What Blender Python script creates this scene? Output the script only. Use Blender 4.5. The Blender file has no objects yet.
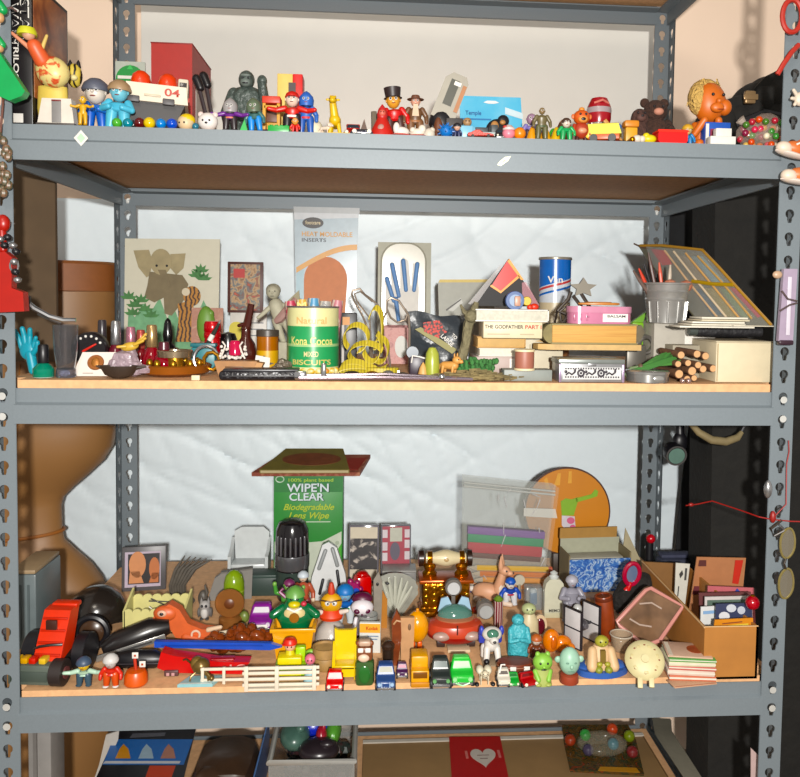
import bpy, bmesh, math, random
from mathutils import Vector, Matrix
from math import sin, cos, pi, radians as R
random.seed(7)
scn = bpy.context.scene
COL = scn.collection
# ------------------------------------------------------------------ camera
ZO = 0.92                                   # floor is z = 0
CAM = Vector((-0.0506, -1.2861, 0.35 + ZO))
YAW, PIT, ROL, FPX, SX, SY = 0.0734, -0.0527, 0.0142, 799.49, 34.74, -49.41
cF = Vector((sin(YAW)*cos(PIT), cos(YAW)*cos(PIT), sin(PIT)))
cR = Vector((cos(YAW), -sin(YAW), 0)); cU = cR.cross(cF)
cR, cU = cR*cos(ROL)+cU*sin(ROL), -cR*sin(ROL)+cU*cos(ROL)
cd = bpy.data.cameras.new('camera'); cam = bpy.data.objects.new('camera', cd); COL.objects.link(cam)
mw = Matrix((cR, cU, -cF)).transposed().to_4x4(); mw.translation = CAM
cam.matrix_world = mw
cd.sensor_fit = 'HORIZONTAL'; cd.sensor_width = 36; cd.lens = FPX/800*36
cd.shift_x = -SX/800; cd.shift_y = SY/800; cd.clip_start = .05
scn.camera = cam
# ------------------------------------------------------------------ light
w = bpy.data.worlds.new('world'); scn.world = w; w.use_nodes = True
w.node_tree.nodes['Background'].inputs[0].default_value = (1, .95, .88, 1)
w.node_tree.nodes['Background'].inputs[1].default_value = .3
def area(name, loc, aim, size, power, col):
    l = bpy.data.lights.new(name, 'AREA'); l.shape = 'DISK'; l.size = size; l.energy = power; l.color = col
    o = bpy.data.objects.new(name, l); COL.objects.link(o); o.location = loc
    o.rotation_euler = (Vector(aim)-Vector(loc)).to_track_quat('-Z', 'Y').to_euler(); return o
area('camera_flash', CAM+cR*.075+cU*.055-cF*.35, CAM+cF*2+cU*-.55, .05, 36, (1, .97, .92))
area('ceiling_lamp', (-.35, -1.5, 2.4), (0, .4, 1.1), .5, 6, (1, .9, .76))
scn.view_settings.view_transform = 'Standard'; scn.view_settings.look = 'None'
scn.view_settings.gamma = 1; scn.view_settings.use_curve_mapping = False
scn.view_settings.exposure = .6
# ------------------------------------------------------------------ measures
W, D, PW, BH = 1.2986, .636, .038, .0553
ZT, ZM, ZB, ZTOP = .6072+ZO, .1982+ZO, -.2991+ZO, 1.0666+ZO   # beam tops
LV = {'T': ZT+.001, 'M': ZM+.013, 'B': ZB+.010}
def ray(px, py):
    return cF + cR*((px-400-SX)/FPX) - cU*((py-388.5-SY)/FPX)
def P(px, py, Y):
    r = ray(px, py); return CAM + r*((Y-CAM.y)/r.y)
def onz(px, py, z):
    r = ray(px, py); return CAM + r*((z-CAM.z)/r.z)
# ------------------------------------------------------------------ materials
_mc = {}
def lin(h):
    h = h.lstrip('#'); c = [int(h[i:i+2], 16)/255 for i in (0, 2, 4)]
    return [(v/12.92 if v <= .04045 else ((v+.055)/1.055)**2.4) for v in c]
KA = .66
def alb(L):
    g = sum(L)/3; return [max(0, min(1, (g+(v-g)*1.08)*KA)) for v in L]
def M(c, r=.45, m=0, t=0, a=1, n=.05, sc=60, bump=0):
    k = (c, r, m, t, a, n, sc, bump)
    if k in _mc: return _mc[k]
    mt = bpy.data.materials.new('mat_'+c.strip('#')); mt.use_nodes = True; nt = mt.node_tree
    b = nt.nodes['Principled BSDF']; L = alb(lin(c))
    b.inputs['Roughness'].default_value = r; b.inputs['Metallic'].default_value = m
    b.inputs['Transmission Weight'].default_value = t; b.inputs['Alpha'].default_value = a
    b.inputs['Base Color'].default_value = (*L, 1)
    if t: b.inputs['IOR'].default_value = 1.2
    tc = nt.nodes.new('ShaderNodeTexCoord'); nz = nt.nodes.new('ShaderNodeTexNoise'); nz.inputs['Scale'].default_value = sc
    nt.links.new(tc.outputs['Object'], nz.inputs['Vector'])
    if n:
        mx = nt.nodes.new('ShaderNodeMix'); mx.data_type = 'RGBA'
        mx.inputs[6].default_value = (*[max(0, v*(1-n*2.5)) for v in L], 1); mx.inputs[7].default_value = (*[min(1, v*(1+n*2.5)) for v in L], 1)
        nt.links.new(nz.outputs['Fac'], mx.inputs[0]); nt.links.new(mx.outputs[2], b.inputs['Base Color'])
    if bump:
        bp = nt.nodes.new('ShaderNodeBump'); bp.inputs['Strength'].default_value = bump; bp.inputs['Distance'].default_value = .01
        nt.links.new(nz.outputs['Fac'], bp.inputs['Height']); nt.links.new(bp.outputs[0], b.inputs['Normal'])
    _mc[k] = mt; return mt
def MP(kind, cols, sc=40, r=.5, dist=2, m=0, stretch=(1, 1, 1), stops=None):
    """patterned material: noise / voronoi / wave into a colour ramp"""
    k = (kind, tuple(cols), sc, r, dist, m, stretch, tuple(stops or ()))
    if k in _mc: return _mc[k]
    mt = bpy.data.materials.new('pattern_'+kind); mt.use_nodes = True; nt = mt.node_tree
    b = nt.nodes['Principled BSDF']; b.inputs['Roughness'].default_value = r; b.inputs['Metallic'].default_value = m
    tc = nt.nodes.new('ShaderNodeTexCoord'); mp = nt.nodes.new('ShaderNodeMapping'); mp.inputs['Scale'].default_value = stretch
    nt.links.new(tc.outputs['Object'], mp.inputs['Vector'])
    x = nt.nodes.new({'noise': 'ShaderNodeTexNoise', 'voronoi': 'ShaderNodeTexVoronoi', 'wave': 'ShaderNodeTexWave'}[kind])
    x.inputs['Scale'].default_value = sc
    if kind == 'wave': x.inputs['Distortion'].default_value = dist
    if kind == 'noise': x.inputs['Distortion'].default_value = dist; x.inputs['Detail'].default_value = 4
    nt.links.new(mp.outputs[0], x.inputs['Vector'])
    rp = nt.nodes.new('ShaderNodeValToRGB'); e = rp.color_ramp; n = len(cols)
    st = stops or [(.3+.4*i/max(1, n-1)) if kind == 'noise' else i/max(1, n-1) for i in range(n)]
    while len(e.elements) < n: e.elements.new(.5)
    for i in range(n): e.elements[i].position = st[i]; e.elements[i].color = (*alb(lin(cols[i])), 1)
    nt.links.new(x.outputs['Color' if kind == 'wave' else ('Fac' if kind == 'noise' else 'Distance')], rp.inputs[0])
    nt.links.new(rp.outputs[0], b.inputs['Base Color'])
    _mc[k] = mt; return mt
GLASS = lambda c='#f4f8f8', a=.28: M(c, .06, 0, 0, a, 0)
CLEAR = lambda c='#ffffff', a=.22: M(c, .12, 0, 0, a, 0)
GOLD = M('#d9962c', .22, .9); SILV = M('#c9c9cb', .25, .85); BRASS = M('#c08a30', .3, .8); CHROME = M('#e0e0e2', .12, .95)
BLK = M('#16151a', .4); BLKS = M('#0e0d10', .22); WHT = M('#eeeae2', .5); CREAM = M('#ecdcb4', .55)
# ------------------------------------------------------------------ geometry
class G:
    def __init__(s): s.v = []; s.f = []; s.i = []; s.mi = 0; s.last = 0
    def m(s, i): s.mi = i; return s
    def add(s, vs, fs):
        o = len(s.v); s.last = o; s.v += [Vector(q) for q in vs]; s.f += [[j+o for j in f] for f in fs]; s.i += [s.mi]*len(fs); return s
    def rot(s, ax, deg, c=None):
        if c is None:
            q = s.v[s.last:]; c = sum(q, Vector())/len(q)
        c = Vector(c); m = Matrix.Rotation(R(deg), 3, ax.upper())
        for j in range(s.last, len(s.v)): s.v[j] = m@(s.v[j]-c)+c
        return s
    def rotall(s, ax, deg, c=(0, 0, 0)):
        s.last = 0; return s.rot(ax, deg, c)
    def b(s, x, y, z, sx, sy, sz, bev=None):
        """box centred on x,y with base at z"""
        if bev is None: bev = .09*min(sx, sy, sz)
        a, bb, c = sx/2, sy/2, sz/2
        if bev <= 0:
            vs = [(x+i*a, y+j*bb, z+c+k*c) for i in (-1, 1) for j in (-1, 1) for k in (-1, 1)]
            return s.add(vs, [(0, 1, 3, 2), (4, 6, 7, 5), (0, 4, 5, 1), (2, 3, 7, 6), (0, 2, 6, 4), (1, 5, 7, 3)])
        bm = bmesh.new(); bmesh.ops.create_cube(bm, size=1)
        for q in bm.verts: q.co = Vector((q.co.x*sx, q.co.y*sy, q.co.z*sz))
        bmesh.ops.bevel(bm, geom=bm.edges[:], offset=bev, segments=2, affect='EDGES', profile=.5)
        bm.verts.index_update()
        vs = [(q.co.x+x, q.co.y+y, q.co.z+z+c) for q in bm.verts]; fs = [[q.index for q in f.verts] for f in bm.faces]; bm.free()
        return s.add(vs, fs)
    def l(s, prof, x=0, y=0, z=0, n=24, sx=1, sy=1, ax='z'):
        """lathe of (r,h) profile round an axis"""
        vs = []; fs = []; k = len(prof)
        for (r, h) in prof:
            for j in range(n):
                a = 2*pi*j/n; u, v = r*cos(a)*sx, r*sin(a)*sy
                vs.append({'z': (x+u, y+v, z+h), 'y': (x+u, y+h, z+v), 'x': (x+h, y+u, z+v)}[ax])
        fl = ax == 'y'
        for i in range(k-1):
            for j in range(n):
                q = [i*n+j, i*n+(j+1) % n, (i+1)*n+(j+1) % n, (i+1)*n+j]; fs.append(q[::-1] if fl else q)
        lo = list(range(n)); hi = [(k-1)*n+j for j in range(n)]
        fs.append(lo if fl else lo[::-1]); fs.append(hi[::-1] if fl else hi)
        return s.add(vs, fs)
    def c(s, x, y, z, r, h, r2=None, n=20, ax='z', bev=None):
        r2 = r if r2 is None else r2; e = min(r, r2, h/2)*.12 if bev is None else bev
        pr = [(r-e, 0), (r, e), (r2, h-e), (max(r2-e, 1e-4), h)] if e > 0 else [(r, 0), (r2, h)]
        return s.l(pr, x, y, z, n, ax=ax)
    def e(s, x, y, z, a, b=None, c=None, n=14, k=9):
        b = a if b is None else b; c = a if c is None else c
        return s.l([(max(sin(pi*i/k), 1e-4), -cos(pi*i/k)*c) for i in range(k+1)], x, y, z, n, sx=a, sy=b)
    def t(s, pts, r, n=8, closed=False):
        """tube through points, r number or list"""
        pts = [Vector(q) for q in pts]; k = len(pts); rs = r if isinstance(r, (list, tuple)) else [r]*k
        vs = []; fs = []; up = None
        for i in range(k):
            if closed: d = pts[(i+1) % k]-pts[i-1]
            else: d = pts[min(i+1, k-1)]-pts[max(i-1, 0)]
            d = d.normalized() if d.length > 1e-9 else Vector((0, 0, 1))
            if up is None: up = d.orthogonal().normalized()
            up = (up-d*up.dot(d)); up = up.normalized() if up.length > 1e-6 else d.orthogonal().normalized()
            sd = d.cross(up)
            for j in range(n):
                a = 2*pi*j/n; vs.append(pts[i]+(up*cos(a)+sd*sin(a))*rs[i])
        for i in range(k if closed else k-1):
            for j in range(n):
                p, q = i*n, ((i+1) % k)*n
                fs.append((p+j, p+(j+1) % n, q+(j+1) % n, q+j))
        if not closed: fs.append(list(range(n))[::-1]); fs.append([(k-1)*n+j for j in range(n)])
        return s.add(vs, fs)
    def cap(s, p, q, r1, r2=None, n=10):
        """tapered capsule"""
        r2 = r1 if r2 is None else r2; p, q = Vector(p), Vector(q); d = (q-p); L = d.length; d = d/L if L > 1e-9 else Vector((0, 0, 1))
        pts = []; rs = []
        for i in range(4): a = pi/2*i/4; pts.append(p-d*r1*cos(a)); rs.append(max(r1*sin(a), r1*.05))
        pts.append(p); rs.append(r1); pts.append(q); rs.append(r2)
        for i in range(1, 5): a = pi/2*i/4; pts.append(q+d*r2*sin(a)); rs.append(max(r2*cos(a), r2*.05))
        return s.t(pts, rs, n)
    def pr(s, out, o=0, th=1, ax='y'):
        """prism: outline (x,z) along y, (y,z) along x, or (x,y) along z, from o to o+th"""
        A = sum(out[i][0]*out[(i+1) % len(out)][1]-out[(i+1) % len(out)][0]*out[i][1] for i in range(len(out)))
        if A < 0: out = out[::-1]
        n = len(out)
        mk = {'y': lambda u, v, d: (u, d, v), 'x': lambda u, v, d: (d, u, v), 'z': lambda u, v, d: (u, v, d)}[ax]
        vs = [mk(u, v, o) for u, v in out]+[mk(u, v, o+th) for u, v in out]
        fs = [list(range(n)), [n+j for j in range(n)][::-1]]+[(j, n+j, n+(j+1) % n, (j+1) % n) for j in range(n)]
        if ax != 'y': fs = [list(f)[::-1] for f in fs]
        return s.add(vs, fs)
def rr(w, h, r, x=0, z=0, n=5):
    """rounded rectangle outline with base centre at x,z"""
    o = []
    for cx, cz, a0 in ((w/2-r, r, -90), (w/2-r, h-r, 0), (-w/2+r, h-r, 90), (-w/2+r, r, 180)):
        for i in range(n+1): a = R(a0+90*i/n); o.append((x+cx+r*cos(a), z+cz+r*sin(a)))
    return o
def disc(x, z, r, n=24, rz=None):
    return [(x+r*cos(2*pi*i/n), z+(rz or r)*sin(2*pi*i/n)) for i in range(n)]
def mesh(name, g, mats, s):
    me = bpy.data.meshes.new(name); me.from_pydata([tuple(q*s) for q in g.v], [], g.f)
    for mt in mats: me.materials.append(mt)
    for p, i in zip(me.polygons, g.i): p.material_index = min(i, len(mats)-1); p.use_smooth = True
    me.set_sharp_from_angle(angle=R(38)); me.update(); return me
class Part:
    def __init__(s, o, sc): s.o = o; s.s = sc
    def p(s, name, mats, g, label=None):
        if not isinstance(mats, (list, tuple)): mats = [mats]
        o = bpy.data.objects.new(name, mesh(name, g, mats, s.s)); COL.objects.link(o); o.parent = s.o
        if label: o['label'] = label
        return Part(o, s.s)
    def txt(s, st, x, y, z, size, mat, width=None, rz=0, rx=90, ry=0, name='lettering', th=.15, shear=0):
        cu = bpy.data.curves.new('txt', 'FONT'); cu.body = st; cu.size = 1; cu.align_x = 'CENTER'; cu.align_y = 'CENTER'; cu.shear = shear; cu.offset = .018
        to = bpy.data.objects.new('txt', cu); COL.objects.link(to)
        dg = bpy.context.evaluated_depsgraph_get(); me = bpy.data.meshes.new_from_object(to.evaluated_get(dg))
        bpy.data.objects.remove(to); bpy.data.curves.remove(cu)
        xs = [v.co.x for v in me.vertices] or [0]; wd = max(xs)-min(xs) or 1
        kx = size if width is None else width/wd
        Rm = (Matrix.Rotation(R(rz), 4, 'Z')@Matrix.Rotation(R(ry), 4, 'Y')@Matrix.Rotation(R(rx), 4, 'X'))
        for v in me.vertices: v.co = (Rm@Vector((v.co.x*kx, v.co.y*size, 0))+Vector((x, y, z)))*s.s
        me.materials.clear(); me.materials.append(mat)
        o = bpy.data.objects.new(name, me); COL.objects.link(o); o.parent = s.o; return Part(o, s.s)
THINGS = []
def plane_pts(t, pts, Yf):
    """pixel outline onto the thing's own plane (set by its first outline)"""
    if not callable(Yf): q = [P(x, y, Yf) for x, y in pts]
    else:
        if not hasattr(t, 'pl'):
            k = len(pts); c = [P(*pts[i], Yf(*pts[i])) for i in (0, k//3, 2*k//3)]; t.pl = (c[0], (c[1]-c[0]).cross(c[2]-c[0]))
        o, n = t.pl; q = []
        for x, y in pts: r = ray(x, y); q.append(CAM+r*((o-CAM).dot(n)/r.dot(n)))
    for v in q: v.z = max(v.z, t.z0+.0002)
    return [(v-t.o.location)/t.s for v in q]
def plate(t, name, mat, pts, Yf, th=2.0, dy=0):
    """flat piece given by its outline on the thing's plane"""
    f = [v+Vector((0, dy, 0)) for v in plane_pts(t, pts, Yf)]; n = len(f)
    if sum(f[i].x*f[(i+1) % n].z-f[(i+1) % n].x*f[i].z for i in range(n)) < 0: f = f[::-1]
    bk = [q+Vector((0, th, 0)) for q in f]
    return t.p(name, mat, G().add(f+bk, [list(range(n)), [n+j for j in range(n)][::-1]]+[(j, n+j, n+(j+1) % n, (j+1) % n) for j in range(n)]))
class T(Part):
    """a thing: an Empty at its base; local units are photograph pixels at its depth"""
    def __init__(s, name, label, cat, px, lv, Y=None, py=None, g=None, rz=0, rx=0, ry=0, up=0, z=None):
        s.z0 = LV[lv] if z is None else z
        if Y is None: q = onz(px, py, s.z0); Y = q.y
        else: q = P(px, 400, Y)
        # x along the pixel column at this height
        r1, r2 = P(px, 0, Y), P(px, 777, Y); t = (s.z0-r1.z)/(r2.z-r1.z); X = r1.x+(r2.x-r1.x)*t
        s.Y = Y; s.px = px; s.up = up
        s.s = (Vector((X, Y, s.z0))-CAM).dot(cF)/FPX
        s.o = bpy.data.objects.new(name, None); COL.objects.link(s.o); s.o.empty_display_size = .02
        s.o.location = (X, Y, s.z0+up*s.s); s.o.rotation_euler = (R(rx), R(ry), R(rz))
        s.o['label'] = label; s.o['category'] = cat
        if g: s.o['group'] = g
        THINGS.append(s)
    def H(s, top): return (P(s.px, top, s.Y).z-s.o.location.z)/s.s
def at3(name, label, cat, loc, g=None, sc=.0016, rz=0, rx=0, ry=0):
    t = T.__new__(T); t.s = sc; t.o = bpy.data.objects.new(name, None); COL.objects.link(t.o); t.o.location = loc
    t.o.rotation_euler = (R(rx), R(ry), R(rz)); t.o['label'] = label; t.o['category'] = cat; t.Y = loc[1]; t.px = 0; t.z0 = loc[2]
    if g: t.o['group'] = g
    THINGS.append(t); return t
def struct(name, g, mats, sc=1):
    o = bpy.data.objects.new(name, mesh(name, g, mats if isinstance(mats, list) else [mats], sc)); COL.objects.link(o); o['kind'] = 'structure'; return o
def ground():
    bpy.context.view_layer.update()
    for t in THINGS:
        if not hasattr(t, 'up'): continue
        mz = min((c.matrix_world@v.co).z for c in t.o.children_recursive if c.type == 'MESH' for v in c.data.vertices)
        t.o.location.z += t.z0+t.up*t.s-mz+.0004
def finish():
    ground()
    for t in THINGS:
        ch = [c for c in t.o.children]
        if len(ch) == 1 and ch[0].type == 'MESH':
            c = ch[0]; e = t.o; nm = e.name; e.name = 'old'
            for k in ('label', 'category', 'group', 'kind'):
                if k in e: c[k] = e[k]
            c.parent = None; c.location = e.location; c.rotation_euler = e.rotation_euler
            bpy.data.objects.remove(e); c.name = nm
# ------------------------------------------------------------------ kinds used many times
EYE = M('#15131a', .3); EW = M('#f5f2ec', .4)
def fig(t, h, shirt, trouser, skin, hat=None, hair=None, arms='down', fat=1., hd=.15, belt=None, shoes=None, cape=None, sit=False, face=True, x=0, y=0, z=0):
    """small toy figure: legs, torso, arms, head with a face, hat or hair"""
    sm, tm, km = [M(c, .38) if isinstance(c, str) else c for c in (shirt, trouser, skin)]
    sh = M(shoes, .4) if shoes else tm
    lh = .12*h if sit else .40*h; th = (1-2*hd)*h-lh; wd = .115*h*fat
    for sx in (-1, 1):
        g = G()
        if sit: g.cap((x+sx*wd*.6, y, z+lh*.7), (x+sx*wd*.9, y-.24*h, z+lh*.6), .07*h*fat, .06*h*fat); g.m(1).e(x+sx*wd*.95, y-.27*h, z+lh*.8, .06*h, .05*h, .08*h)
        else: g.cap((x+sx*wd*.62, y, z+lh), (x+sx*wd*.75, y, z+.06*h), .075*h*fat, .055*h*fat); g.m(1).e(x+sx*wd*.8, y-.035*h, z+.035*h, .06*h*fat, .1*h, .036*h)
        t.p('leg', [tm, sh], g)
    g = G().l([(wd*.75, 0), (wd*1.0, th*.15), (wd*.85, th*.4), (wd*1.12, th*.78), (wd*.8, th*.95), (.035*h, th*1.04)], x, y, z+lh*.92, 16, sy=.72)
    if belt: g.m(1).l([(wd*1.02, 0), (wd*1.04, .02*h), (wd*1.0, .05*h)], x, y, z+lh*.98, 16, sy=.76)
    t.p('torso', [sm, M(belt, .4) if belt else sm], g)
    zs = z+lh+th*.8
    for sx in (-1, 1):
        up = arms == 'up' or (arms == 'wave' and sx > 0)
        if up: el = (x+sx*(wd*1.9), y-.02*h, zs+.02*h); ha = (x+sx*wd*2.3, y-.06*h, zs+.2*h)
        elif arms == 'out': el = (x+sx*wd*2.1, y-.02*h, zs-.05*h); ha = (x+sx*wd*3.1, y-.08*h, zs-.03*h)
        elif arms == 'fwd': el = (x+sx*wd*1.5, y-.08*h, zs-.14*h); ha = (x+sx*wd*.7, y-.2*h, zs-.12*h)
        else: el = (x+sx*wd*1.6, y, zs-.15*h); ha = (x+sx*wd*1.65, y-.05*h, zs-.28*h)
        g = G().cap((x+sx*wd, y, zs), el, .05*h*fat, .042*h*fat).cap(el, ha, .042*h*fat, .034*h*fat)
        g.m(1).e(*ha, .045*h, .04*h, .05*h); t.p('arm', [sm, km], g)
    hr = hd*h; hz = z+lh+th+hr*.92
    g = G().e(x, y, hz, hr*.88, hr*.9, hr).e(x, y-hr*.9, hz-.05*hr, .14*hr, .2*hr, .14*hr)
    if face:
        for sx in (-1, 1): g.m(2).e(x+sx*hr*.34, y-hr*.78, hz+.12*hr, .2*hr, .16*hr, .22*hr); g.m(1).e(x+sx*hr*.34, y-hr*.9, hz+.12*hr, .11*hr, .09*hr, .13*hr)
        g.m(3).e(x, y-hr*.8, hz-.42*hr, .26*hr, .1*hr, .06*hr)
        for sx in (-1, 1): g.m(0).e(x+sx*hr*.88, y, hz, .1*hr, .18*hr, .22*hr)
    hp = t.p('head', [km, EYE, EW, M('#8c3a30', .5)], g)
    if hair: t.p('hair', M(hair, .6, bump=.4), G().l([(hr*.97, -.1*hr), (hr*1.03, .15*hr), (hr*.92, .6*hr), (hr*.5, 1.0*hr), (.02*hr, 1.12*hr)], x, y+.14*hr, hz, 16).e(x, y+.45*hr, hz-.3*hr, .8*hr, .6*hr, .7*hr))
    if hat:
        k, c = hat; hm = M(c, .45)
        if k == 'cap': g = G().l([(hr*.98, .25*hr), (hr*1.0, .4*hr), (hr*.8, .85*hr), (hr*.3, 1.12*hr), (.02*hr, 1.15*hr)], x, y, hz, 16).e(x, y-hr*.95, hz+.3*hr, .6*hr, .5*hr, .08*hr)
        elif k == 'brim': g = G().l([(hr*1.6, .38*hr), (hr*1.65, .45*hr), (hr*.9, .52*hr), (hr*.85, .95*hr), (hr*.7, 1.2*hr), (.02*hr, 1.15*hr)], x, y, hz, 18)
        elif k == 'dome': g = G().l([(hr*1.15, .1*hr), (hr*1.2, .3*hr), (hr*1.0, .8*hr), (hr*.5, 1.2*hr), (.02*hr, 1.3*hr)], x, y, hz, 18)
        elif k == 'tall': g = G().l([(hr*1.2, .3*hr), (hr*.95, .45*hr), (hr*1.05, 1.2*hr), (hr*1.1, 1.6*hr), (.02*hr, 1.62*hr)], x, y, hz, 18)
        elif k == 'hood': g = G().l([(hr*1.1, -.9*hr), (hr*1.2, 0), (hr*1.05, .6*hr), (hr*.5, 1.2*hr), (.02*hr, 1.5*hr)], x, y+.3*hr, hz, 16)
        t.p('hat', hm, g)
    if cape: t.p('cape', M(cape, .6), G().pr([(x-wd*1.2, z+lh*.5), (x+wd*1.2, z+lh*.5), (x+wd*.9, zs), (x-wd*.9, zs)], y+wd*.8, .03*h))
def car(t, w, h, L, col, glass='#20303a', wheel='#17171a', lights='#f2ecd8', kind='saloon', rough=.28):
    """toy car facing the viewer: w wide, h high, L long"""
    cm = M(col, rough); r = .2*h
    prof = {'saloon': [(-.5, .16), (-.5, .42), (-.47, .5), (-.2, .6), (-.05, .97), (.02, 1), (.28, 1), (.38, .66), (.5, .58), (.5, .16)],
            'truck': [(-.5, .14), (-.5, .5), (-.28, .56), (-.2, .96), (-.15, 1), (.06, 1), (.1, .9), (.1, .5), (.5, .5), (.5, .14)],
            'low': [(-.5, .2), (-.5, .38), (-.3, .55), (-.1, .62), (.05, 1), (.2, 1), (.36, .72), (.5, .6), (.5, .2)]}[kind]
    g = G().pr([(u*L, v*h) for u, v in prof], -w/2*.96, w*.96, 'x')
    for q in g.v:
        if q.z > .62*h: q.x *= .8
        elif q.z < .3*h: q.x *= .94
    bo = t.p('body', cm, g).o; bm_ = bo.modifiers.new('b', 'BEVEL'); bm_.width = .07*h*t.s; bm_.segments = 2; bm_.angle_limit = R(25)
    a, b = [(u*L, v*h) for u, v in prof][3 if kind != 'truck' else 2], [(u*L, v*h) for u, v in prof][4 if kind != 'truck' else 3]
    d = Vector((0, b[0]-a[0], b[1]-a[1])); nrm = Vector((0, -d.z, d.y)).normalized()*.02*h
    g = G(); q = []
    for sx, k in ((-.36, .3), (.36, .3), (.29, .82), (-.29, .82)):
        pnt = Vector((sx*w, a[0], a[1]))+d*k+nrm; q.append(pnt)
    g.add([p-nrm*1.5 for p in q]+q, [(0, 1, 2, 3)[::-1], (4, 5, 6, 7), (0, 1, 5, 4), (1, 2, 6, 5), (2, 3, 7, 6), (3, 0, 4, 7)])
    t.p('windscreen', M(glass, .12), g)
    for sx in (-1, 1):
        t.p('headlight', M(lights, .2), G().l([(.09*w, -.02*h), (.1*w, .0), (.1*w, .05*h)], sx*.33*w, -.5*L-.03*h, .38*h, 12, ax='y'))
        for sy in (-.3, .3): t.p('wheel', M(wheel, .6), G().c(sx*.46*w-.07*w, sy*L, r, r, .14*w, ax='x', n=16))
    t.p('bumper', SILV, G().b(0, -.5*L-.03*h, .16*h, .85*w, .06*h, .1*h))
def slab(t, w, d, h, mats, bev=None, z=0, x=0, y=0): return t.p('body', mats, G().b(x, y, z, w, d, h, bev))
def sheet(t, name, w, h, th, mat, lean=0, r=None, y=0, x=0, z=0):
    g = G().pr(rr(w, h, r or min(w, h)*.03, x, z), y-th/2, th)
    if lean: g.rot('x', lean, (0, y, z))
    return t.p(name, mat, g)
def wheelset(t, xs, ys, r, wd, z, mat, hub=None):
    for x in xs:
        for y in ys:
            k = t.p('wheel', mat, G().c(x-wd/2, y, z, r, wd, ax='x', n=18))
            if hub: k.p('hub', hub, G().c(x-wd*.6, y, z, r*.45, wd*1.2, ax='x', n=12))
def quad(t, h, L, col, belly=None, headr=.16, neck=.25, ear='up', tail=True, spots=None, wd=.2, faceR=1):
    """small four-legged figurine, head towards -y rotated by rz"""
    m = M(col, .5); m2 = M(belly, .5) if belly else m
    lh = h*(.42 if neck > .1 else .38); bz = lh+.13*h
    g = G().cap((0, -L*.28, bz), (0, L*.28, bz), .16*h, .14*h, 14)
    hz = bz+neck*h+.1*h; hy = -L*.42
    g.cap((0, -L*.3, bz+.05*h), (0, hy, hz), .1*h, .075*h)
    t.p('body', m, g)
    for sx in (-1, 1):
        for sy in (-1, 1):
            t.p('leg', m2, G().cap((sx*wd*h*.55, sy*L*.27, bz-.04*h), (sx*wd*h*.55, sy*L*.29+.03*h, lh*.5), .065*h, .04*h).cap((sx*wd*h*.55, sy*L*.29+.03*h, lh*.5), (sx*wd*h*.55, sy*L*.28, .04*h), .04*h, .038*h))
    hr = headr*h
    g = G().e(0, hy, hz, hr*.85, hr*.95, hr*.85).e(0, hy-hr*.9, hz-.25*hr, hr*.5, hr*.6, hr*.42)
    for sx in (-1, 1): g.m(1).e(sx*hr*.5, hy-hr*.65, hz+.2*hr, hr*.15)
    g.e(0, hy-hr*1.45, hz-.15*hr, hr*.18)
    hp = t.p('head', [m2, EYE], g)
    for sx in (-1, 1):
        hp.p('ear', m, G().e(sx*hr*.65, hy+.2*hr, hz+hr*.95, hr*.25, hr*.15, hr*.5) if ear == 'up' else G().e(sx*hr*.95, hy, hz, hr*.16, hr*.35, hr*.6))
    if tail: t.p('tail', m, G().t([(0, L*.4, bz+.05*h), (0, L*.5, bz), (0, L*.55, bz-.15*h)], [.05*h, .045*h, .02*h]))
KA = 1.0
# ------------------------------------------------------------------ the room
WY = D+.22
struct('floor', G().b(0, 0, -.02, 6, 6, .02, 0), M('#6b5a48', .8, n=.1, sc=8))
struct('wall_back', G().b(0, WY+.05, 0, 6, .1, 2.6, 0), M('#ead2bd', .75, n=.02, sc=6))
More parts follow.
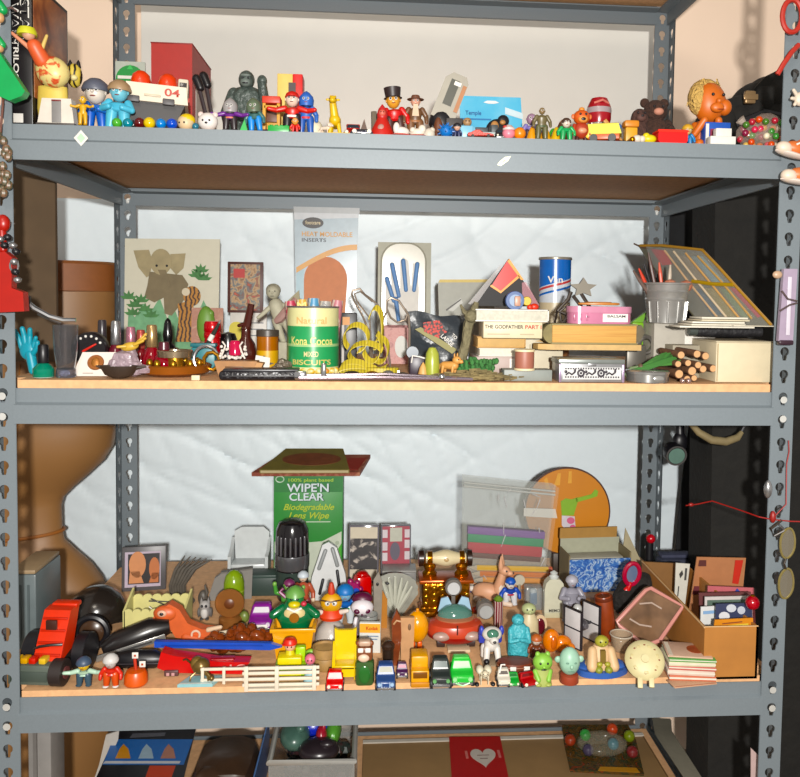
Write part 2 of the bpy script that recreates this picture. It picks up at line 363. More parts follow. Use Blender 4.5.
# ------------------------------------------------------------------ steel shelving
STEEL = M('#6b7378', .5, .1, n=.03, sc=300); BOARD = M('#c59a72', .7, n=.1, sc=90, bump=.05)
EDGE = M('#e0b274', .75, n=.12, sc=160)
u = at3('shelving_unit', 'tall grey steel shelving unit with slotted posts and chipboard shelves', 'shelves', (0, 0, 0), sc=1)
def key(a):                                  # keyhole outline radius by angle (circle over slot)
    c, s_ = cos(a), sin(a); best = 0
    for i in range(400):
        r = .0155*(i+1)/400; x, z = r*c, r*s_
        if x*x+z*z <   .0076**2 or (abs(x) < .0042 and -.0148 < z < 0): best = r
    return best
NK = 32; KEY = [(key(2*pi*i/NK+.001)) for i in range(NK)]
def flange(g, x0, x1, pz, n, z0, fn):
    """strip of n keyhole cells of height pz; fn(u,z)->point"""
    cx = (x0+x1)/2; hw = (x1-x0)/2
    for k in range(n):
        cz = z0+pz*(k+.5)+.003; vs = []
        for i in range(NK):
            a = 2*pi*i/NK+.001; c, s_ = cos(a), sin(a)
            vs.append((cx+KEY[i]*c, cz+KEY[i]*s_))
        for i in range(NK):
            a = 2*pi*i/NK+.001; c, s_ = cos(a), sin(a)
            lo, hi = z0+pz*k-cz, z0+pz*(k+1)-cz
            t = min(hw/abs(c) if abs(c) > 1e-6 else 9, (hi/s_ if s_ > 1e-6 else 9), (lo/s_ if s_ < -1e-6 else 9))
            vs.append((cx+t*c, cz+t*s_))
        # corners
        for (ux, uz) in ((x0, z0+pz*k), (x1, z0+pz*k), (x1, z0+pz*(k+1)), (x0, z0+pz*(k+1))):
            j = min(range(NK), key=lambda i: (vs[NK+i][0]-ux)**2+(vs[NK+i][1]-uz)**2); vs[NK+j] = (ux, uz)
        o = len(vs); pts = [fn(a, b, 0) for a, b in vs]+[fn(a, b, 1) for a, b in vs]
        fs = []
        for i in range(NK):
            j = (i+1) % NK
            fs += [(i, j, NK+j, NK+i), (o+i, o+NK+i, o+NK+j, o+j), (i, o+i, o+j, j)]
        g.add(pts, fs)
PIT_ = .0381; NP = 50; TH = .0022
for sx in (-1, 1):
    for fr in (0, 1):
        g = G(); X0, X1 = (sx*W/2, sx*(W/2-PW)); yy = D if fr else 0; dy = -1 if fr else 1
        flange(g, 0, PW, PIT_, NP, .06, lambda a, b, k: (sx*(W/2-a), yy+dy*k*TH, b))
        flange(g, 0, PW, PIT_, NP, .06, lambda a, b, k: (sx*(W/2-k*TH), yy+dy*a, b))
        g.b(sx*(W/2-PW/2), yy+dy*TH/2, 0, PW, TH, .06, 0).b(sx*(W/2-TH/2), yy+dy*PW/2, 0, TH, PW, .06, 0)
        po = u.p('post', STEEL, g)
        for zb in (ZB, ZM, ZT):
            for dz in (.012, .044):
                po.p('rivet', M('#d6d6d2', .25, .5), G().l([(.006, 0), (.005, .0018), (.002, .003)], sx*(W/2-PW/2), (yy+TH if fr else -.003), zb-dz, 10, ax='y'))
LOWZ = .30
for zi, zb in enumerate((.2, ZB, ZM, ZT, ZTOP)):
    for (yy, dy) in ((0, 1), (D, -1)):
        # stepped beam profile (y,z)
        e = .006 if yy == 0 else -.006
        pf = [(yy+dy*.004, zb), (yy+dy*.004, zb-BH*.40), (yy+dy*.0003-dy*.002, zb-BH*.47), (yy-dy*.002, zb-BH), (yy+dy*.006, zb-BH), (yy+dy*.006, zb-BH*.5), (yy+dy*.03, zb-BH*.45), (yy+dy*.03, zb-BH*.4), (yy+dy*.007, zb-BH*.4), (yy+dy*.007, zb)]
        u.p('beam', STEEL, G().pr(pf, -W/2+PW*.93, W-2*PW*.93, 'x'))
    for sx in (-1, 1):
        xx = sx*(W/2-.003); pf = [(xx, zb), (xx, zb-BH), (xx-sx*.006, zb-BH), (xx-sx*.006, zb-BH*.5), (xx-sx*.03, zb-BH*.45), (xx-sx*.03, zb-BH*.38), (xx-sx*.008, zb-BH*.38), (xx-sx*.008, zb)]
        u.p('side_beam', STEEL, G().pr(pf, .004, D-.008, 'y'))
    t0, t1 = {0: (-.02, -.004), 1: (-.006, .010), 2: (-.003, .013), 3: (-.016, .0006), 4: (-.016, .0)}[zi]
    ins = PW+.001 if t1 > .001 else .012
    g = G().b(0, D/2, zb+t0, W-2*PW-.002 if t1 > .001 else W-.03, D-.012 if t1 > .001 else D-.03, t1-t0, 0)
    if t1 > .001: g.b(0, D/2, zb+t0, W-.02, D-2*PW-.01, t1-t0-.0005, 0)
    u.p('shelf_board', [BOARD], g)
# beam top lip of the bottom-most part: sticker and labels
def face(name, label, cat, px, py, Y, **k):
    return at3(name, label, cat, P(px, py, Y), sc=(P(px, py, Y)-CAM).dot(cF)/FPX, **k)
t = face('price_sticker', 'small white diamond sticker with a green mark on top shelf beam', 'sticker', 81, 138, -.0025)
t.p('label', [WHT], G().pr([(-7, 0), (0, -8), (7, 0), (0, 8)], 0, .3)); t.p('printed_mark', M('#9fd6a0', .6), G().pr([(-4, 0), (0, -5), (4, 0), (0, 5)], -.25, .3))
t = face('sticker', 'white leaf-shaped sticker scrap on the middle of the top beam', 'sticker', 504, 161, -.0025)
t.p('label', M('#e6e8c8', .6), G().pr([(-7, -4), (-3, -5), (4, 0), (7, 5), (1, 4), (-4, 0)], 0, .3)); t.p('printed_mark', M('#a9c48e', .6), G().pr([(-3, -2), (0, -1), (3, 2), (0, 1)], -.25, .3))
# ------------------------------------------------------------------ sheets behind
def cloth(name, x0, x1, z0, z1, y, amp, nx, nz, fn, mat, label, cat, x1f=None, x0f=None):
    g = G(); vs = []; fs = []
    for j in range(nz+1):
        for i in range(nx+1):
            a, b = i/nx, j/nz; z = z0+(z1-z0)*b
            xa = x0f(b) if x0f else x0; xb = x1f(b) if x1f else x1
            x = xa+(xb-xa)*a; vs.append((x, y+amp*fn(x, z), z))
    n = len(vs)
    for j in range(nz):
        for i in range(nx): q = j*(nx+1)+i; fs.append((q, q+1, q+nx+2, q+nx+1))
    g.add(vs, fs)
    t = at3(name, label, cat, (0, 0, 0), sc=1); p = t.p(name, mat, g); m = p.o.modifiers.new('s', 'SOLIDIFY'); m.thickness = .003; m.offset = 1
    return t
from mathutils import noise
def crease(x, z):
    v = 0
    for k, (a, f, ph) in enumerate(((.5, 30, 0), (.8, 17, 1.3), (1.15, 44, 2.1), (.35, 23, .4), (-.5, 28, 1.1))):
        q = (z*cos(a)+x*sin(a))*f+ph+2.5*noise.noise(Vector((x*2.2+k, z*2.2, k*3.1)))
        v += (1-abs(sin(q)))**6*max(0, noise.noise(Vector((x*1.7, z*1.7+k*5, 2.2)))+.35)
    return v*.6+.8*noise.noise(Vector((x*3, z*3, 0)))
cloth('plastic_sheet', -1.05, .93, ZB-.25, ZT-.02, WY-.03, .011, 190, 120, crease, M('#dbe5ea', .5, n=.01), 'creased white sheet hung behind the two lower shelves', 'sheet')
t = at3('backing_panel', 'smooth pale grey-white panel standing behind the top shelf', 'panel', (.012, WY-.022, ZT-.015), sc=1)
t.p('panel', M('#dcd9d2', .6, n=.015, sc=12), G().b(0, 0, 0, 1.33, .012, .62, .002))
def folds(x, z): return sin(x*42+2*noise.noise(Vector((x*3, z*.8, 0))))+.6*sin(x*95+z*3+3*noise.noise(Vector((x*5, z, 4))))
BCL = M('#131416', .95, n=.35, sc=25, bump=.3)
cloth('black_curtain', .7, 1.6, .2, ZT+.05, D+.055, .012, 150, 30, folds, BCL, 'black cloth hanging in folds at the right end of shelving', 'curtain',
      x0f=lambda b: (P(662, 300, D+.055).x if b > .62 else P(690-40*max(0,.6-b), 450, D+.055).x))
# left end: brown board, form
XB = lambda px, Y: P(px, 300, Y).x
t = at3('brown_cloth', 'dark brown cloth panel hanging at left end of the middle shelf', 'cloth', (0, 0, 0), sc=1)
g = G().b(0, 0, .745, .55, .012, .40, .002)
t.o.location = (P(57, 260, .3).x-.275, .3, .39); t.p('panel', M('#4c3c2a', .9, n=.15, sc=14, bump=.2), g)
# hourglass form: lathe from silhouette (pixel right edge, pixel row) at depth Yf
Yf = .63; cxp = 22
sil = [(262, 117), (268, 118), (330, 117), (360, 116), (400, 116), (430, 115), (445, 113), (460, 104), (475, 88), (487, 74), (497, 64), (505, 61.5), (530, 62), (540, 64), (552, 76), (565, 90), (580, 101), (600, 109), (640, 114), (690, 116), (720, 116), (760, 112), (800, 104)]
zz = lambda py: P(30, py, Yf).z
base = P(cxp, 400, Yf); k = (base-CAM).dot(cF)/FPX
prof = [((px-cxp)*k, zz(py)-.30) for py, px in sil][::-1]
prof = [(prof[0][0]*.9, 0)]+prof
t = at3('dress_form', 'tan hourglass-shaped dress form standing beyond left end of shelving', 'dress form', (base.x-.006, Yf, .30), sc=1)
SK = M('#85603a', .5, n=.08, sc=5)
t.p('torso', SK, G().l(prof, n=48, sy=.5))
zb_ = zz(300)-.30; rb = (116.5-cxp)*k
t.p('top_band', M('#7e4a22', .6), G().l([(rb*.99, zz(291)-.30), (rb*1.022, zz(290)-.30), (rb*1.022, zz(264)-.30), (rb*.98, zz(261)-.30)], n=48, sy=.52))
zw = zz(520)-.30
t.p('waist_seam', M('#8a5424', .5), G().t([(cos(a)*(41.5)*k*1.0, sin(a)*41*k*.51, zz(534)-.30+.01*cos(a)) for a in [2*pi*i/32 for i in range(32)]], .004, closed=True))
t.p('stand', M('#3a2c20', .5), G().c(0, 0, -.298, .02, .298).l([(.16, -.3), (.16, -.285), (.03, -.27)], n=24))
t.p('seam', M('#8f5f2f', .5), G().t([(cos(a)*r_*1.004, sin(a)*r_*.504, z_) for (r_, z_), a in zip([((px-cxp)*k, zz(py)-.30) for py, px in sil[3:12]], [-1.35-.02*i for i in range(9)])], .0018, 6))
KA = .66
# ================================================================== TOP SHELF (lv T), left to right
t = T('book', 'black boxed book with white outlined title letters down its spine, far left', 'book', 21.5, 'T', .03)
h = 146
g = G().b(0, 47, 0, 22, 94, h, .6); t.p('cover', M('#141013', .35), g)
t.p('cover_picture', MP('noise', ['#3a1c14', '#8c4a28', '#c07a48', '#5c2c1e'], 14, .35, .6), G().b(11.1, 47, 30, .6, 86, h-34, .1))
t.txt('STAR', 4, -.4, t.H(20), 12, WHT, 42, ry=90, rx=90); t.txt('STAR', 4, -.6, t.H(20), 9, BLK, 40, ry=90, rx=90)
t.txt('WARS', -6, -.4, t.H(24), 12, WHT, 40, ry=90, rx=90); t.txt('WARS', -6, -.6, t.H(24), 9, BLK, 38, ry=90, rx=90)
t.txt('THE', 4.5, -.4, t.H(-8), 5, WHT, 10, ry=90, rx=90)
t.txt('TRILOGY', -4.5, -.4, t.H(65), 7, WHT, 50, ry=90, rx=90)
t.p('barcode_label', WHT, G().b(-3, -.5, t.H(123), 10, .6, 9, .1))
t = T('dancing_doll', 'pale yellow doll with orange bodice and red-splashed skirt, arm flung out', 'doll', 53, 'T', .05)
sk = MP('noise', ['#e9d690', '#ead890', '#d8442a', '#e6c070'], 45, .4, 1, stops=[.3, .5, .56, .7])
t.p('base', M('#e3c862', .5), G().l([(12, 0), (13, 4), (15, 20), (14, t.H(88))], 1, -2, sy=.5))
t.p('skirt', sk, G().e(4, -10, t.H(75), 17, 12, 15).rot('y', 25))
t.p('bodice', M('#e4663c', .45), G().cap((-3, -16, t.H(66)), (-8, -22, t.H(54)), 8, 7))
t.p('arm', M('#e89a78', .5), G().cap((-12, -24, t.H(56)), (-27, -26, t.H(43)), 2.4, 1.6)); t.p('arm', M('#e0c070', .5), G().cap((-2, -20, t.H(56)), (2, -18, t.H(42)), 2.2, 1.5))
hd = t.p('head', [M('#e6b090', .5), EYE], G().e(-12, -25, t.H(43), 6).m(1).e(-14, -30.6, t.H(42), .9).e(-10, -30.6, t.H(42), .9))
t.p('hat', M('#d9d840', .5), G().l([(9, -2), (9, 1), (7, 5), (1, 7)], -14, -24, t.H(42), 16))
t = T('toy_cat', 'yellow toy animal with black striped head and orange chest behind white block', 'toy animal', 75, 'T', .1)
st = MP('wave', ['#e6cf62', '#dcc04c', '#1c1712'], 40, .45, 5, stops=[0, .62, .8])
t.p('body', M('#e0b84a', .5), G().l([(9, 0), (10, 8), (7, 22), (4, 30)], 0, 0, 0)); t.p('chest', M('#d8582c', .5), G().e(0, -7, 14, 5, 3, 8))
g = G().e(0, 0, t.H(76), 7.5, 8, 12); t.p('head', [st], g)
for sx in (-1, 1): t.p('ear', BLK, G().l([(2.6, 0), (1.8, 5), (.2, 8)], sx*4, 0, t.H(68), 10))
t.p('muzzle', M('#efe0a0', .5), G().e(2, -8, t.H(80), 4, 3, 3))
t = T('toy_block', 'white plastic toy block with a grey door panel', 'toy block', 58, 'T', .026)
t.p('body', M('#e4dcd0', .5), G().pr([(-18, 0), (18, 0), (15, t.H(100)), (-13, t.H(100))], -6, 12)); t.p('door', M('#8d8a88', .5), G().b(1, -6.2, 3, 9, 1, t.H(103)-3)); t.p('lintel', M('#7c2420', .5), G().b(1, -6.4, t.H(103), 9, 1.4, 1.5)); t.p('sill', M('#4a4440', .5), G().b(0, -.5, 0, 37, 14, 2.4))
t = T('toy_figure', 'small mustard yellow figure striding at the shelf front', 'toy figure', 83, 'T', .012)
fig(t, t.H(96), '#e2ac1c', '#e2ac1c', '#e2b43c', arms='out', hd=.13)
t = T('toy_figure', 'blue figure under a shiny grey domed cap', 'toy figure', 96, 'T', .07)
fig(t, t.H(82), '#2a6ecc', '#1d63c8', '#e8ddd0', hat=('dome', '#5d6170'), arms='fwd', fat=1.5, hd=.22)
t = T('toy_figure', 'light blue figure with a sandy brown cap leaning right', 'toy figure', 117, 'T', .06, ry=4)
fig(t, t.H(84), '#58bede', '#62c4e0', '#7cc8dc', hat=('dome', '#a88a68'), arms='fwd', fat=1.7, hd=.2)
t = T('sign_card', 'grey card with a round green label on its face', 'card', 131, 'T', .3)
sheet(t, 'card', 29, t.H(62), 1.5, M('#b9c0b4', .6)); k = t.p('round_label', M('#17923c', .5), G().pr(disc(0, t.H(80), 14), -1.2, .6))
t.p('printed_triangle', M('#3dbf5a', .5), G().pr([(-3, t.H(70)), (3, t.H(70)), (0, t.H(65))], -1.6, .5)); t.p('printed_band', WHT, G().b(0, -1.5, t.H(79.5), 24, .4, 3, 0)); t.txt('SSG', 0, -1.6, t.H(86), 8, M('#68d84c', .5), 15)
balls = [(117, 122.5, 5, '#4fae3a', 'green'), (128, 122.5, 5, '#1f8496', 'teal'), (139.5, 124, 5.5, '#5c1214', 'dark red'), (149.5, 124.5, 5.8, '#e6c60c', 'yellow'), (161, 124.5, 5.3, '#1a82d0', 'sky blue'), (172, 125, 5.5, '#1c50c4', 'royal blue')]
for px, py, r, c, nm in balls:
    t = T('bead', f'{nm} round bead in the row at top shelf front edge', 'bead', px, 'T', .022, g='beads in a row'); t.p('bead', M(c, .15), G().e(0, 0, r+ .0, r))
t = T('bead', 'small black ball with a white glint between teal and dark red beads', 'bead', 133.5, 'T', .035); t.p('bead', BLKS, G().e(0, 0, 5, 5))
t = T('toy_ball_doll', 'round tan toy head with bright yellow hair among the beads', 'toy head', 186, 'T', .03)
t.p('head', [M('#e2c8a0', .5), EYE], G().e(0, 0, 8, 8.5, 8, 8).m(1).e(-5, -6, 7, 1).e(0, -8, 7, 1)); t.p('hair', M('#ecc81a', .4), G().e(1, 1, 10.5, 8.2, 8.2, 6.8))
t = T('bead', 'small dark teal bead right of the yellow-haired toy head', 'bead', 195.5, 'T', .02); t.p('bead', M('#2a7288', .3), G().e(0, 0, 3.5, 3.5))
# white pickup with orange domes
t = T('toy_truck', 'cream toy truck numbered 04 with two orange domes on top', 'toy truck', 156, 'T', .13, rz=12, ry=2)
CRM = M('#e8dcc6', .4); h = t.H(93)
t.p('body', CRM, G().pr([(-31, h-16), (30, h-16), (28, h+1), (-27, h+1)], -28, 60).b(2, 10, h, 50, 40, 5, 2)); t.p('cab', CRM, G().b(24, 16, h, 10, 26, 17, 1.5)).p('cab_window', M('#4a4646', .2), G().b(24, 2.6, h+5, 7, 1, 8, .3))
t.p('chassis', M('#241e1e', .5), G().pr([(-27, h-16), (27, h-16), (14, 3), (-18, 3)], -24, 50))
for sx in (-20, 12): t.p('bumper_block', M('#4e4a4c', .5), G().b(sx, -29, h-18, 11, 4, 6, .8))
t.p('handle', M('#d8c8ae', .5), G().b(-3, -28.8, h-11, 15, 1.4, 2)); t.txt('04', 15, -28.6, h-6, 10, M('#c23c24', .5), 14)
t.p('side_stripe', M('#c2402a', .5), G().b(30.2, 2, h-10, 1.2, 34, 4, 0))
for sx in (-15, 10): t.p('dome', M('#e84818', .3), G().l([(9, 0), (9.6, 5), (8, 11), (4, 14.5), (.2, 15.5)], sx, -12, h+1, 20))
wheelset(t, (-18, 18), (-14, 18), 8, 7, 8, M('#171416', .6), SILV)
t = T('storage_box', 'tall dark red cardboard box with a pale side panel', 'box', 172, 'T', .26, rz=0)
h = t.H(44); t.p('body', M('#b02418', .5), G().pr([(-20, 0), (20, 0), (20, h), (-20, h)], 0, 90)); t.p('side_panel', M('#c8c0b8', .5), G().b(20.2, 50, 8, .8, 70, h-38, 0)); t.p('lid', M('#8c1612', .5), G().b(0, 45, h, 41, 91, 1.2, .3))
for i, px in enumerate((209, 213)):
    t = T('drumstick', ['left dark rod of a leaning pair with thick black heads', 'right dark rod of a leaning pair with thick black heads'][i], 'rod', px+6, 'T', .2+.03*i, g='leaning rods'); h = t.H(77+3*(1-i))
    t.p('shaft', M('#3c3236', .4), G().t([(0, 0, 0), (-14-3*(1-i), 4, h-6)], 2)); t.p('head', BLK, G().cap((-12-3*(1-i), 3.6, h-8), (-16-3*(1-i), 4.4, h+1), 4, 4.5))
t = T('toy_bear_head', 'small round white toy bear with dark eyes and nose', 'toy bear', 208, 'T', .025)
t.p('head', [M('#f0e8e2', .5), EYE], G().e(0, 0, 9, 10, 9, 9).m(1).e(-3.5, -8, 9, 1.1).e(3, -8.4, 9, 1.1).e(0, -9, 6.5, 1.5, 1, 1)); 
for sx in (-1, 1): t.p('ear', M('#e0ccc6', .5), G().e(sx*7, 0, 16, 3, 2, 3))
t = T('toy_figure', 'purple figure with a pale grey head beside the gorilla', 'toy figure', 230, 'T', .03)
fig(t, t.H(101), '#6c2a8a', '#2a2024', '#a8a4a4', hat=('hood', '#a09c9c'), arms='out', fat=1.6, hd=.2, belt='#d87a5c')
# gorilla
t = T('toy_gorilla', 'big grey-green toy gorilla with one fist raised', 'toy gorilla', 247, 'T', .12); h = t.H(71); GR = M('#4a5550', .45, n=.25, sc=120, bump=.6)
t.p('body', GR, G().e(0, 0, h*.45, 15, 11, h*.3).e(0, 0, h*.62, 17, 11, h*.17))
hd = t.p('head', [GR, EYE, M('#6a746e', .5)], G().e(0, -3, h*.86, 8, 8.5, h*.13).m(2).e(0, -9, h*.81, 5.5, 4, 4.5).e(0, -10.5, h*.9, 5.5, 2, 1.6).m(1).e(-2.6, -11, h*.865, 1.1).e(2.6, -11, h*.865, 1.1).e(0, -12.5, h*.79, 3, 1, .8))
t.p('arm', GR, G().cap((14, 0, h*.66), (19, -6, h*.5), 5.5, 5).cap((19, -6, h*.5), (16, -9, h*.78), 5, 4.5).e(16, -9, h*.83, 5, 5, 6)); t.p('arm', GR, G().cap((-13, 0, h*.68), (-20, -3, h*.4), 6, 5.5).cap((-20, -3, h*.4), (-16, -8, h*.14), 5.5, 4.5).e(-16, -9, h*.12, 5.5, 5, 4.5))
for sx in (-1, 1): t.p('leg', GR, G().cap((sx*8, 0, h*.25), (sx*11, -6, h*.12), 7, 6).e(sx*12, -10, 4, 5, 8, 4))
t = T('toy_block', 'small bright green brick peeking out below the gorilla', 'toy block', 244, 'T', .025); t.p('block', M('#1fae4a', .4), G().pr([(-4, 0), (4, 0), (1, 12)], -3, 6))
t = T('toy_figure', 'blue-trousered figure with a mossy head right of the gorilla', 'toy figure', 256, 'T', .03, ry=-6)
fig(t, t.H(101), '#3f6a66', '#2f8ee0', '#6a7a5c', hat=('hood', '#5e6c56'), arms='down', fat=1.5, hd=.2)
t = T('toy_house', 'tiny yellow toy shopfront with a red roof and brown window', 'toy house', 272, 'T', .09); h = t.H(98)
t.p('walls', M('#d8a03c', .5), G().b(-7, 0, 0, 3, 14, h-6).b(7, 0, 0, 3, 14, h-6).b(0, 5, 0, 14, 3, h-6).b(0, 0, h-12, 14, 14, 3)); t.p('roof', M('#d03a22', .45), G().b(0, 0, h-7, 18, 16, 7, 1)); t.p('window', M('#5e3018', .5), G().b(0, 1, h-24, 11, 4, 11)); t.p('counter', M('#2a1e22', .5), G().b(0, -4, 0, 18, 12, 9))
t = T('toy_ladder', 'thin reddish toy ladder leaning against the yellow and red box', 'toy ladder', 270, 'T', .2, ry=22); h = t.H(80)
for sx in (-2.5, 2.5): t.p('rail', M('#9a5a44', .5), G().b(sx, 0, 0, 1.2, 1.2, h, 0))
for i in range(7): t.p('rung', M('#9a5a44', .5), G().b(0, 0, h*(.3+.1*i), 5, 1, 1, 0))
t = T('toy_tower', 'tall yellow box with red right side and a small dark window', 'toy box', 291, 'T', .15); h = t.H(77)
t.p('body', [M('#ecc970', .5), M('#d8261c', .45)], G().b(-5, 0, 0, 15, 22, h, .6).m(1).b(7.3, 0, 0, 9.6, 22, h, .6)); t.p('window', M('#3e2c2e', .5), G().b(2, -11.3, t.H(95), 7, 1, 9, 0))
t = T('toy_figure', 'red and white figure with big black legs, at the tower foot', 'toy figure', 292, 'T', .045)
fig(t, t.H(93), '#d02a20', '#19161a', '#ecd2c0', hat=('cap', '#c8281e'), arms='out', fat=1.5, hd=.17, belt='#f0e8e0')
t = T('toy_figure', 'blue-suited figure with red and white belt, right of the tower', 'toy figure', 306, 'T', .05)
fig(t, t.H(94), '#3a6cc0', '#2d5cb0', '#5a86cc', hat=('hood', '#3466bc'), arms='down', fat=1.3, hd=.15, belt='#c8323a', shoes='#c02830')
t = T('toy_block', 'flat green studded brick in front of the toy shop', 'toy brick', 279, 'T', .03)
g = G().b(0, 0, 0, 21, 10, 7, .4); t.p('brick', M('#14a03e', .35), g)
for i in range(4): t.p('stud', M('#14a03e', .35), G().c(-7.5+5*i, 0, 7, 1.7, 1.4, n=12))
t = T('toy_figure', 'tiny red figure with an orange face at the front edge', 'toy figure', 295, 'T', .02); fig(t, t.H(118), '#d63024', '#d0261e', '#eaa050', fat=1.6, hd=.24)
t = T('toy_shell', 'cream lump-shaped toy left of the yellow giraffe', 'toy', 315, 'T', .06); t.p('body', M('#e6dcc0', .6, n=.1, sc=150), G().e(0, 0, 9, 8, 7, 9).e(4, -2, 5, 6, 5, 5))
t = T('toy_sheep', 'pale cream crouching toy lamb before the yellow giraffe', 'toy lamb', 325, 'T', .03, rz=60)
quad(t, 12, 14, '#ecdcc8', '#ead2bc', neck=.12, headr=.24, ear='side')
t = T('toy_giraffe', 'yellow long-necked toy giraffe standing alone', 'toy giraffe', 335, 'T', .035); h = t.H(98); YL = M('#e6bc24', .4)
t.p('body', YL, G().cap((0, 8, h*.35), (0, -4, h*.38), 5.5, 6).cap((0, -4, h*.4), (-2, -7, h*.8), 4.5, 3.5))
for sx in (-1, 1):
    for y in (-4, 8): t.p('leg', YL, G().cap((sx*3, y, h*.34), (sx*5, y-1, 1.5), 2.4, 1.8))
hd = t.p('head', [YL, EYE], G().e(-2, -8, h*.88, 4, 5, 4.4).e(-2, -13, h*.84, 3, 4, 2.6).m(1).e(-4.5, -11, h*.9, .8).e(.5, -11, h*.9, .8))
for sx in (-1, 1): hd.p('horn', YL, G().cap((-2+sx*2, -6, h*.93), (-2+sx*2.3, -6, h*.99), .8, 1)); hd.p('ear', YL, G().e(-2+sx*5, -6, h*.9, 2, 1, 1.2))
t.p('base', M('#d8b828', .5), G().b(4, -2, 0, 22, 12, 1.6))
t = T('toy_car', 'low red toy car near the middle of the top shelf', 'toy car', 353, 'T', .07); car(t, 18, t.H(124), 22, '#b3231c', kind='low')
t = T('toy_car', 'low navy blue toy car in front of the red one', 'toy car', 362, 'T', .035); car(t, 22, t.H(129), 24, '#23264a', kind='low')
t = T('toy_leaf', 'brown pointed leaf-shaped piece standing behind the navy car', 'toy leaf', 364, 'T', .09); t.p('leaf', M('#5e4433', .6), G().pr([(-1, 0), (1, 0), (4, 10), (0, t.H(119)), (-4, 12)], 0, 2.4))
t = T('stick', 'short grey stick standing left of the red gnome', 'stick', 374, 'T', .08); t.p('stick', M('#6e6252', .8), G().t([(0, 0, 0), (.5, 0, 14), (-.5, 0, t.H(112))], [3, 3.4, 2.8]))
t = T('toy_gnome', 'red hooded gnome kneeling with a round pink face', 'toy gnome', 382, 'T', .035); h = t.H(105)
t.p('robe', M('#c42a22', .45), G().l([(13, 0), (12, 4), (7, h*.45), (4.5, h*.6)], n=18)); t.p('hood', M('#c02c2c', .45), G().l([(5, 0), (5.4, 4), (4, 9), (.3, 14)], 0, 0, h*.58, 14)); t.p('head', [M('#d86a58', .5), EYE], G().e(0, -3, h*.72, 3.6).m(1).e(-1.3, -6.3, h*.74, .6).e(1.3, -6.3, h*.74, .6)); t.p('apron', M('#b88a80', .5), G().e(-1, -8, h*.2, 4, 3, 5))
t = T('toy_figure', 'red-jacketed figure in a tall black hat with yellow face', 'toy figure', 396, 'T', .06, ry=-5); fig(t, t.H(94), '#cc2222', '#4a2620', '#e0a040', hat=('tall', '#2a1c1c'), arms='down', fat=1.5, hd=.17)
t = T('toy_figure', 'adventurer figure in brown brimmed hat and open brown jacket', 'toy figure', 415, 'T', .06); fig(t, t.H(97), '#6b4a30', '#7a5232', '#d8a088', hat=('brim', '#6e4430'), arms='down', fat=1.35, hd=.12, belt='#a06a40')
t.p('shirt', M('#d8bca0', .6), G().pr([(-3.4, t.H(118)), (3.4, t.H(118)), (2.2, t.H(106)), (-2.2, t.H(106))], -5.6, 2))
t = T('toy_boot', 'tiny white and red shoe-like toys lying at shelf front', 'toy', 402, 'T', .02, rz=20); t.p('upper', M('#eee4dc', .5), G().e(0, 0, 4.5, 8, 4, 4.5).e(-6, 0, 7, 3.5, 3.5, 6)); t.p('sole', M('#cc4a3c', .5), G().e(0, 0, 1.3, 9, 4.5, 1.3))
t = T('toy_boot', 'small cream and red crumpled toy before the brown-hatted figure', 'toy', 417, 'T', .022, rz=-15); t.p('upper', M('#e8dccc', .5), G().e(0, 0, 4, 8, 4, 4).e(5, 0, 7, 4, 3, 4.5).e(-4, -2, 6, 3, 3, 3)); t.p('sole', M('#b0382c', .5), G().e(0, 0, 1, 9, 4.5, 1.1))
t = T('display_box', 'slim grey card box leaning right with black base', 'box', 432, 'T', .1, ry=21); h = t.H(76)*1.05
t.p('body', M('#a8a294', .45), G().pr([(-12, h*.35), (12, h*.35), (12, h*.92), (8, h), (-6, h), (-12, h*.9)], -5, 10)); t.p('window', M('#5a5a52', .3), G().b(-1, -5.2, h*.55, 9, .8, h*.36, 0)); t.p('label', WHT, G().b(2, -5.8, h*.84, 7, .6, 4, 0)); t.p('side_stripe', M('#b0764a', .5), G().b(9.5, -5.3, h*.5, 4, .8, h*.38, 0)); t.p('base', BLK, G().e(0, 0, h*.32, 12, 8, h*.17).b(0, 0, 0, 14, 10, h*.3))
t = T('toy_egg', 'brown egg-shaped toy behind the blue spiky ball', 'toy egg', 438, 'T', .09); t.p('egg', M('#6e4028', .5), G().e(0, 0, t.H(117)/2, 5, 5, t.H(117)/2))
t = T('toy_shell', 'small white rounded toy left of the blue spiky ball', 'toy', 429, 'T', .05); t.p('body', M('#ded4c4', .5), G().e(0, 0, 6, 6, 5, 6).e(-5, 0, 4, 5, 4, 4).e(3, 0, 10, 3, 3, 3))
t = T('spiky_ball', 'bright blue spiky ball at the top shelf front', 'ball', 446, 'T', .025); h = 6.5
g = G().e(0, 0, h, 6.5)
for i in range(26):
    a = i*2.4; zz_ = 1-2*(i+.5)/26; r_ = math.sqrt(1-zz_*zz_); d = Vector((r_*cos(a), r_*sin(a), zz_)); g.cap(Vector((0, 0, h))+d*5.5, Vector((0, 0, h))+d*9 if (h+d.z*9) > .4 else Vector((0, 0, h))+d*6.3, 1.2, .3, 6)
t.p('ball', M('#1a74c4', .35), g)
t = T('toy_block', 'flat dark grey bar left of the blue card', 'bar', 454, 'T', .09); t.p('bar', M('#3e3a3a', .5), G().b(0, 0, 0, 17, 8, t.H(119), 1)); 
t = T('toy_figure', 'tiny navy figure with a peach face left of blue card', 'toy figure', 457, 'T', .03); fig(t, t.H(124), '#27305c', '#27305c', '#e0b098', hat=('dome', '#1c1a22'), fat=1.6, hd=.24)
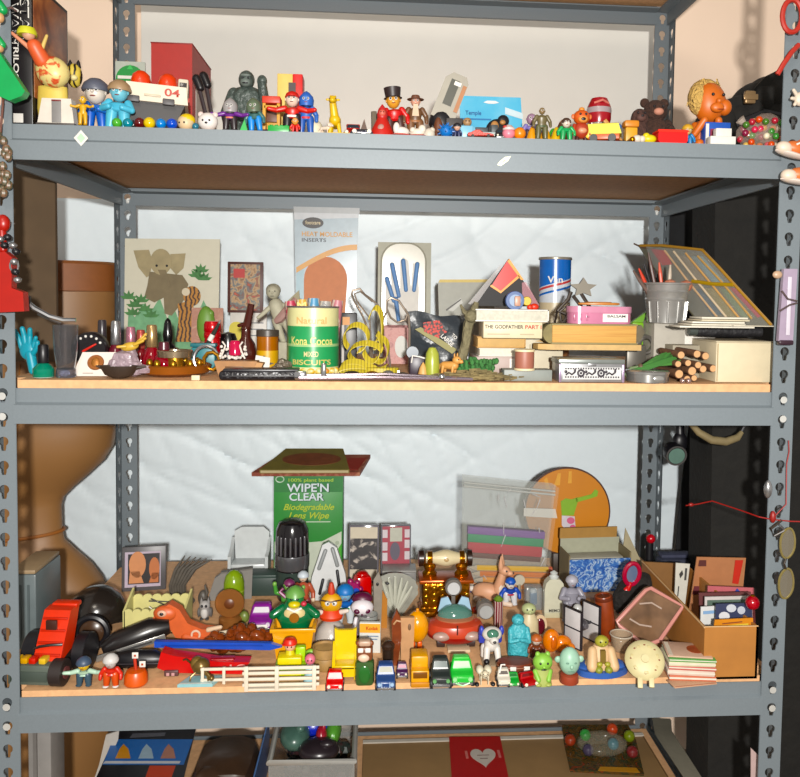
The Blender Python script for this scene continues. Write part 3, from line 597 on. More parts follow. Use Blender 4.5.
# blue card
t = T('blister_card', 'blue hang-hole card with a black headdress picture', 'card', 491, 'T', .2, rx=-6); h = t.H(95)
t.p('card', MP('noise', ['#3aa6d8', '#5cbde2', '#8fd0e8'], 9, .4, .4), G().pr([(-30, 0), (31, 0), (32, h*.45), (30, h), (-32, h), (-31, h*.5)], 0, 1.5))
t.p('hang_hole', M('#e8eef0', .5), G().pr([(-8, h*.9), (-4, h*.93), (4, h*.93), (8, h*.9), (3, h*.88), (-3, h*.88)], -.6, .5)); t.p('band', M('#cfe2ea', .5), G().pr([(14, h*.72), (32, h*.64), (32, h*.74), (14, h*.83)], -.6, .5)); t.txt('Temple', -18, -.6, h*.72, 6, M('#1d5a98', .5), 16); t.p('printed_line', M('#2a78b4', .5), G().b(-15, -.5, h*.61, 30, .4, 1.4, 0))
g = G().e(6, -2, h*.42, 12, 3, 13).e(12, -2, h*.6, 6, 3, 6).e(-1, -2, h*.25, 7, 3, 8); t.p('black_toy', BLK, g); t.p('toy_face', M('#c08a50', .5), G().e(3, -4.5, h*.5, 4, 2, 5).e(11, -4.5, h*.56, 3, 2, 2.4))
t = T('toy_robot', 'light blue boxy little robot before the blue card', 'toy robot', 466, 'T', .05); LB = M('#86c4e0', .4)
t.p('body', LB, G().b(0, 0, 3, 13, 9, 12, 1.2)); t.p('head', [M('#a8845c', .5), EYE], G().e(1, 0, 19, 4.5, 4, 4.5).m(1).e(-.6, -3.8, 19.5, .7).e(2.4, -3.8, 19.5, .7))
for sx in (-1, 1): t.p('leg', LB, G().b(sx*3.4, 0, 0, 4, 7, 4, .6)); t.p('arm', LB, G().cap((sx*7.5, 0, 13), (sx*8, -3, 6), 1.8, 1.6))
t = T('toy_car', 'long flat red toy racer at the front below the blue card', 'toy car', 481, 'T', .02, rz=78); car(t, 10, 8, 26, '#c63a34', kind='low')
t = T('toy_tank', 'grey and blue-white toy vehicle on the shelf behind the racer', 'toy vehicle', 484, 'T', .06); t.p('hull', M('#b6c4c6', .5), G().b(0, 0, 4, 30, 14, 6, 1)); t.p('turret', M('#3e4448', .5), G().b(-3, 0, 10, 13, 8, 5, 1).b(10, 0, 10, 7, 7, 8, 1)); 
for x in (-10, 0, 10): t.p('wheel', BLK, G().c(x, -8, 4, 4, 3, ax='y', n=14))
t = T('toy_car', 'tiny black toy car between red racer and pink ball', 'toy car', 500, 'T', .035); car(t, 10, 11, 13, '#2b2a30')
t = T('toy_mushroom', 'pink round toy with a white and red cap', 'toy', 508.5, 'T', .025); t.p('body', M('#e88a9c', .4), G().e(0, 0, 6, 6.5, 6, 6)); t.p('cap', M('#e4d0cc', .4), G().l([(6, 0), (6.2, 2), (3, 5), (.3, 6)], 0, 0, 9, 16)); t.p('cap_spot', M('#c4342c', .4), G().e(-4, -2.5, 12, 2.4, 2, 1.6))
t = T('bead', 'orange ball between the pink toy and the yellow cones', 'ball', 519.5, 'T', .025); t.p('ball', M('#ee8a1c', .35), G().e(0, 0, 6.3, 6.3))
for i, (px, c, nm) in enumerate(((532, '#e8a01c', 'left amber'), (545, '#eaa820', 'middle amber'), (556, '#dcb41c', 'right yellow'))):
    t = T('toy_cone', f'{nm} little cone behind the muscular figure', 'toy cone', px, 'T', .05, g='little cones'); t.p('cone', M(c, .35), G().l([(7, 0), (6.6, 2), (4, 11), (1.5, 16), (.2, 17)]))
t = T('toy_figure', 'small lavender figure left of the muscular olive one', 'toy figure', 531, 'T', .075); fig(t, t.H(114), '#8478b8', '#3a2c3c', '#a08098', fat=1.5, hd=.18, arms='down')
t = T('toy_figure', 'bare muscular olive-brown figure standing with arms apart', 'toy figure', 541.5, 'T', .03); fig(t, t.H(108), '#6c6140', '#5e5c38', '#8a7450', fat=1.35, hd=.105, arms='down', belt='#4a5a3a')
t = T('bead', 'grass green ball behind the yellow cone', 'ball', 553, 'T', .09); t.p('ball', M('#3fa832', .4), G().e(0, 0, 10, 5, 5, 10))
t = T('pebble', 'brown rounded stone behind the green and white figure', 'stone', 564, 'T', .11); t.p('stone', M('#9a6a4c', .7, n=.1), G().e(0, 0, t.H(119)/2, 8.5, 7, t.H(119)/2))
t = T('toy_figure', 'short green-bodied figure with white and brown head', 'toy figure', 566, 'T', .03); fig(t, t.H(119), '#1fa65a', '#1f9c54', '#e8d8c8', hair='#4a3020', fat=1.9, hd=.21, arms='down')
t = T('toy_monkey', 'orange-brown toy monkey with wide open mouth', 'toy monkey', 581, 'T', .035); h = t.H(109); OB = M('#b0402a', .4)
t.p('body', OB, G().e(0, 0, h*.36, 8, 6.5, h*.25)); t.p('belly', M('#e09a78', .45), G().e(0, -5, h*.33, 4.4, 2.4, 3)); t.p('head', [M('#d8602c', .4), EYE, M('#e89a50', .45)], G().e(0, 0, h*.74, 8.5, 7.5, h*.22).m(2).e(0, -5.5, h*.66, 5, 3, 3.6).m(1).e(-2.8, -6.8, h*.8, 1.2).e(2.8, -6.8, h*.8, 1.2).e(0, -8.2, h*.65, 2.4, .8, 1.6)); t.p('topknot', M('#e0903c', .5), G().e(0, 0, h*.97, 3, 2.6, 2.4))
for sx in (-1, 1): t.p('ear', M('#d8703c', .4), G().e(sx*8.5, 0, h*.76, 2, 1.3, 2.6)); t.p('leg', M('#4a1c18', .4), G().cap((sx*4, 0, 5), (sx*4.4, -1, 2), 2.6, 2.2)); t.p('arm', OB, G().cap((sx*7, 0, h*.5), (sx*8.4, -3, h*.25), 2, 1.7))
t = T('gumball_machine', 'dark red domed toy helmet standing on a white ribbed cage', 'toy machine', 598, 'T', .1); h = t.H(97)
t.p('cage', M('#cfcac4', .4), G().c(0, 0, 0, 10, h*.5, 9.5)); 
for i in range(9): a = 2*pi*i/9+.2; t.p('bar', M('#e8e4de', .3), G().b(10*cos(a), 10*sin(a), 1, 1.4, 1.4, h*.48, .2))
t.p('lid', M('#a01c26', .25), G().l([(11, 0), (12, h*.08), (12, h*.18), (11.5, h*.32), (8, h*.46), (.3, h*.5)], 0, 0, h*.5)); t.p('visor', M('#a89a9c', .3), G().l([(12.2, 0), (12.3, h*.05), (12.1, h*.1)], 0, 0, h*.68)); t.p('handle', M('#d87a6c', .4), G().t([(-7, -8, h*.85), (0, -12.5, h*.89), (7, -8, h*.85)], 1.2))
t = T('toy_truck', 'yellow and red toy tipper truck near the right end', 'toy truck', 604, 'T', .035, rz=72)
t.p('bed', M('#d8cc30', .4), G().pr([(-17, 8), (14, 8), (16, 18), (-14, 18)], -9, 18, 'x')); t.p('chassis', M('#e0602c', .4), G().b(0, 0, 3, 17, 30, 6)); t.p('cab', M('#ecc428', .4), G().b(0, 15, 4, 17, 9, 12, 2)); t.p('load', M('#a8962c', .7, bump=.5), G().b(0, -1, 15, 14, 24, 4))
for i, x in enumerate((-9, 9)):
    for y in (-8, 10): t.p('wheel', BLK, G().c(x-1.5, y, 4, 4, 3, ax='x', n=14))
t = T('toy_crane', 'yellow toy digger with slanted orange boom behind tipper truck', 'toy digger', 625, 'T', .07, g=None); t.p('cab', M('#e2a838', .45), G().b(5, 0, 5, 12, 10, 14, 1.2)); t.p('roof', M('#d88a30', .45), G().b(5, 0, 19, 15, 12, 7, 2)); t.p('track', M('#4a3a2c', .6), G().b(3, 0, 0, 24, 12, 6, 2.5)); t.p('boom', M('#c89050', .45), G().b(0, 0, 0, 4, 4, 34, .6).rot('y', -40, (0, 0, 0))); t.p('lamp', M('#3a6aa0', .4), G().e(-8, -4, 19, 3, 3, 3))
# bears
t = T('teddy_bear', 'dark brown furry teddy bear with pinkish nose and paws', 'teddy bear', 653, 'T', .11); h = t.H(101); FU = M('#41281d', .95, n=.3, sc=160, bump=.9)
def bear(t, h, fur, pale, w=1, lx=0):
    t.p('body', fur, G().e(lx, 0, h*.36, 14*w, 12*w, h*.36)); hd = t.p('head', [fur, EYE], G().e(lx, -3, h*.78, 11*w, 10*w, h*.22).m(1).e(lx-4*w, -12*w, h*.84, 1.3).e(lx+4*w, -12*w, h*.84, 1.3))
    hd.p('muzzle', M(pale, .7), G().e(lx, -12*w, h*.74, 4.6*w, 3.6, 3.6))
    for sx in (-1, 1): hd.p('ear', fur, G().e(lx+sx*9*w, 0, h*.95, 4.4*w, 3, 4.4*w)); t.p('arm', fur, G().cap((lx+sx*12*w, 0, h*.55), (lx+sx*13*w, -11, h*.36), 5*w, 4.4*w).e(lx+sx*13*w, -13, h*.35, 4*w)); t.p('leg', fur, G().cap((lx+sx*8*w, 0, h*.14), (lx+sx*10*w, -14, h*.13), 6*w, 5.4*w)).p('paw', M(pale, .7), G().e(lx+sx*10*w, -19.5*w, h*.13, 4*w, 1, 4.2*w))
bear(t, h, FU, '#c68a74', 1.1)
t = T('teddy_bear', 'dark purplish-brown seal-like plush lying left of the bear', 'plush toy', 634, 'T', .09, ry=0); h = t.H(107); F2 = M('#4c3028', .9, n=.25, sc=150, bump=.8)
t.p('body', F2, G().e(2, 0, h*.38, 13, 11, h*.38).e(4, -2, h*.7, 9, 8, h*.25)); t.p('snout', [M('#5c3c34', .8), EYE], G().e(3, -11, h*.7, 5, 4, 4).m(1).e(3, -15, h*.73, 1.6, 1, 1.2).e(0, -10, h*.82, 1.1).e(7, -10, h*.82, 1.1))
for sx in (-1, 1): t.p('flipper', F2, G().cap((2+sx*10, -4, h*.3), (2+sx*15, -10, 4), 4, 3))
t = T('toy_flower', 'white and gold crumpled trinket below the plush toys', 'trinket', 637, 'T', .022); t.p('body', M('#e2d8c8', .4), G().e(0, 0, 4, 5, 4, 4).e(5, 0, 4, 3.5, 3, 3.5)); t.p('clasp', GOLD, G().e(-5, -1, 3, 3.2, 3, 3))
t = T('toy_duck', 'yellow rounded toy lump left of the red dish', 'toy', 649, 'T', .025); t.p('body', M('#e8d428', .4), G().e(0, 0, 4.5, 7.5, 5, 4.5).e(-3, 0, 7.5, 3.6, 3.4, 3.2))
t = T('dish', 'bright red plastic open case at the top shelf front', 'case', 670, 'T', .03); h = t.H(132)
t.p('body', M('#e01c18', .35), G().pr(rr(30, h, 4), -8, 16)); t.p('rim', M('#f03c30', .3), G().pr(rr(31, 2.5, 1, 0, h-2), -8.5, 17)); t.p('knob', M('#3a3040', .4), G().e(6, 2, h+1, 1.6, 1.6, 1.6))
# troll doll
t = T('troll_doll', 'orange-skinned doll with big head and blond hair, hand at mouth', 'doll', 704, 'T', .08); h = t.H(74); SKN = M('#d8702c', .45)
t.p('body', SKN, G().e(-4, 0, h*.2, 9, 9, h*.2)); hd = t.p('head', [SKN, EYE, M('#a8481c', .5)], G().e(3, -2, h*.62, 16, 14, h*.26).e(5, -17, h*.52, 7, 4, 5).e(6, -18, h*.6, 2.8, 3, 2.8).e(16, -8, h*.55, 7, 7, 8).m(1).e(1, -15.5, h*.69, 1.6).e(12, -14.5, h*.69, 1.6).m(2).e(7, -20, h*.49, 4, 1.2, .8))
for sx in (-1, 1): hd.p('ear', SKN, G().e(3+sx*17, 0, h*.58, 2.5, 3, 5))
HR = M('#dcb468', .8, n=.2, sc=200, bump=.9); g = G()
for i in range(420):
    a = random.uniform(0, 2*pi); b = random.uniform(.0, 1); x = 3+16*cos(a)*(.5+.5*b); y = 2+11*sin(a); 
    if y < -6 and b < .8: y = 4
    z0 = h*(.66+.2*(1-b)); d = (cos(a)*b, .3, 1.0-b*1.3); g.t([(x, y, z0), (x+d[0]*4, y+1, z0+d[2]*5), (x+d[0]*6, y+1, z0+d[2]*5-5)], [1., .8, .2], 4)
g.e(1, 4, h*.7, 18, 13, h*.25).e(-9, -2, h*.66, 9, 10, h*.2); hd.p('hair', HR, g)
for sx in (-1, 1): t.p('arm', SKN, G().cap((-2+sx*9, -2, h*.32), (-2+sx*12, -10, h*.2), 4, 3.5).cap((-2+sx*12, -10, h*.2), (0+sx*7, -16, h*.36), 3.5, 3.6)); t.p('leg', SKN, G().cap((-2+sx*6, -3, 6), (-3+sx*7, -12, 5), 5, 5))
t = T('toy_figure', 'tiny blue figure with a yellow hat left of the doll', 'toy figure', 687, 'T', .05); fig(t, t.H(126), '#2f86c4', '#2f7cb8', '#e0c080', hat=('dome', '#d8a83c'), fat=1.7, hd=.22)
t = T('storage_box', 'low blue box with a white edge behind the white bricks', 'box', 714, 'T', .06); t.p('body', M('#2c5ab8', .4), G().b(0, 0, 0, 26, 16, t.H(124), 1)); t.p('edge', WHT, G().b(-11, -8.4, 0, 3, 1, t.H(126), 0)); t.p('panel', M('#8c2a44', .5), G().b(-5, -8.4, 0, 6, 1, t.H(131), 0))
t = T('toy_brick', 'white stepped toy brick at front near the black bag', 'toy brick', 721, 'T', .02); t.p('base', WHT, G().b(0, 0, 0, 26, 10, 8, .6)); t.p('upper_step', WHT, G().b(1, 0, 8, 16, 8, 8, .6))
# black coat beyond the right end
t = at3('black_coat', 'black coat bunched beside the right end of the top shelf', 'coat', (P(792, 300, .34).x+.06, .40, 0), sc=1)
BG = M('#15130f', .9, n=.25, sc=40, bump=.5); px_ = lambda a, b: (P(a, b, .34).x-t.o.location.x, P(a, b, .34).z)
ol = [px_(716, 150), px_(717, 132), px_(721, 112), px_(728, 99), px_(742, 95), px_(755, 88), px_(766, 76), px_(778, 70), px_(795, 69), px_(830, 80), px_(842, 130)]
g = G().pr([(ol[0][0]+.03, .06)]+ol+[(ol[-1][0]-.02, .06)], -.06, .12)
for i in range(1, 10): g.e(ol[i][0], 0, ol[i][1]-.045, .04, .075, .045)
t.p('body', BG, g); q = px_(744, 101); t.p('buckle', M('#a88a64', .3, .6), G().b(q[0], -.085, q[1]-.012, .022, .012, .026, .003).b(q[0], -.09, q[1]-.005, .03, .006, .012, .002)); t.p('strap', BLK, G().t([(q[0]-.02, -.07, q[1]-.05), (q[0]+.03, -.09, q[1]-.03), (q[0]+.1, -.085, q[1]-.04)], .008))
# candy bag
t = T('candy_bag', 'clear plastic bag lumpy with many-coloured candies', 'bag', 762, 'T', .05); h = t.H(112)
t.p('bag', CLEAR('#e8d0c0', .16), G().e(0, 4, h*.42, 26, 11, h*.42).e(6, 4, h*.6, 17, 9, h*.4)); t.p('twist', CLEAR('#f0e0d0', .4), G().l([(2, 0), (5, 8)], -20, 2, h*.62, 10).rot('y', -50))
cc = ['#3c8a34', '#d83858', '#b02c3c', '#e07a2c', '#efe6c8', '#e8a030', '#8a2444', '#d8501c', '#c86a30', '#4a7a2c', '#e2be58']
random.seed(3); n = 0
spots = []
while len(spots) < 34:
    x, y, z = random.uniform(-22, 24), random.uniform(-9, 6), random.uniform(3.4, h*.85)
    if (x/25)**2+((z-h*.42)/(h*.42))**2 < .95 and all((x-a)**2+(y-b)**2+(z-c)**2 > 38 for a, b, c in spots): spots.append((x, y, z))
cbase = t
cn = {'#3c8a34': 'green', '#d83858': 'pink', '#b02c3c': 'crimson', '#e07a2c': 'orange', '#efe6c8': 'cream', '#e8a030': 'amber', '#8a2444': 'plum', '#d8501c': 'vermilion', '#c86a30': 'tan', '#4a7a2c': 'leaf green', '#e2be58': 'pale yellow'}
for i, (x, y, z) in enumerate(spots):
    c = cc[i % len(cc)]
    q = at3('candy', f'{cn[c]} ball candy inside the clear bag', 'candy', cbase.o.location+Vector((x, y, z))*cbase.s, g=f'{cn[c]} candies in the bag', sc=cbase.s); q.p('ball', M(c, .25), G().e(0, 0, 0, 3.4, n=10, k=7))
# ================================================================== MIDDLE SHELF (lv M), left to right
TEAL = M('#17a6bc', .45)
t = T('toy_hand', 'turquoise toy hand with spread fingers at the far left', 'toy hand', 27, 'M', .08, rz=-10); h = t.H(326)
t.p('palm', TEAL, G().e(1, 0, h*.5, 8.5, 4, 10).cap((4, 0, h*.42), (7, 0, 4), 5, 4.5))
for i, (x0, z0, x1, z1, r) in enumerate(((-5, h*.55, -11, h*.94, 2.6), (-1, h*.6, -3, h*.99, 2.8), (3, h*.6, 5, h*.97, 2.7), (7, h*.55, 11, h*.8, 2.4))):
    t.p('finger', TEAL, G().cap((x0, 0, z0), ((x0+x1)/2, -.6, (z0+z1)/2), r*1.1, r).cap(((x0+x1)/2, -.6, (z0+z1)/2), (x1, -2, z1-r), r, r*.85))
t.p('thumb', TEAL, G().cap((7, -1, h*.42), (13, -3, h*.56), 2.9, 2.6).cap((13, -3, h*.56), (14, -4, h*.66), 2.6, 2.2))
def polish(t, col, cap, h, r=8, ch=.5, wide=1):
    b = t.p('bottle', M(col, .08, 0, 0, 1, .05), G().l([(r*.9, 0), (r*wide, 1.5), (r*wide, h*(1-ch)*.6), (r*.6, h*(1-ch)*.92), (r*.45, h*(1-ch))])); t.p('cap', cap, G().l([(r*.52, 0), (r*.56, .6), (r*.5, h*ch*.93), (r*.4, h*ch)], z=h*(1-ch)))
t = T('nail_polish_bottle', 'squat green glass nail polish bottle with black cap', 'nail polish', 43.5, 'M', .035); h = t.H(345); polish(t, '#0e8468', BLK, h, 10, .56); t.p('foot', M('#d8dcd4', .1), G().l([(8, 0), (9.5, .6), (9.2, 2)], z=-.3))
t = T('shot_glass', 'clear shot glass standing at left front of middle shelf', 'glass', 66, 'M', .045); h = t.H(325)
t.p('wall', M('#f2f4fa', .03, 0, .96, 1, 0), G().l([(8.5, 8), (11, h*.5), (12, h), (11.3, h), (10.2, h*.5), (7.8, 9)], n=28)); t.p('base', M('#d8dcf0', .05, 0, .9, 1, 0), G().l([(9, 0), (9.6, 1), (9, 8), (8, 9)], n=28)); t.p('base_shine', GLASS('#c0c4e0', .6), G().e(0, -3, 4.5, 5, 4, 3.4))
t = T('gauge', 'round black dial gauge with red needle and white marks', 'gauge', 91, 'M', .12); h = t.H(331)
t.p('body', M('#1b171a', .3), G().l([(16, 0), (17, 2), (17, 11), (15.5, 13)], 0, -6, h-18, ax='y', n=30).b(0, 0, 0, 18, 10, h-30)); t.p('needle', M('#e03428', .4), G().cap((-5, -7, h-20), (7, -7, h-13), 1.3, .9))
for i in range(6): a = R(150-24*i); t.p('tick', WHT, G().e(13*cos(a), -6.4, h-18+13*sin(a), 1.3, .5, 1.3))
t = T('coin_card', 'small white card holding a bronze medallion', 'card', 92, 'M', .06, rx=-22, rz=6); h = t.H(353)*1.06
t.p('card', M('#efe6dc', .6), G().pr([(-19, 0), (15, 0), (22, h), (-11, h)], 0, 1)); t.p('medallion', M('#9a5c28', .35, .5), G().l([(7.5, -1.5), (8, -.8), (8, 0)], 2.5, 0, h*.56, 22, ax='y')); t.p('relief', M('#b87838', .35, .5), G().e(2.5, -1.6, h*.56, 4, .8, 5)); t.p('printed_line', M('#b0a49a', .6), G().b(-4, -.3, 2.5, 10, .4, .8, 0))
for i, (px, Y, top, c, cp, r, nm) in enumerate(((102.5, .2, 320, '#2a1a22', M('#3a3438', .3), 8, 'dark nail polish bottle with a near-black cap, left of the silver-capped ones'), (116, .13, 321, '#6a1c2c', SILV, 9, 'nail polish bottle with tall silver cap and dark plum glass'), (131, .15, 327, '#7c1420', M('#c88a9a', .25, .5), 8.5, 'nail polish bottle with pink metallic cap behind the crystal'), (152, .12, 325, '#8c1220', M('#c9a878', .25, .7), 10, 'red nail polish bottle with tall pale gold cap'), (141, .18, 330, '#7a1a20', M('#c05a50', .3, .4), 8, 'small red-glass nail polish bottle with dull red cap'))):
    t = T('nail_polish_bottle', nm, 'nail polish', px, 'M', Y, g='nail polish bottles'); polish(t, c, cp, t.H(top), r, .46)
t = T('nail_polish_bottle', 'wide crimson glass bottle with low shoulders beside the gold dish', 'nail polish', 164, 'M', .1); polish(t, '#8c1422', M('#5c2430', .3), t.H(342), 10, .25)
t = T('crystal', 'chunk of pale lilac crystal rock at middle shelf front', 'crystal', 125, 'M', .055)
g = G(); CR = M('#a8949c', .3, n=.2, sc=90, bump=.5)
for (x, y, z, a, b_, c_) in ((0, 0, 14, 15, 10, 14), (-8, -2, 10, 9, 8, 10), (9, -1, 9, 10, 8, 9), (4, 2, 22, 8, 7, 8), (18, -2, 8, 10, 5, 5)): g.e(x, y, z, a, b_, c_, 7, 4)
t.p('rock', CR, g)
t = T('toy_hand', 'tiny yellow rubbery hand resting on the lilac crystal', 'toy hand', 131, 'M', .05, up=26, ry=-12); YH = M('#d8b048', .45)
t.p('palm', YH, G().e(0, 0, 5, 9, 4, 4.5)); 
for i in range(4): t.p('finger', YH, G().cap((6, -3+2*i, 6), (15+2*(i % 2), -4+2.4*i, 8+i*2), 1.9, 1.4))
t.p('thumb', YH, G().cap((-3, -3, 6), (-10, -5, 7), 1.9, 1.4))
t = T('dish', 'small dark brown leaf-shaped dish at the very front', 'dish', 119, 'M', .03); h = 13
t.p('bowl', M('#3c2f26', .5, n=.15), G().l([(5, 0), (14, 4), (19, h), (18, h), (13, 6), (3, 3)], sy=.55, n=26)); t.p('tip', M('#3c2f26', .5), G().cap((16, 0, h-2), (26, 0, h-1), 2.4, .8)); t.p('leaf_tip', M('#43352a', .5), G().cap((-16, 0, h-2), (-22, 0, h-.5), 2.4, .8))
# brass candle dish
t = T('candle_holder', 'round copper tray with a brass cup and silver rim in its middle', 'candle holder', 175, 'M', .1); h = t.H(350)
t.p('tray', M('#b0682a', .3, .45), G().l([(26, 0), (33, 3), (35.5, 10), (34, 11), (31, 6), (2, 4)], n=40)); t.p('cup', BRASS, G().l([(10, 3), (9, 6), (9, 18), (10, h*.72), (9, h*.72)], n=26)); t.p('rim', M('#c4ae90', .2, .8), G().l([(9, h*.7), (17, h*.72), (17.5, h*.96), (16.5, h), (15.5, h*.97), (15, h*.78), (2, h*.76)], n=32)); t.p('handle', BRASS, G().t([(36+8*cos(a), 0, 14+9*sin(a)) for a in [R(200-40*i) for i in range(9)]], 1.8))
for i in range(9): a = 2*pi*i/9; t.p('scroll', BRASS, G().e(24*cos(a), 24*sin(a), 12, 3.4, 3.4, 4.5))
t = T('ring', 'silver ring hoop standing right of the brass cup', 'ring', 206, 'M', .12); t.p('band', SILV, G().t([(12*cos(a), 0, 15+13*sin(a)) for a in [2*pi*i/26 for i in range(26)]], 1.7, closed=True))
t = T('storage_tin', 'small teal tin behind the silver hoop', 'tin', 204, 'M', .17); t.p('body', M('#2f8088', .4), G().b(0, 0, 0, 24, 10, 24, 2)); t.p('lid', M('#2a727a', .4), G().b(0, 0, 24, 25, 11, 4, 1))
t = T('price_tag', 'tiny cream paper tag lying before the copper tray', 'tag', 196, 'M', .012); t.p('tag', CREAM, G().b(0, 0, 0, 8, 5, 5, .4))
# elephant picture
t = T('picture_card', 'large cream print of an elephant with a tiger cub in leaves', 'picture', 171, 'M', .57, rx=-3); k = 1
h = t.H(238); wd = 93
t.p('card', M('#e8e4cf', .7, n=.02), G().pr([(-46, 0), (46, 0), (47, h), (-46, h-1)], 0, 1.6))
EL = M('#86785a', .7, n=.12, sc=40); EL2 = M('#b0a27c', .7, n=.12, sc=40)
def flat(nm, mt, out, y=-.4): return t.p(nm, mt, G().pr(out, y-.3, .3))
Z = lambda py: t.H(py); X = lambda px: (px-171.5)
flat('elephant_ear', EL2, [(X(134), Z(251)), (X(149), Z(250)), (X(153), Z(262)), (X(150), Z(276)), (X(147), Z(278)), (X(139), Z(268))]); flat('elephant_ear', EL2, [(X(170), Z(254)), (X(185), Z(253)), (X(183), Z(268)), (X(176), Z(275)), (X(170), Z(268))])
flat('elephant_body', EL, [(X(150), Z(272)), (X(182), Z(275)), (X(188), Z(284)), (X(184), Z(300)), (X(172), Z(316)), (X(165), Z(314)), (X(164), Z(298)), (X(155), Z(303)), (X(145), Z(298)), (X(148), Z(286))], -.7)
flat('elephant_head', EL2, disc(X(161), Z(262), 10.5, 22, 13), -1.0); flat('elephant_trunk', EL, [(X(158), Z(270)), (X(166), Z(270)), (X(171), Z(286)), (X(168), Z(289)), (X(163), Z(280))], -1.3)
for px in (157, 167): flat('elephant_eye', EYE, disc(X(px), Z(266), 1.2, 10), -1.5)
LG = M('#7fb88a', .7, n=.15, sc=60); LG2 = M('#4f8a4c', .7, n=.2, sc=60)
flat('foliage', LG, [(X(128), Z(352)), (X(215), Z(352)), (X(212), Z(318)), (X(203), Z(300)), (X(196), Z(318)), (X(188), Z(304)), (X(178), Z(318)), (X(172), Z(302)), (X(168), Z(320)), (X(160), Z(298)), (X(152), Z(312)), (X(144), Z(304)), (X(136), Z(318)), (X(130), Z(310))], -.5)
for (a, b_) in ((130, 300), (136, 308), (142, 303), (134, 316), (146, 312), (152, 318), (196, 277), (203, 280), (200, 272)):
    g = G()
    for q in range(5):
        an = R(20+35*q); dx, dz = cos(an), sin(an); g.pr([(X(a), Z(b_)), (X(a)+dx*5-dz*1.6, Z(b_)+dz*5+dx*1.6), (X(a)+dx*9, Z(b_)+dz*9), (X(a)+dx*5+dz*1.6, Z(b_)+dz*5-dx*1.6)], -1.2, .3)
    t.p('leaf_spray', LG2, g)
TG = MP('wave', ['#c48a3a', '#b87a2c', '#3a2414'], 55, .6, 6, stops=[0, .55, .8], stretch=(.6, 1, 1.4))
flat('tiger_body', TG, [(X(178), Z(304)), (X(192), Z(300)), (X(196), Z(318)), (X(194), Z(342)), (X(176), Z(342)), (X(179), Z(320))], -1.6); flat('tiger_head', TG, disc(X(192), Z(296), 8.5, 20, 10), -2.0); flat('tiger_cheek', M('#e8dcc0', .7), disc(X(186), Z(292), 4, 12, 4), -2.3)
# black bottle, pen
t = T('perfume_bottle', 'black glass bottle with a stepped finial stopper', 'bottle', 168, 'M', .2); h = t.H(318)
t.p('bottle', BLKS, G().b(0, 0, 0, 20, 12, h*.42, 2)); t.p('stopper', BLKS, G().l([(6, 0), (6.5, 2), (4, 5), (4.6, 9), (5, h*.25), (4.2, h*.36), (3.5, h*.47), (2.6, h*.53), (.4, h*.58)], z=h*.42)); t.p('shoulder', BLKS, G().l([(8.5, 0), (6, 4)], z=h*.4))
t = T('pen', 'dark green pen propped upright with a white band', 'pen', 194, 'M', .18, ry=28); h = t.H(323)*1.1; t.p('barrel', M('#2a352e', .3), G().t([(0, 0, 0), (0, 0, h*.8), (0, 0, h)], [2.3, 2.3, 1.4])); t.p('band', WHT, G().c(0, 0, h*.62, 2.6, 7)); t.p('tip', SILV, G().t([(0, 0, h), (0, 0, h+4)], [1.2, .3]))
t = T('toy_leaf', 'green apple-shaped toy set before a pinkish card', 'toy', 206, 'M', .42, up=0); h = t.H(306); t.p('body', M('#6f9a3c', .5), G().e(0, 0, h*.64, 9, 5, h*.36).e(4, 0, h*.86, 4, 3, 4)); t.p('stand', M('#9a8a6c', .6), G().c(0, 0, 0, 6, h*.34))
t = T('picture_card', 'pinkish brown card propped behind the green apple toy', 'card', 207, 'M', .5, rx=-4); sheet(t, 'card', 31, t.H(308), 1.5, MP('noise', ['#c89a84', '#b88470', '#d8b098'], 30, .6))
t = T('flashlight', 'bright red metal cylinder with ribbed upper half', 'flashlight', 212.5, 'M', .2); h = t.H(321); RD = M('#cc1228', .22, .35)
t.p('body', RD, G().l([(7.2, 0), (7.8, 1), (7.8, h*.62), (7.2, h*.66)])); t.p('cap', RD, G().l([(8.2, 0), (8.4, 1), (8.4, h*.1), (7.9, h*.12), (8.4, h*.14), (8.4, h*.28), (7, h*.34), (.5, h*.35)], z=h*.65))
t = T('bottle', 'short bottle with a domed black cap behind white filigree', 'bottle', 228, 'M', .22); h = t.H(332); t.p('body', M('#3a3238', .3), G().l([(7, 0), (8, 1), (8, h*.5)])); t.p('cap', BLKS, G().l([(8.5, h*.45), (8.7, h*.8), (7, h*.95), (.4, h)]))
t = T('trinket', 'white filigree trinket clasping a small magenta bottle', 'trinket', 233, 'M', .09, up=16); h = 30
t.p('bottle', M('#c41c4c', .15), G().l([(5, 4), (6, 5), (6, 16), (4, 19)], 2, 0)); g = G(); random.seed(5)
for i in range(26): x = random.uniform(-12, 13); g.e(x, random.uniform(-4, 4), 1.5+random.uniform(0, 2 if abs(x) < 5 else 12), 1.6, 1.2, 1.6, 7, 5)
for sx in (-1, 1): g.t([(sx*12, -2, 1), (sx*9, -3, 8), (sx*7, -3, 14), (sx*10, -3, 18)], .9)
t.p('filigree', M('#e8e0d6', .5), g)
t = T('brown_bottle', 'dark brown bottle with a long slanting spout', 'bottle', 246, 'M', .2); h = t.H(303); BB = M('#4a1f18', .15)
t.p('body', BB, G().l([(9, 0), (10, 2), (10.5, 18), (9, 26), (5, 32), (4.5, 40)])); t.p('spout', BB, G().t([(0, 0, 40), (2, 0, 50), (5, 0, h-1)], [4.4, 4, 3.4])); t.p('lip', BB, G().l([(4.5, 0), (5.2, 1), (4.4, 3)], z=40)); t.p('arm', BB, G().cap((0, 0, 46), (-7, 0, 44), 2.4, 1.8))
t = T('jar', 'mustard-labelled jar with a dark lid and ship silhouette', 'jar', 267.5, 'M', .19); h = t.H(330)
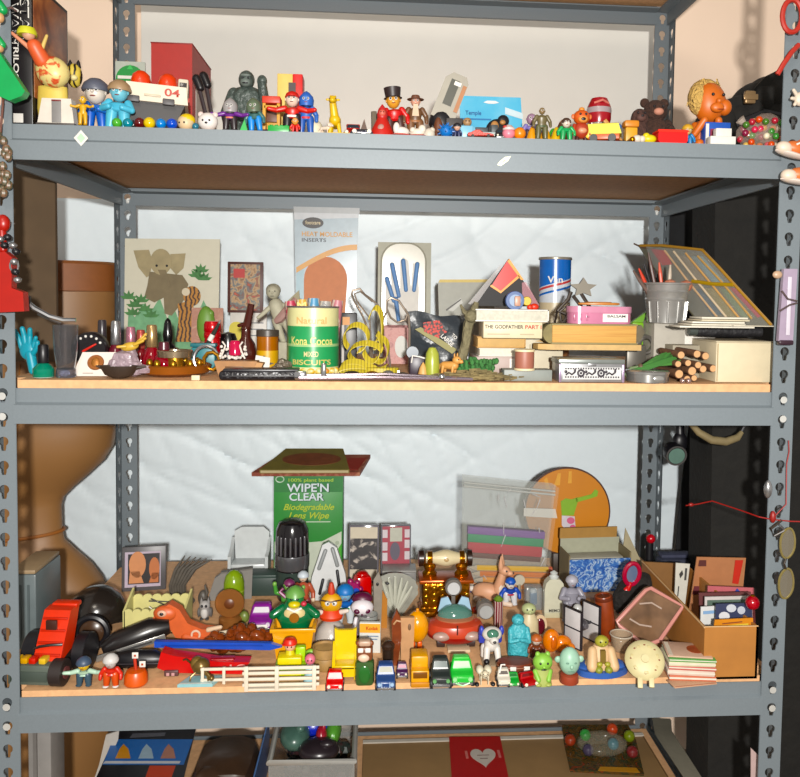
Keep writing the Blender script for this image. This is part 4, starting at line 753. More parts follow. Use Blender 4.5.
t.p('body', [M('#a8641c', .2), M('#d8a81c', .4)], G().l([(10, 0), (10.8, 1), (10.8, 4)]).m(1).l([(10.9, 4), (10.9, h*.5)]).m(0).l([(10.8, h*.5), (10.8, h*.85)])); t.p('lid', M('#4a423a', .4), G().c(0, 0, h*.84, 11.3, h*.16)); t.p('printed_ship', M('#3a2812', .5), G().pr([(-6, h*.14), (2, h*.14), (-1, h*.38), (-3, h*.38)], -11.4, .8).pr([(2, h*.14), (8, h*.2), (3, h*.22)], -10.8, .8))
t = T('wood_bowl', 'carved block-like light wooden bowl at the shelf front', 'bowl', 236, 'M', .075); t.p('bowl', M('#a8743c', .5, n=.15), G().pr([(-15, 0), (15, 0), (22, 16), (-20, 16)], -9, 18)); t.p('inlay', M('#7c5228', .5), G().b(0, -9.4, 3, 18, 1, 8, .2)); t.p('panel', M('#c08a4c', .5), G().pr([(16, 1), (22, 1), (28, 14), (21, 15)], -8, 14))
t = T('picture_card', 'dark-framed small colourful picture propped behind the brown bottle', 'picture', 245, 'M', .56, rx=-2, up=0); z0 = t.H(313); h = t.H(262)-z0
t.p('frame', M('#54281f', .5), G().b(0, 0, z0, 35, 2.5, h, .4)); t.p('picture', MP('noise', ['#b8432c', '#7c5a3c', '#c8a070', '#6a7878', '#7c3a24', '#c8552f'], 55, .5, .8), G().b(0, -1.4, z0+2.5, 29, .6, h-5, 0)); t.p('stand', WHT, G().b(3, 1.8, 0, 36, 2, z0+6, .3)); t.p('printed_line', M('#7c8088', .6), G().b(3, .6, z0*.6, 30, .5, 1, 0).b(3, .6, z0*.75, 30, .5, 1, 0).b(3, .6, z0*.45, 24, .5, 1, 0))
t.p('title_patch', M('#c0261c', .5), G().b(-6, -1.9, z0+h-16, 11, .4, 9, 0))
t = T('lemon_label', 'round yellow sticker-like disc left of the brown bottle', 'disc', 236, 'M', .5, rx=-4); sheet(t, 'disc', 14, t.H(322), 1.5, M('#d8c83c', .5), r=6.5)
# cherub
t = T('statuette', 'pale stone cupid statuette leaning with a draped sash', 'statuette', 280, 'M', .3); h = t.H(286); ST = M('#b6b29c', .7, n=.1)
t.p('pedestal', ST, G().b(6, 0, 0, 22, 16, h*.3, 2)); 
for sx in (-1, 1): t.p('leg', ST, G().cap((0+sx*4, 0, h*.56), (5+sx*5, -2, h*.42), 4.4, 3.6).cap((5+sx*5, -2, h*.42), (7+sx*3, 0, h*.28), 3.6, 2.8))
t.p('torso', ST, G().cap((0, 0, h*.58), (-4, 0, h*.75), 7, 7.5)); hd = t.p('head', [ST, M('#7a786a', .7)], G().e(-7, -1, h*.92, 7, 7, 7).e(-7, -8, h*.91, 1.4).m(1).e(-9.6, -7, h*.93, .9).e(-4.6, -7.2, h*.93, .9).e(-7, -7.6, h*.87, 2, .6, .6))
t.p('hair', M('#a8a48e', .8, bump=.8, sc=200), G().e(-7, 1.5, h*.945, 7.4, 6.5, 6.6)); t.p('arm', ST, G().cap((-9, 0, h*.74), (-17, -3, h*.64), 2.6, 2.2).cap((-17, -3, h*.64), (-21, -4, h*.6), 2.2, 1.8)); t.p('arm', ST, G().cap((2, 0, h*.76), (12, -2, h*.72), 2.8, 2.4).cap((12, -2, h*.72), (20, -3, h*.82), 2.4, 2)); t.p('sash', M('#a8847c', .7), G().t([(16, -4, h*.84), (8, -6, h*.7), (0, -8, h*.58), (-4, -7, h*.55)], [3, 4.6, 4.4, 2.6])); t.p('wing', M('#9c9478', .7), G().pr([(4, h*.78), (18, h*.95), (20, h*.7), (10, h*.62)], 4, 2.5))
t = T('mineral', 'rough grey sparkling mineral left of the green can', 'rock', 281, 'M', .1); g = G()
for (x, z, r) in ((0, 7, 8), (-5, 5, 6), (5, 10, 6.5), (1, 13, 5)): g.e(x, 0, z, r, 6, r*.85, 6, 4)
t.p('rock', M('#7a6f60', .35, .2, n=.3, sc=120, bump=.8), g)
t = T('folded_card', 'small white folded paper behind the wooden bowl', 'card', 261, 'M', .12, rz=20); t.p('card', WHT, G().pr([(-8, 0), (8, 0), (9, 16), (-5, 19)], 0, 1.2))
t = T('wallet', 'flat black leather wallet lying at shelf front', 'wallet', 260, 'M', .035, rz=4); t.p('body', M('#17151a', .35, n=.2, bump=.3, sc=120), G().b(0, 0, 0, 78, 26, 9, 3.5)); t.p('flap', M('#1d1b20', .35), G().b(2, 0, 8, 74, 22, 3, 1)); t.p('edge', M('#2c2a2c', .4), G().b(0, -13.2, 3.5, 70, 1, 1.5, .3))
# green can
t = T('tin_can', 'tall green and cream tin can packed with rolled comics', 'can', 313, 'M', .14); h = t.H(307); r = 25.5
t.p('can', [M('#2f9e5c', .3), M('#e6e2a8', .35), M('#a8d090', .35)], G().m(1).l([(r, 0), (r, h*.12)], n=36).m(0).l([(r, h*.12), (r, h*.42)], n=36).m(2).l([(r, h*.42), (r, h*.46)], n=36).m(0).l([(r, h*.46), (r, h*.72)], n=36).m(1).l([(r, h*.72), (r, h), (r-1.2, h), (r-1.2, h-8)], n=36))
def curve_txt(st, z, size, mt, wdt, y=None): 
    q = t.txt(st, 0, 0, z, size, mt, wdt)
    for v in q.o.data.vertices:
        x = v.co.x/t.s; a = x/r; v.co.y = (-(r+.4)*cos(a))*t.s+v.co.y*.2; v.co.x = (r+.4)*sin(a)*t.s
curve_txt('Kona Cocoa', h*.5, 11, M('#e8e08a', .4), 44); curve_txt('Natural', h*.8, 9, M('#e6b878', .4), 30); curve_txt('MIXED', h*.31, 7, M('#e8d8a0', .4), 14); curve_txt('BISCUITS', h*.19, 7, M('#d8c878', .4), 40)
g = G()
for i in range(9): a = -pi/2+(i-4)*.28; g.e((r-.2)*cos(a), (r-.2)*sin(a), h*.06, 4, 1.6, 3.4)
t.p('fruit_print', MP('voronoi', ['#c8502c', '#d8b02c', '#e0d8a0', '#8aa03c'], 60, .4), g); t.p('rim', SILV, G().t([(r*cos(a), r*sin(a), h) for a in [2*pi*i/36 for i in range(36)]], 1, closed=True))
cn = [('#b83c54', 'rolled comic with crimson cover at left of can'), ('#d8aa48', 'rolled comic lettered M with a yellow cover'), ('#5a9ac0', 'rolled comic with sky-blue cover inside can'), ('#aaa6a0', 'rolled grey comic with black letters at right of can'), ('#c07a84', 'rolled comic with dusty pink cover, rightmost in can')]
base = t
for i, (c, lb) in enumerate(cn):
    x = -16+8.2*i; q = at3('rolled_comic', lb, 'comic', base.o.location+Vector((x, -4+abs(i-2)*1.5, 6))*base.s, g='rolled comics in the can', sc=base.s, ry=(i-2)*3, rx=-3)
    hh = h*(1.0+.02*(i % 3)); q.p('roll', MP('noise', [c, c, '#e8dcc8', c], 70, .45, 1, stops=[.3, .5, .58, .65]), G().l([(5.4, 0), (5.6, 1), (5.6, hh), (4.6, hh), (4.4, hh-6)], n=18))
    if i in (1, 3): q.txt('M' if i == 1 else 'DV', 0, -5.9, hh-7, 11, M('#f0c040', .4) if i == 1 else BLK, 9, rz=0, ry=0 if i == 1 else -70)
t = T('cassette', 'black upright box edge right of the green can', 'box', 348, 'M', .2); t.p('body', BLK, G().b(0, 0, 0, 17, 12, t.H(313), 1)); t.p('label', M('#b8b0a8', .5), G().b(-5, -6.4, 8, 2.4, .8, t.H(325)-8, 0)); t.p('sticker', M('#c8842c', .5), G().b(-2, -6.3, t.H(325), 7, .8, 8, 0))
# insole packet
t = T('insole_packet', 'tall clear packet of an orange insole with printed header', 'packet', 325.5, 'M', .57, rx=-2); h = t.H(208); X = lambda px: px-325.5; Z = lambda py: t.H(py)
t.p('packet', M('#c3d3dc', .25), G().pr([(X(297), 0), (X(354), 0), (X(357), h), (X(293), h)], 0, 3)); t.p('header', M('#d8dce0', .3), G().pr([(X(293.5), Z(220)), (X(357), Z(217)), (X(357.3), h), (X(292.7), h)], -.6, .6)); t.p('top_band', M('#bcc0c2', .3), G().pr([(X(293), Z(213)), (X(358), Z(213)), (X(358), h+1), (X(292.5), h+1)], -.9, .6))
t.p('brand_oval', M('#2c2420', .4), G().pr(disc(X(312), Z(223), 10.5, 20, 5.5), -1.2, .6)); t.txt('footcare', X(312), -1.5, Z(223), 5, M('#d8c8a0', .4), 15); t.txt('HEAT MOLDABLE', X(326), -1.2, Z(234.5), 6.5, M('#d89a3c', .4), 50); t.txt('INSERTS', X(313), -1.2, Z(240.5), 5, M('#3c4048', .4), 24)
arc = [(X(296+60*u), Z(268-24*sin(u*pi/2))) for u in [i/10 for i in range(11)]]; t.p('print_arc', M('#dd9c34', .4), G().pr(arc+[(x, z-5.5) for x, z in arc[::-1]], -1.4, .5))
t.p('insole', M('#d98a5c', .6), G().pr([(X(304), 0), (X(342), 0)]+[(X(325)+21.5*cos(pi*i/14), Z(280)+23*sin(pi*i/14)) for i in range(15)], -.6, 1)); t.p('print_margin', M('#9fc0cc', .3), G().pr([(X(296), 0), (X(303.5), 0), (X(303.5), Z(268)), (X(296), Z(274))], -.5, .4))
# glove packet
t = T('glove_packet', 'clear blister packet with a white glove striped in blue', 'packet', 403.5, 'M', .52, rx=-2); h = t.H(243); X = lambda px: px-403.5; Z = lambda py: t.H(py)
t.p('card', M('#c9c8b8', .4), G().b(0, 0, 0, 53, 1.5, h, .3)); t.p('blister', M('#dcd8c8', .2), G().pr(rr(44, h-1, 18, -1, 0, 8), -4, 3.6)); t.p('rim', M('#b0ae9e', .2), G().t([(x, -4, z) for x, z in rr(44, h-1, 18, -1, 0, 8)], .8, closed=True))
t.p('glove', M('#ece8e0', .6), G().pr([(X(388), 0), (X(417), 0), (X(418), Z(290)), (X(416), Z(266)), (X(412), Z(264)), (X(410), Z(288)), (X(407), Z(262)), (X(402), Z(258)), (X(399), Z(262)), (X(399), Z(290)), (X(393), Z(264)), (X(389), Z(268)), (X(391), Z(292)), (X(386), Z(280)), (X(384), Z(282))], -5.4, 1.4))
BL = M('#6f9ad0', .6)
for a, b_, c_, d in ((386, 280, 393, 302), (391, 266, 398, 297), (402, 262, 405, 291), (416, 265, 413, 291), (395, 300, 398, 321)): t.p('finger_stripe', BL, G().cap((X(a), -5.8, Z(b_)), (X(c_), -5.8, Z(d)), 2.3, 2.0))
t.p('lower_label', M('#b06460', .5), G().b(2, -5, 0, 44, 1, Z(326), 0))
t = T('book', 'grey card folder with a yellow top edge and a dark slash', 'folder', 464, 'M', .54, rx=-2); h = t.H(282)
t.p('cover', M('#b0b0a4', .5), G().pr([(-24, 0), (30, 0), (30, h), (-27, h-1)], 0, 2)); t.p('top_edge', M('#e0c468', .5), G().pr([(-27, h-2), (30, h-1), (30, h+3), (-25, h+2)], .6, 1.8)); t.p('printed_flash', M('#d4d4cc', .5), G().pr([(-18, t.H(310)), (-4, t.H(298)), (-2, t.H(303)), (-12, t.H(312))], -.6, .5)); t.p('printed_slash', M('#4a4640', .5), G().pr([(-19, t.H(310)), (-4, t.H(299)), (-3.4, t.H(300)), (-18, t.H(311.5))], -1., .5))
# wire cutters
WR = M('#b8a898', .3, .7)
def loop(pts, r=1): return G().t(pts, r, 6, closed=True)
t = T('wire_hook', 'tall bent wire hook loop rising above the tape measure', 'wire hook', 366, 'M', .2); Z = lambda py: t.H(py); X = lambda px: px-366
t.p('wire', WR, G().t([(X(372), 0, 0), (X(368), 0, Z(330)), (X(362), 0, Z(316)), (X(354), 0, Z(302)), (X(351), 0, Z(295)), (X(352), 0, Z(291)), (X(359), 0, Z(289)), (X(364), 0, Z(295)), (X(370), 0, Z(299)), (X(377), 0, Z(305)), (X(382), 2, Z(313)), (X(380), 4, Z(330)), (X(376), 4, 0)], 1.1))
t.p('inner_wire', WR, G().t([(X(373), -3, 0), (X(369), -3, Z(318)), (X(356), -3, Z(301)), (X(354), -3, Z(294)), (X(360), -3, Z(292)), (X(372), -3, Z(302))], .9))
t = T('wire_hook', 'wire hook with diamond loop standing before the glove packet', 'wire hook', 395, 'M', .16); Z = lambda py: t.H(py); X = lambda px: px-395
t.p('wire', WR, G().t([(X(391), 0, 0), (X(388), 0, Z(350)), (X(380), 0, Z(333)), (X(380), 0, Z(326)), (X(386), 0, Z(312)), (X(386), 0, Z(302)), (X(390), 0, Z(298)), (X(398), 0, Z(301)), (X(407), 0, Z(314)), (X(405), 0, Z(320)), (X(397), 0, Z(323)), (X(390), 0, Z(318)), (X(386), 0, Z(309))], 1.1)); t.p('stem', WR, G().t([(X(409), 0, 0), (X(409), 0, Z(330)), (X(408), 0, Z(316)), (X(404), 0, Z(309))], 1.2))
# tape measure
t = T('tape_measure', 'tangled yellow cloth measuring tape with black marks', 'tape measure', 366, 'M', .07); TP = MP('wave', ['#c8b43c', '#c8b43c', '#5a4a1c'], 60, .5, 1, stops=[0, .94, .985])
def ribbon(pts, wd, th=1.0):
    g = G(); vs = []; fs = []; n = len(pts)
    for i, p in enumerate(pts):
        p = Vector(p); d = (Vector(pts[min(i+1, n-1)])-Vector(pts[max(i-1, 0)])).normalized(); nn = d.cross(Vector((.15, 1, .1))).normalized()
        for a, b_ in ((-1, -1), (1, -1), (1, 1), (-1, 1)): vs.append(p+Vector((.35, .6, .72)).normalized()*a*wd/2+nn*b_*th/2)
    for i in range(n-1):
        for j in range(4): fs.append((i*4+j, i*4+(j+1) % 4, i*4+4+(j+1) % 4, i*4+4+j))
    fs += [(3, 2, 1, 0), (4*n-4, 4*n-3, 4*n-2, 4*n-1)]; return g.add(vs, fs)
def arcp(cx, cz, rx, rz, a0, a1, y0, y1, n=22): return [(cx+rx*cos(R(a0+(a1-a0)*i/n)), y0+(y1-y0)*i/n, cz+rz*sin(R(a0+(a1-a0)*i/n))) for i in range(n+1)]
for pts in (arcp(-10, 38, 12, 13, -80, 230, -6, 5), arcp(9, 48, 7, 20, -100, 150, 4, 8), arcp(0, 22, 17, 11, 20, 250, -10, 8), arcp(6, 30, 9, 15, 200, 420, -4, -10), arcp(-12, 9, 13, 6, 10, 320, -14, -6), arcp(-2, 12, 22, 7, 190, 350, -12, -14), arcp(14, 26, 8, 12, 120, -130, -6, 2)): t.p('tape_loop', TP, ribbon(pts, 6.5, .8))
t.p('tape_coil', TP, G().l([(17, 0), (18.5, .5), (18.5, 9), (17, 9.5)], 14, -8, 0, sy=.6)); t.p('tape_end', SILV, G().b(32, -12, 1, 3, 6, 6, .3))
t.p('tape_heap', TP, ribbon(arcp(-8, 6, 18, 5, 180, -160, -16, -8), 7))
# rods along the front
t = T('tongs', 'long thin silver tongs lying along the shelf front', 'tongs', 385, 'M', .016, rz=-.6); g = G()
t.p('arm', M('#c8b8c8', .18, .85), G().t([(-85, -1, 2), (0, -1, 3), (88, -1, 2)], [2.6, 2.2, 1.6])); t.p('arm', M('#bcb0bc', .18, .85), G().t([(-85, 4, 3), (0, 5, 5.5), (86, 3, 2.2)], [2.6, 2.2, 1.6])); t.p('hinge', CHROME, G().b(-84, 1.5, 0, 12, 9, 9, 2)); t.p('ring_grip', CHROME, G().b(-61, 1, 0, 5, 6, 17, 1.6)); t.p('knob', CHROME, G().e(57, 0, 4, 4.5, 4, 4))
t = T('trinket', 'small pile of dark metal trinkets under the tape coil', 'trinket', 374, 'M', .035); t.p('base', M('#6a6040', .35, .4), G().b(0, 2, 0, 60, 10, 5, 2)); t.p('clasp', M('#2a2420', .4), G().e(-22, 0, 5, 9, 5, 4)); t.p('clasp', BRASS, G().e(-2, 0, 5, 7, 5, 4)); t.p('clasp', SILV, G().e(14, -1, 6, 6, 5, 4)); t.p('clasp', M('#4a4436', .5), G().e(28, 0, 4, 8, 5, 4))
# bag with red dots
t = T('booklet', 'crumpled charcoal bag printed with red dots and olive stripe', 'bag', 438, 'M', .28, rx=-8); h = t.H(313)
g = G(); vs = []; fs = []; nx, nz = 14, 10
for j in range(nz+1):
    for i in range(nx+1): u, v = i/nx, j/nz; vs.append((-28+58*u+(-3 if v > .8 else 0), -5-3*sin(u*7+v*5)-2*sin(v*9), h*v*(1-.1*u+.03*sin(u*9))))
for j in range(nz):
    for i in range(nx): q = j*(nx+1)+i; fs.append((q, q+1, q+nx+2, q+nx+1))
g.add(vs, fs).b(0, 4, 0, 54, 10, h*.85, 3); t.p('bag', M('#3a4046', .35, n=.15, bump=.2), g)
DT = MP('voronoi', ['#e8442c', '#c02c1c', '#2a1812'], 210, .5, stops=[0, .45, .6]); t.p('dot_print', DT, G().pr([(-16, h*.78), (0, h*.84), (8, h*.62), (0, h*.5), (-15, h*.62)], -12, 1.5).rot('z', 4))
t.p('stripe', M('#8c8434', .5), G().pr([(-24, h*.66), (-18, h*.7), (18, h*.3), (13, h*.22)], -11.6, 1.4)); t.txt('LARGE', 8, -12.5, h*.46, 6, WHT, 15, ry=42); t.txt('TO', 15, -12.5, h*.53, 5, WHT, 6, ry=42)
t = T('toy_block', 'dusty red patterned card standing under the glove packet', 'card', 397, 'M', .35, rx=-4); sheet(t, 'card', 26, t.H(328), 2, MP('noise', ['#a85a50', '#c0837a', '#8c4440'], 40, .5)); t.p('printed_figure', M('#c8c8c0', .5), G().pr(disc(4, t.H(347), 6.5, 16, 11), -1.6, .5))
t = T('camera_part', 'small dark purple box with a thin white wire loop', 'box', 417, 'M', .1); t.p('body', M('#2a1a2e', .4), G().b(0, 0, 0, 16, 12, 20, 1.5)); t.p('wire', WHT, G().t([(-6, -7, 14), (-5, -7, 21), (2, -7, 20), (9, -7, 18)], .8)); t.p('dial', M('#3c4c5c', .3), G().l([(6, 0), (6.4, 3)], -5, -4, 24, ax='y', n=18))
t = T('toy_pear', 'olive green upright pear-shaped toy with a tan pod beside', 'toy', 432, 'M', .05); h = t.H(347); t.p('body', M('#a9b048', .3), G().l([(4, 0), (7, 3), (7.4, h*.45), (6.4, h*.8), (3.5, h*.97), (.3, h)])); t.p('pod', M('#d8a868', .5), G().l([(4, 0), (5.5, 4), (3.5, 12), (.4, 17)], -9, 0, 0, 14))
t = T('toy_horse', 'small sandy orange toy horse grazing at shelf front', 'toy horse', 449, 'M', .05, rz=58); quad(t, t.H(352), 20, '#dca058', neck=.1, headr=.18)
t = T('root_stick', 'knobbly dry root standing upright behind the toy horse', 'stick', 466, 'M', .1, ry=4); h = t.H(302); DR = M('#7c7458', .85, n=.25, sc=90, bump=.7)
t.p('stem', DR, G().t([(-8, 0, 0), (-6, 0, h*.2), (-3, -1, h*.45), (-2, 0, h*.7), (2, 0, h*.85), (4, 0, h)], [4, 5, 4.6, 5.2, 4.4, 2.6])); t.p('twig', DR, G().t([(0, 0, h*.8), (-8, -2, h*.86), (-12, -3, h*.95)], [3, 2.4, 1])); t.p('twig', DR, G().t([(1, 0, h*.82), (10, -2, h*.84), (20, -3, h*.8)], [3, 2, .9])); t.p('knot', DR, G().e(0, -2, h*.8, 7, 6, 7))
t = T('moss', 'flattened heap of dry brown moss along the front', 'moss', 470, 'M', .03); t.o['kind'] = 'stuff'; g = G(); random.seed(11)
for i in range(110): a = random.uniform(-48, 44); y = random.uniform(-8, 12); l_ = random.uniform(5, 14); an = random.uniform(-.6, .6); z = random.uniform(.8, 9)*(1-abs(a)/70); g.t([(a, y, z), (a+l_*cos(an), y+l_*sin(an), z+random.uniform(-.5, 2))], [1.4, .6], 5)
g.e(0, 2, 3, 44, 9, 4); t.p('strands', M('#857650', .9, n=.3, sc=90, bump=.5), g)
t = T('moss', 'clump of bright green moss left of the spool', 'moss', 477, 'M', .07); t.o['kind'] = 'stuff'; g = G()
for i in range(60): g.e(random.gauss(0, 9), random.gauss(0, 4), 6+random.uniform(0, 13), 2.6, 2.6, 3.4, 6, 4)
g.e(0, 0, 6, 17, 6, 6); t.p('tufts', M('#3f7a3c', .9, n=.3, sc=120, bump=.6), g)
# stacks of books
def stackbox(name, label, cat, px, Y, w, hh, d, up, cover, pages=None, **k):
    t = T(name, label, cat, px, 'M', Y, up=up, **k)
    if pages: t.p('pages', pages, G().b(0, .6, hh*.1, w-2, d-1, hh*.8, .1)); t.p('cover', cover, G().b(0, 0, 0, w, d, hh*.1, .1).b(0, 0, hh*.9, w, d, hh*.1, .1).b(w/2-.6, 0, 0, 1.2, d, hh, .1))
    else: t.p('body', cover, G().b(0, 0, 0, w, d, hh, .6))
    return t
BG_ = 'stack of books left of the blue can'; Yb = .12
PG = M('#ece4d0', .7, n=.08, sc=200)
stackbox('storage_box', 'flat grey box at the stack foot under the spool', 'box', 526, .05, 48, 11, 22, 0, M('#8d938e', .5))
stackbox('storage_box', 'pale mauve box with white right end, lowest of the stack', 'box', 500, .15, 56, 19, 40, 0, M('#b8a49c', .5)).p('white_end', WHT, G().b(15, -20.2, 2, 18, .8, 15, 0))
stackbox('book', 'white paperback second from stack bottom', 'book', 499, Yb+.03, 46, 8, 36, 19, M('#e8e6dc', .6), PG, g=BG_)
stackbox('book', 'tan paperback lying under the lettered cream tape box', 'book', 498, Yb+.03, 48, 11, 36, 27.2, M('#c89a58', .6), M('#d8b070', .7), g=BG_)
t = stackbox('video_case', 'cream tape case lettered in black and red on its spine', 'video case', 509, Yb, 58, 16, 36, 38.4, M('#e4d6b4', .5), g=BG_)
t.txt('THE GODFATHER', -9, -18.4, 11, 5, M('#20120e', .7), 38); t.txt('PART I', 20, -18.4, 11, 5, M('#b8301c', .7), 16); t.p('printed_line', M('#b8a484', .5), G().b(-14, -18.2, 3.5, 22, .4, 1, 0).b(14, -18.2, 3.5, 14, .4, 1, 0))
stackbox('book', 'white hardback with grey pages below the red triangle', 'book', 508, Yb, 72, 12, 38, 54.6, M('#e6e4de', .5), M('#d4d0c0', .7, n=.1, sc=200), g=BG_)
t = T('diamond_box', 'red and black packet standing on its corner with orange trim', 'packet', 507, 'M', .17, up=66.8); h = 47
t.p('face', M('#120d0f', .65), G().pr([(-33, 0), (32, 0), (0, h), ], 0, 7)); t.p('red_panel', M('#d42a1c', .3), G().pr([(-18, h*.4), (-2, h*.96), (11, h*.62), (-8, h*.28)], -.5, .5)); t.p('trim', M('#e89a2c', .4), G().pr([(-19, h*.42), (-8, h*.27), (11, h*.62), (9.5, h*.66), (-8, h*.32), (-17, h*.45)], -1, .5).pr([(-2, h*.95), (0, h), (15, h*.56), (12, h*.56)], -1, .5)); t.p('wrap', CLEAR('#e8b0b8', .35), G().pr([(14, 2), (31, 1), (17, h*.52), (13, h*.5)], -2, 1.5)); t.p('clear_corner', CLEAR('#d8d4d4', .4), G().pr([(-33, 0), (-40, 2), (-9, h*.86), (-4, h*.9)], 1, 3))
t = T('toy_roll', 'blue ringed roll lying on the white hardback', 'roll', 513, 'M', .1, up=66.8); t.p('ring', M('#3c5c94', .35), G().l([(9, 0), (9.5, 1), (9.5, 5), (6, 6), (5.5, 2)], 0, -4, 9.5, ax='y', n=26)); t.p('core', M('#8ca4c4', .4), G().l([(6, 0), (5, 3)], 0, -5, 9.5, ax='y', n=20)); t.p('clip', M('#c89a84', .4), G().b(2, -6, 4, 6, 3, 10, 1))
t = T('toy_part', 'small yellow and red toy piece right of the blue roll', 'toy', 526, 'M', .1, up=66.8); t.p('ring', M('#d8b830', .35), G().l([(4, 0), (4.6, 1), (4.6, 4), (3.4, 4.6)], -1, -3, 9, ax='y', n=18)); t.p('red_piece', M('#d83c28', .4), G().e(7, 0, 3.4, 4.5, 3, 3.4).e(2, -2, 3, 3, 3, 3))
t = T('thread_spool', 'rose-coloured thread spool with cream flanges', 'thread spool', 524, 'M', .03, up=11); h = 21
t.p('thread', MP('wave', ['#a86a58', '#c88a78'], 220, .5, .3, stretch=(0, 0, 1)), G().l([(9.3, 2), (9.7, 4), (9.7, h-4), (9.3, h-2)])); t.p('flange', CREAM, G().c(0, 0, 0, 10.4, 2.2)); t.p('flange', CREAM, G().c(0, 0, h-2.2, 10.4, 2.2))
t = T('gift_card_box', 'cream box lid with a small printed crest, behind the spool', 'box', 541, 'M', .16, up=0); h = t.H(334); t.p('body', M('#dcd2b8', .6), G().b(0, 0, 0, 40, 16, h, .8)); t.txt('La Mer', -4, -8.3, h-13, 7, M('#a8946c', .5), 20); t.p('crest', M('#b8924c', .5), G().pr([(-9, h-7), (0, h-5), (9, h-7), (0, h-8)], -8.5, .5)); t.p('side_edge', M('#b07c50', .6), G().b(-20.3, 0, 0, 1, 16, h-5, 0))
t = T('driftwood', 'flat round-ended wooden board beneath the thick old book', 'board', 583, 'M', .1, up=28.2); t.p('board', M('#c8a468', .6, n=.12), G().pr([(-48, -8), (-36, -14), (54, -14), (54, 14), (-40, 14), (-50, 6)], 0, 5.5, 'z'))
t = T('old_book', 'thick yellowed book lying spine-left beneath the pink tin', 'book', 590, 'M', .1, up=33.9); h = 20
t.p('pages', MP('noise', ['#c8924c', '#d8a85c', '#c08844'], 80, .7, 0, stretch=(.1, .1, 6)), G().b(0, 0, 1.5, 84, 26, h-3, .4)); t.p('spine', M('#84784a', .7, n=.2), G().l([(h/2, 0), (h/2, 24)], -41, -12, h/2, ax='y', n=22)); t.p('cover', M('#94865a', .7), G().b(0, 0, 0, 86, 28, 1.6, .3).b(0, 0, h-1.6, 86, 28, 1.6, .3)); t.p('frayed_edge', M('#6a604a', .8, n=.2), G().pr([(40, 1), (47, 2), (52, h*.6), (49, h-1), (40, h-2)], -8, 20))
t = T('pink_tin', 'oval pink tin with raised letters and a white label', 'tin', 597, 'M', .1, up=54); h = 17
t.p('tin', M('#d88aa8', .22, .2), G().pr(rr(63, 26, 11, 0, -13, 6), 0, h-6, 'z')); t.p('lid', M('#e09ab4', .2, .2), G().pr(rr(64.5, 27.5, 11.5, 0, -13.7, 6), h-6, 6, 'z')); t.p('label', WHT, G().b(13, -13.4, 2, 25, .8, 8, 0)); t.txt('BALSAM', 14, -14, 7.5, 3.4, BLK, 18); t.p('raised_letter', M('#c87c98', .25), G().b(-27, -12.2, 3, 2, 1, 7, .3).b(-21, -13, 3, 2, 1, 7, .3).b(-15, -13.3, 3, 2, 1, 7, .3).b(-14, -13.3, 6, 3, 1, 2, .3))
t = T('lid', 'thin orange lid resting on top of the pink tin', 'lid', 597, 'M', .12, up=71.2); t.p('disc', M('#d8904c', .45), G().l([(19, 0), (21, .6), (21, 2), (18, 2.6)], sy=.5, n=30)); t.p('knob_edge', M('#c07c3c', .45), G().l([(13, 2.5), (12.5, 3.2)], sy=.5, n=24))
t = T('wire_star', 'grey star-headed wire figure striding over the tin', 'wire figure', 581, 'M', .13, up=0, z=None); X = lambda px: px-581; Z = lambda py: t.H(py); SW = M('#40362e', .45, .3)
st = [(7*(1 if i % 2 else 2.0)*cos(pi/2+i*pi/5), 7*(.9 if i % 2 else 1.8)*sin(pi/2+i*pi/5)*.8) for i in range(10)]
t.p('star', M('#8a8478', .35, .4), G().pr([(x-.0, z+Z(288)) for x, z in st], -2, 4)); t.p('wire_leg', SW, G().t([(X(569), 0, Z(292)), (X(566), 0, Z(300)), (X(556), 0, Z(311)), (X(566), 0, Z(316)), (X(568), -1, Z(310)), (X(564), -2, Z(320)), (X(552), -3, Z(332))], 2)); t.p('wire_leg', SW, G().t([(X(571), 0, Z(296)), (X(583), 0, Z(311)), (X(580), 0, Z(315)), (X(575), 0, Z(315))], 1.8)); t.p('wire_leg', SW, G().t([(X(578), 0, Z(292)), (X(588), 0, Z(307)), (X(588), 0, Z(310)), (X(582), 0, Z(311))], 1.8)); t.p('wire_loop', SW, G().t([(X(560), 1, 54), (X(558), 1, Z(312)), (X(567), 1, Z(305))], 1.2)); t.p('support_wire', SW, G().t([(X(556), 14, 0), (X(556), 14, 50), (X(556), 2, Z(311))], 1.2))
# blue can
t = T('tall_canister', 'tall canister with blue top, red-white stripe and biscuit picture', 'canister', 553, 'M', .35); h = t.H(257); r = 15.5
cm = [M('#1f6cc4', .25), M('#d4dae2', .25), M('#c8b898', .4), MP('voronoi', ['#7a4a24', '#5a3418', '#98683c', '#3a2c50'], 45, .4), M('#c83c3c', .3)]
t.p('can', cm, G().m(3).l([(r, 0), (r, h*.36)], n=34).m(2).l([(r, h*.36), (r, h*.58)], n=34).m(1).l([(r, h*.58), (r, h*.98)], n=34)); 
g = G(); vs = []; n = 16
lo = [h*.68+h*.11*i/n for i in range(n+1)]
for i in range(n+1):
    a = pi+.05+(pi-.1)*i/n; vs += [((r+.25)*cos(a), (r+.25)*sin(a), lo[i]+h*.03), ((r+.25)*cos(a), (r+.25)*sin(a), h*.97)]
g.add(vs, [(2*i, 2*i+2, 2*i+3, 2*i+1) for i in range(n)]); t.p('blue_wrap', cm[0], g)
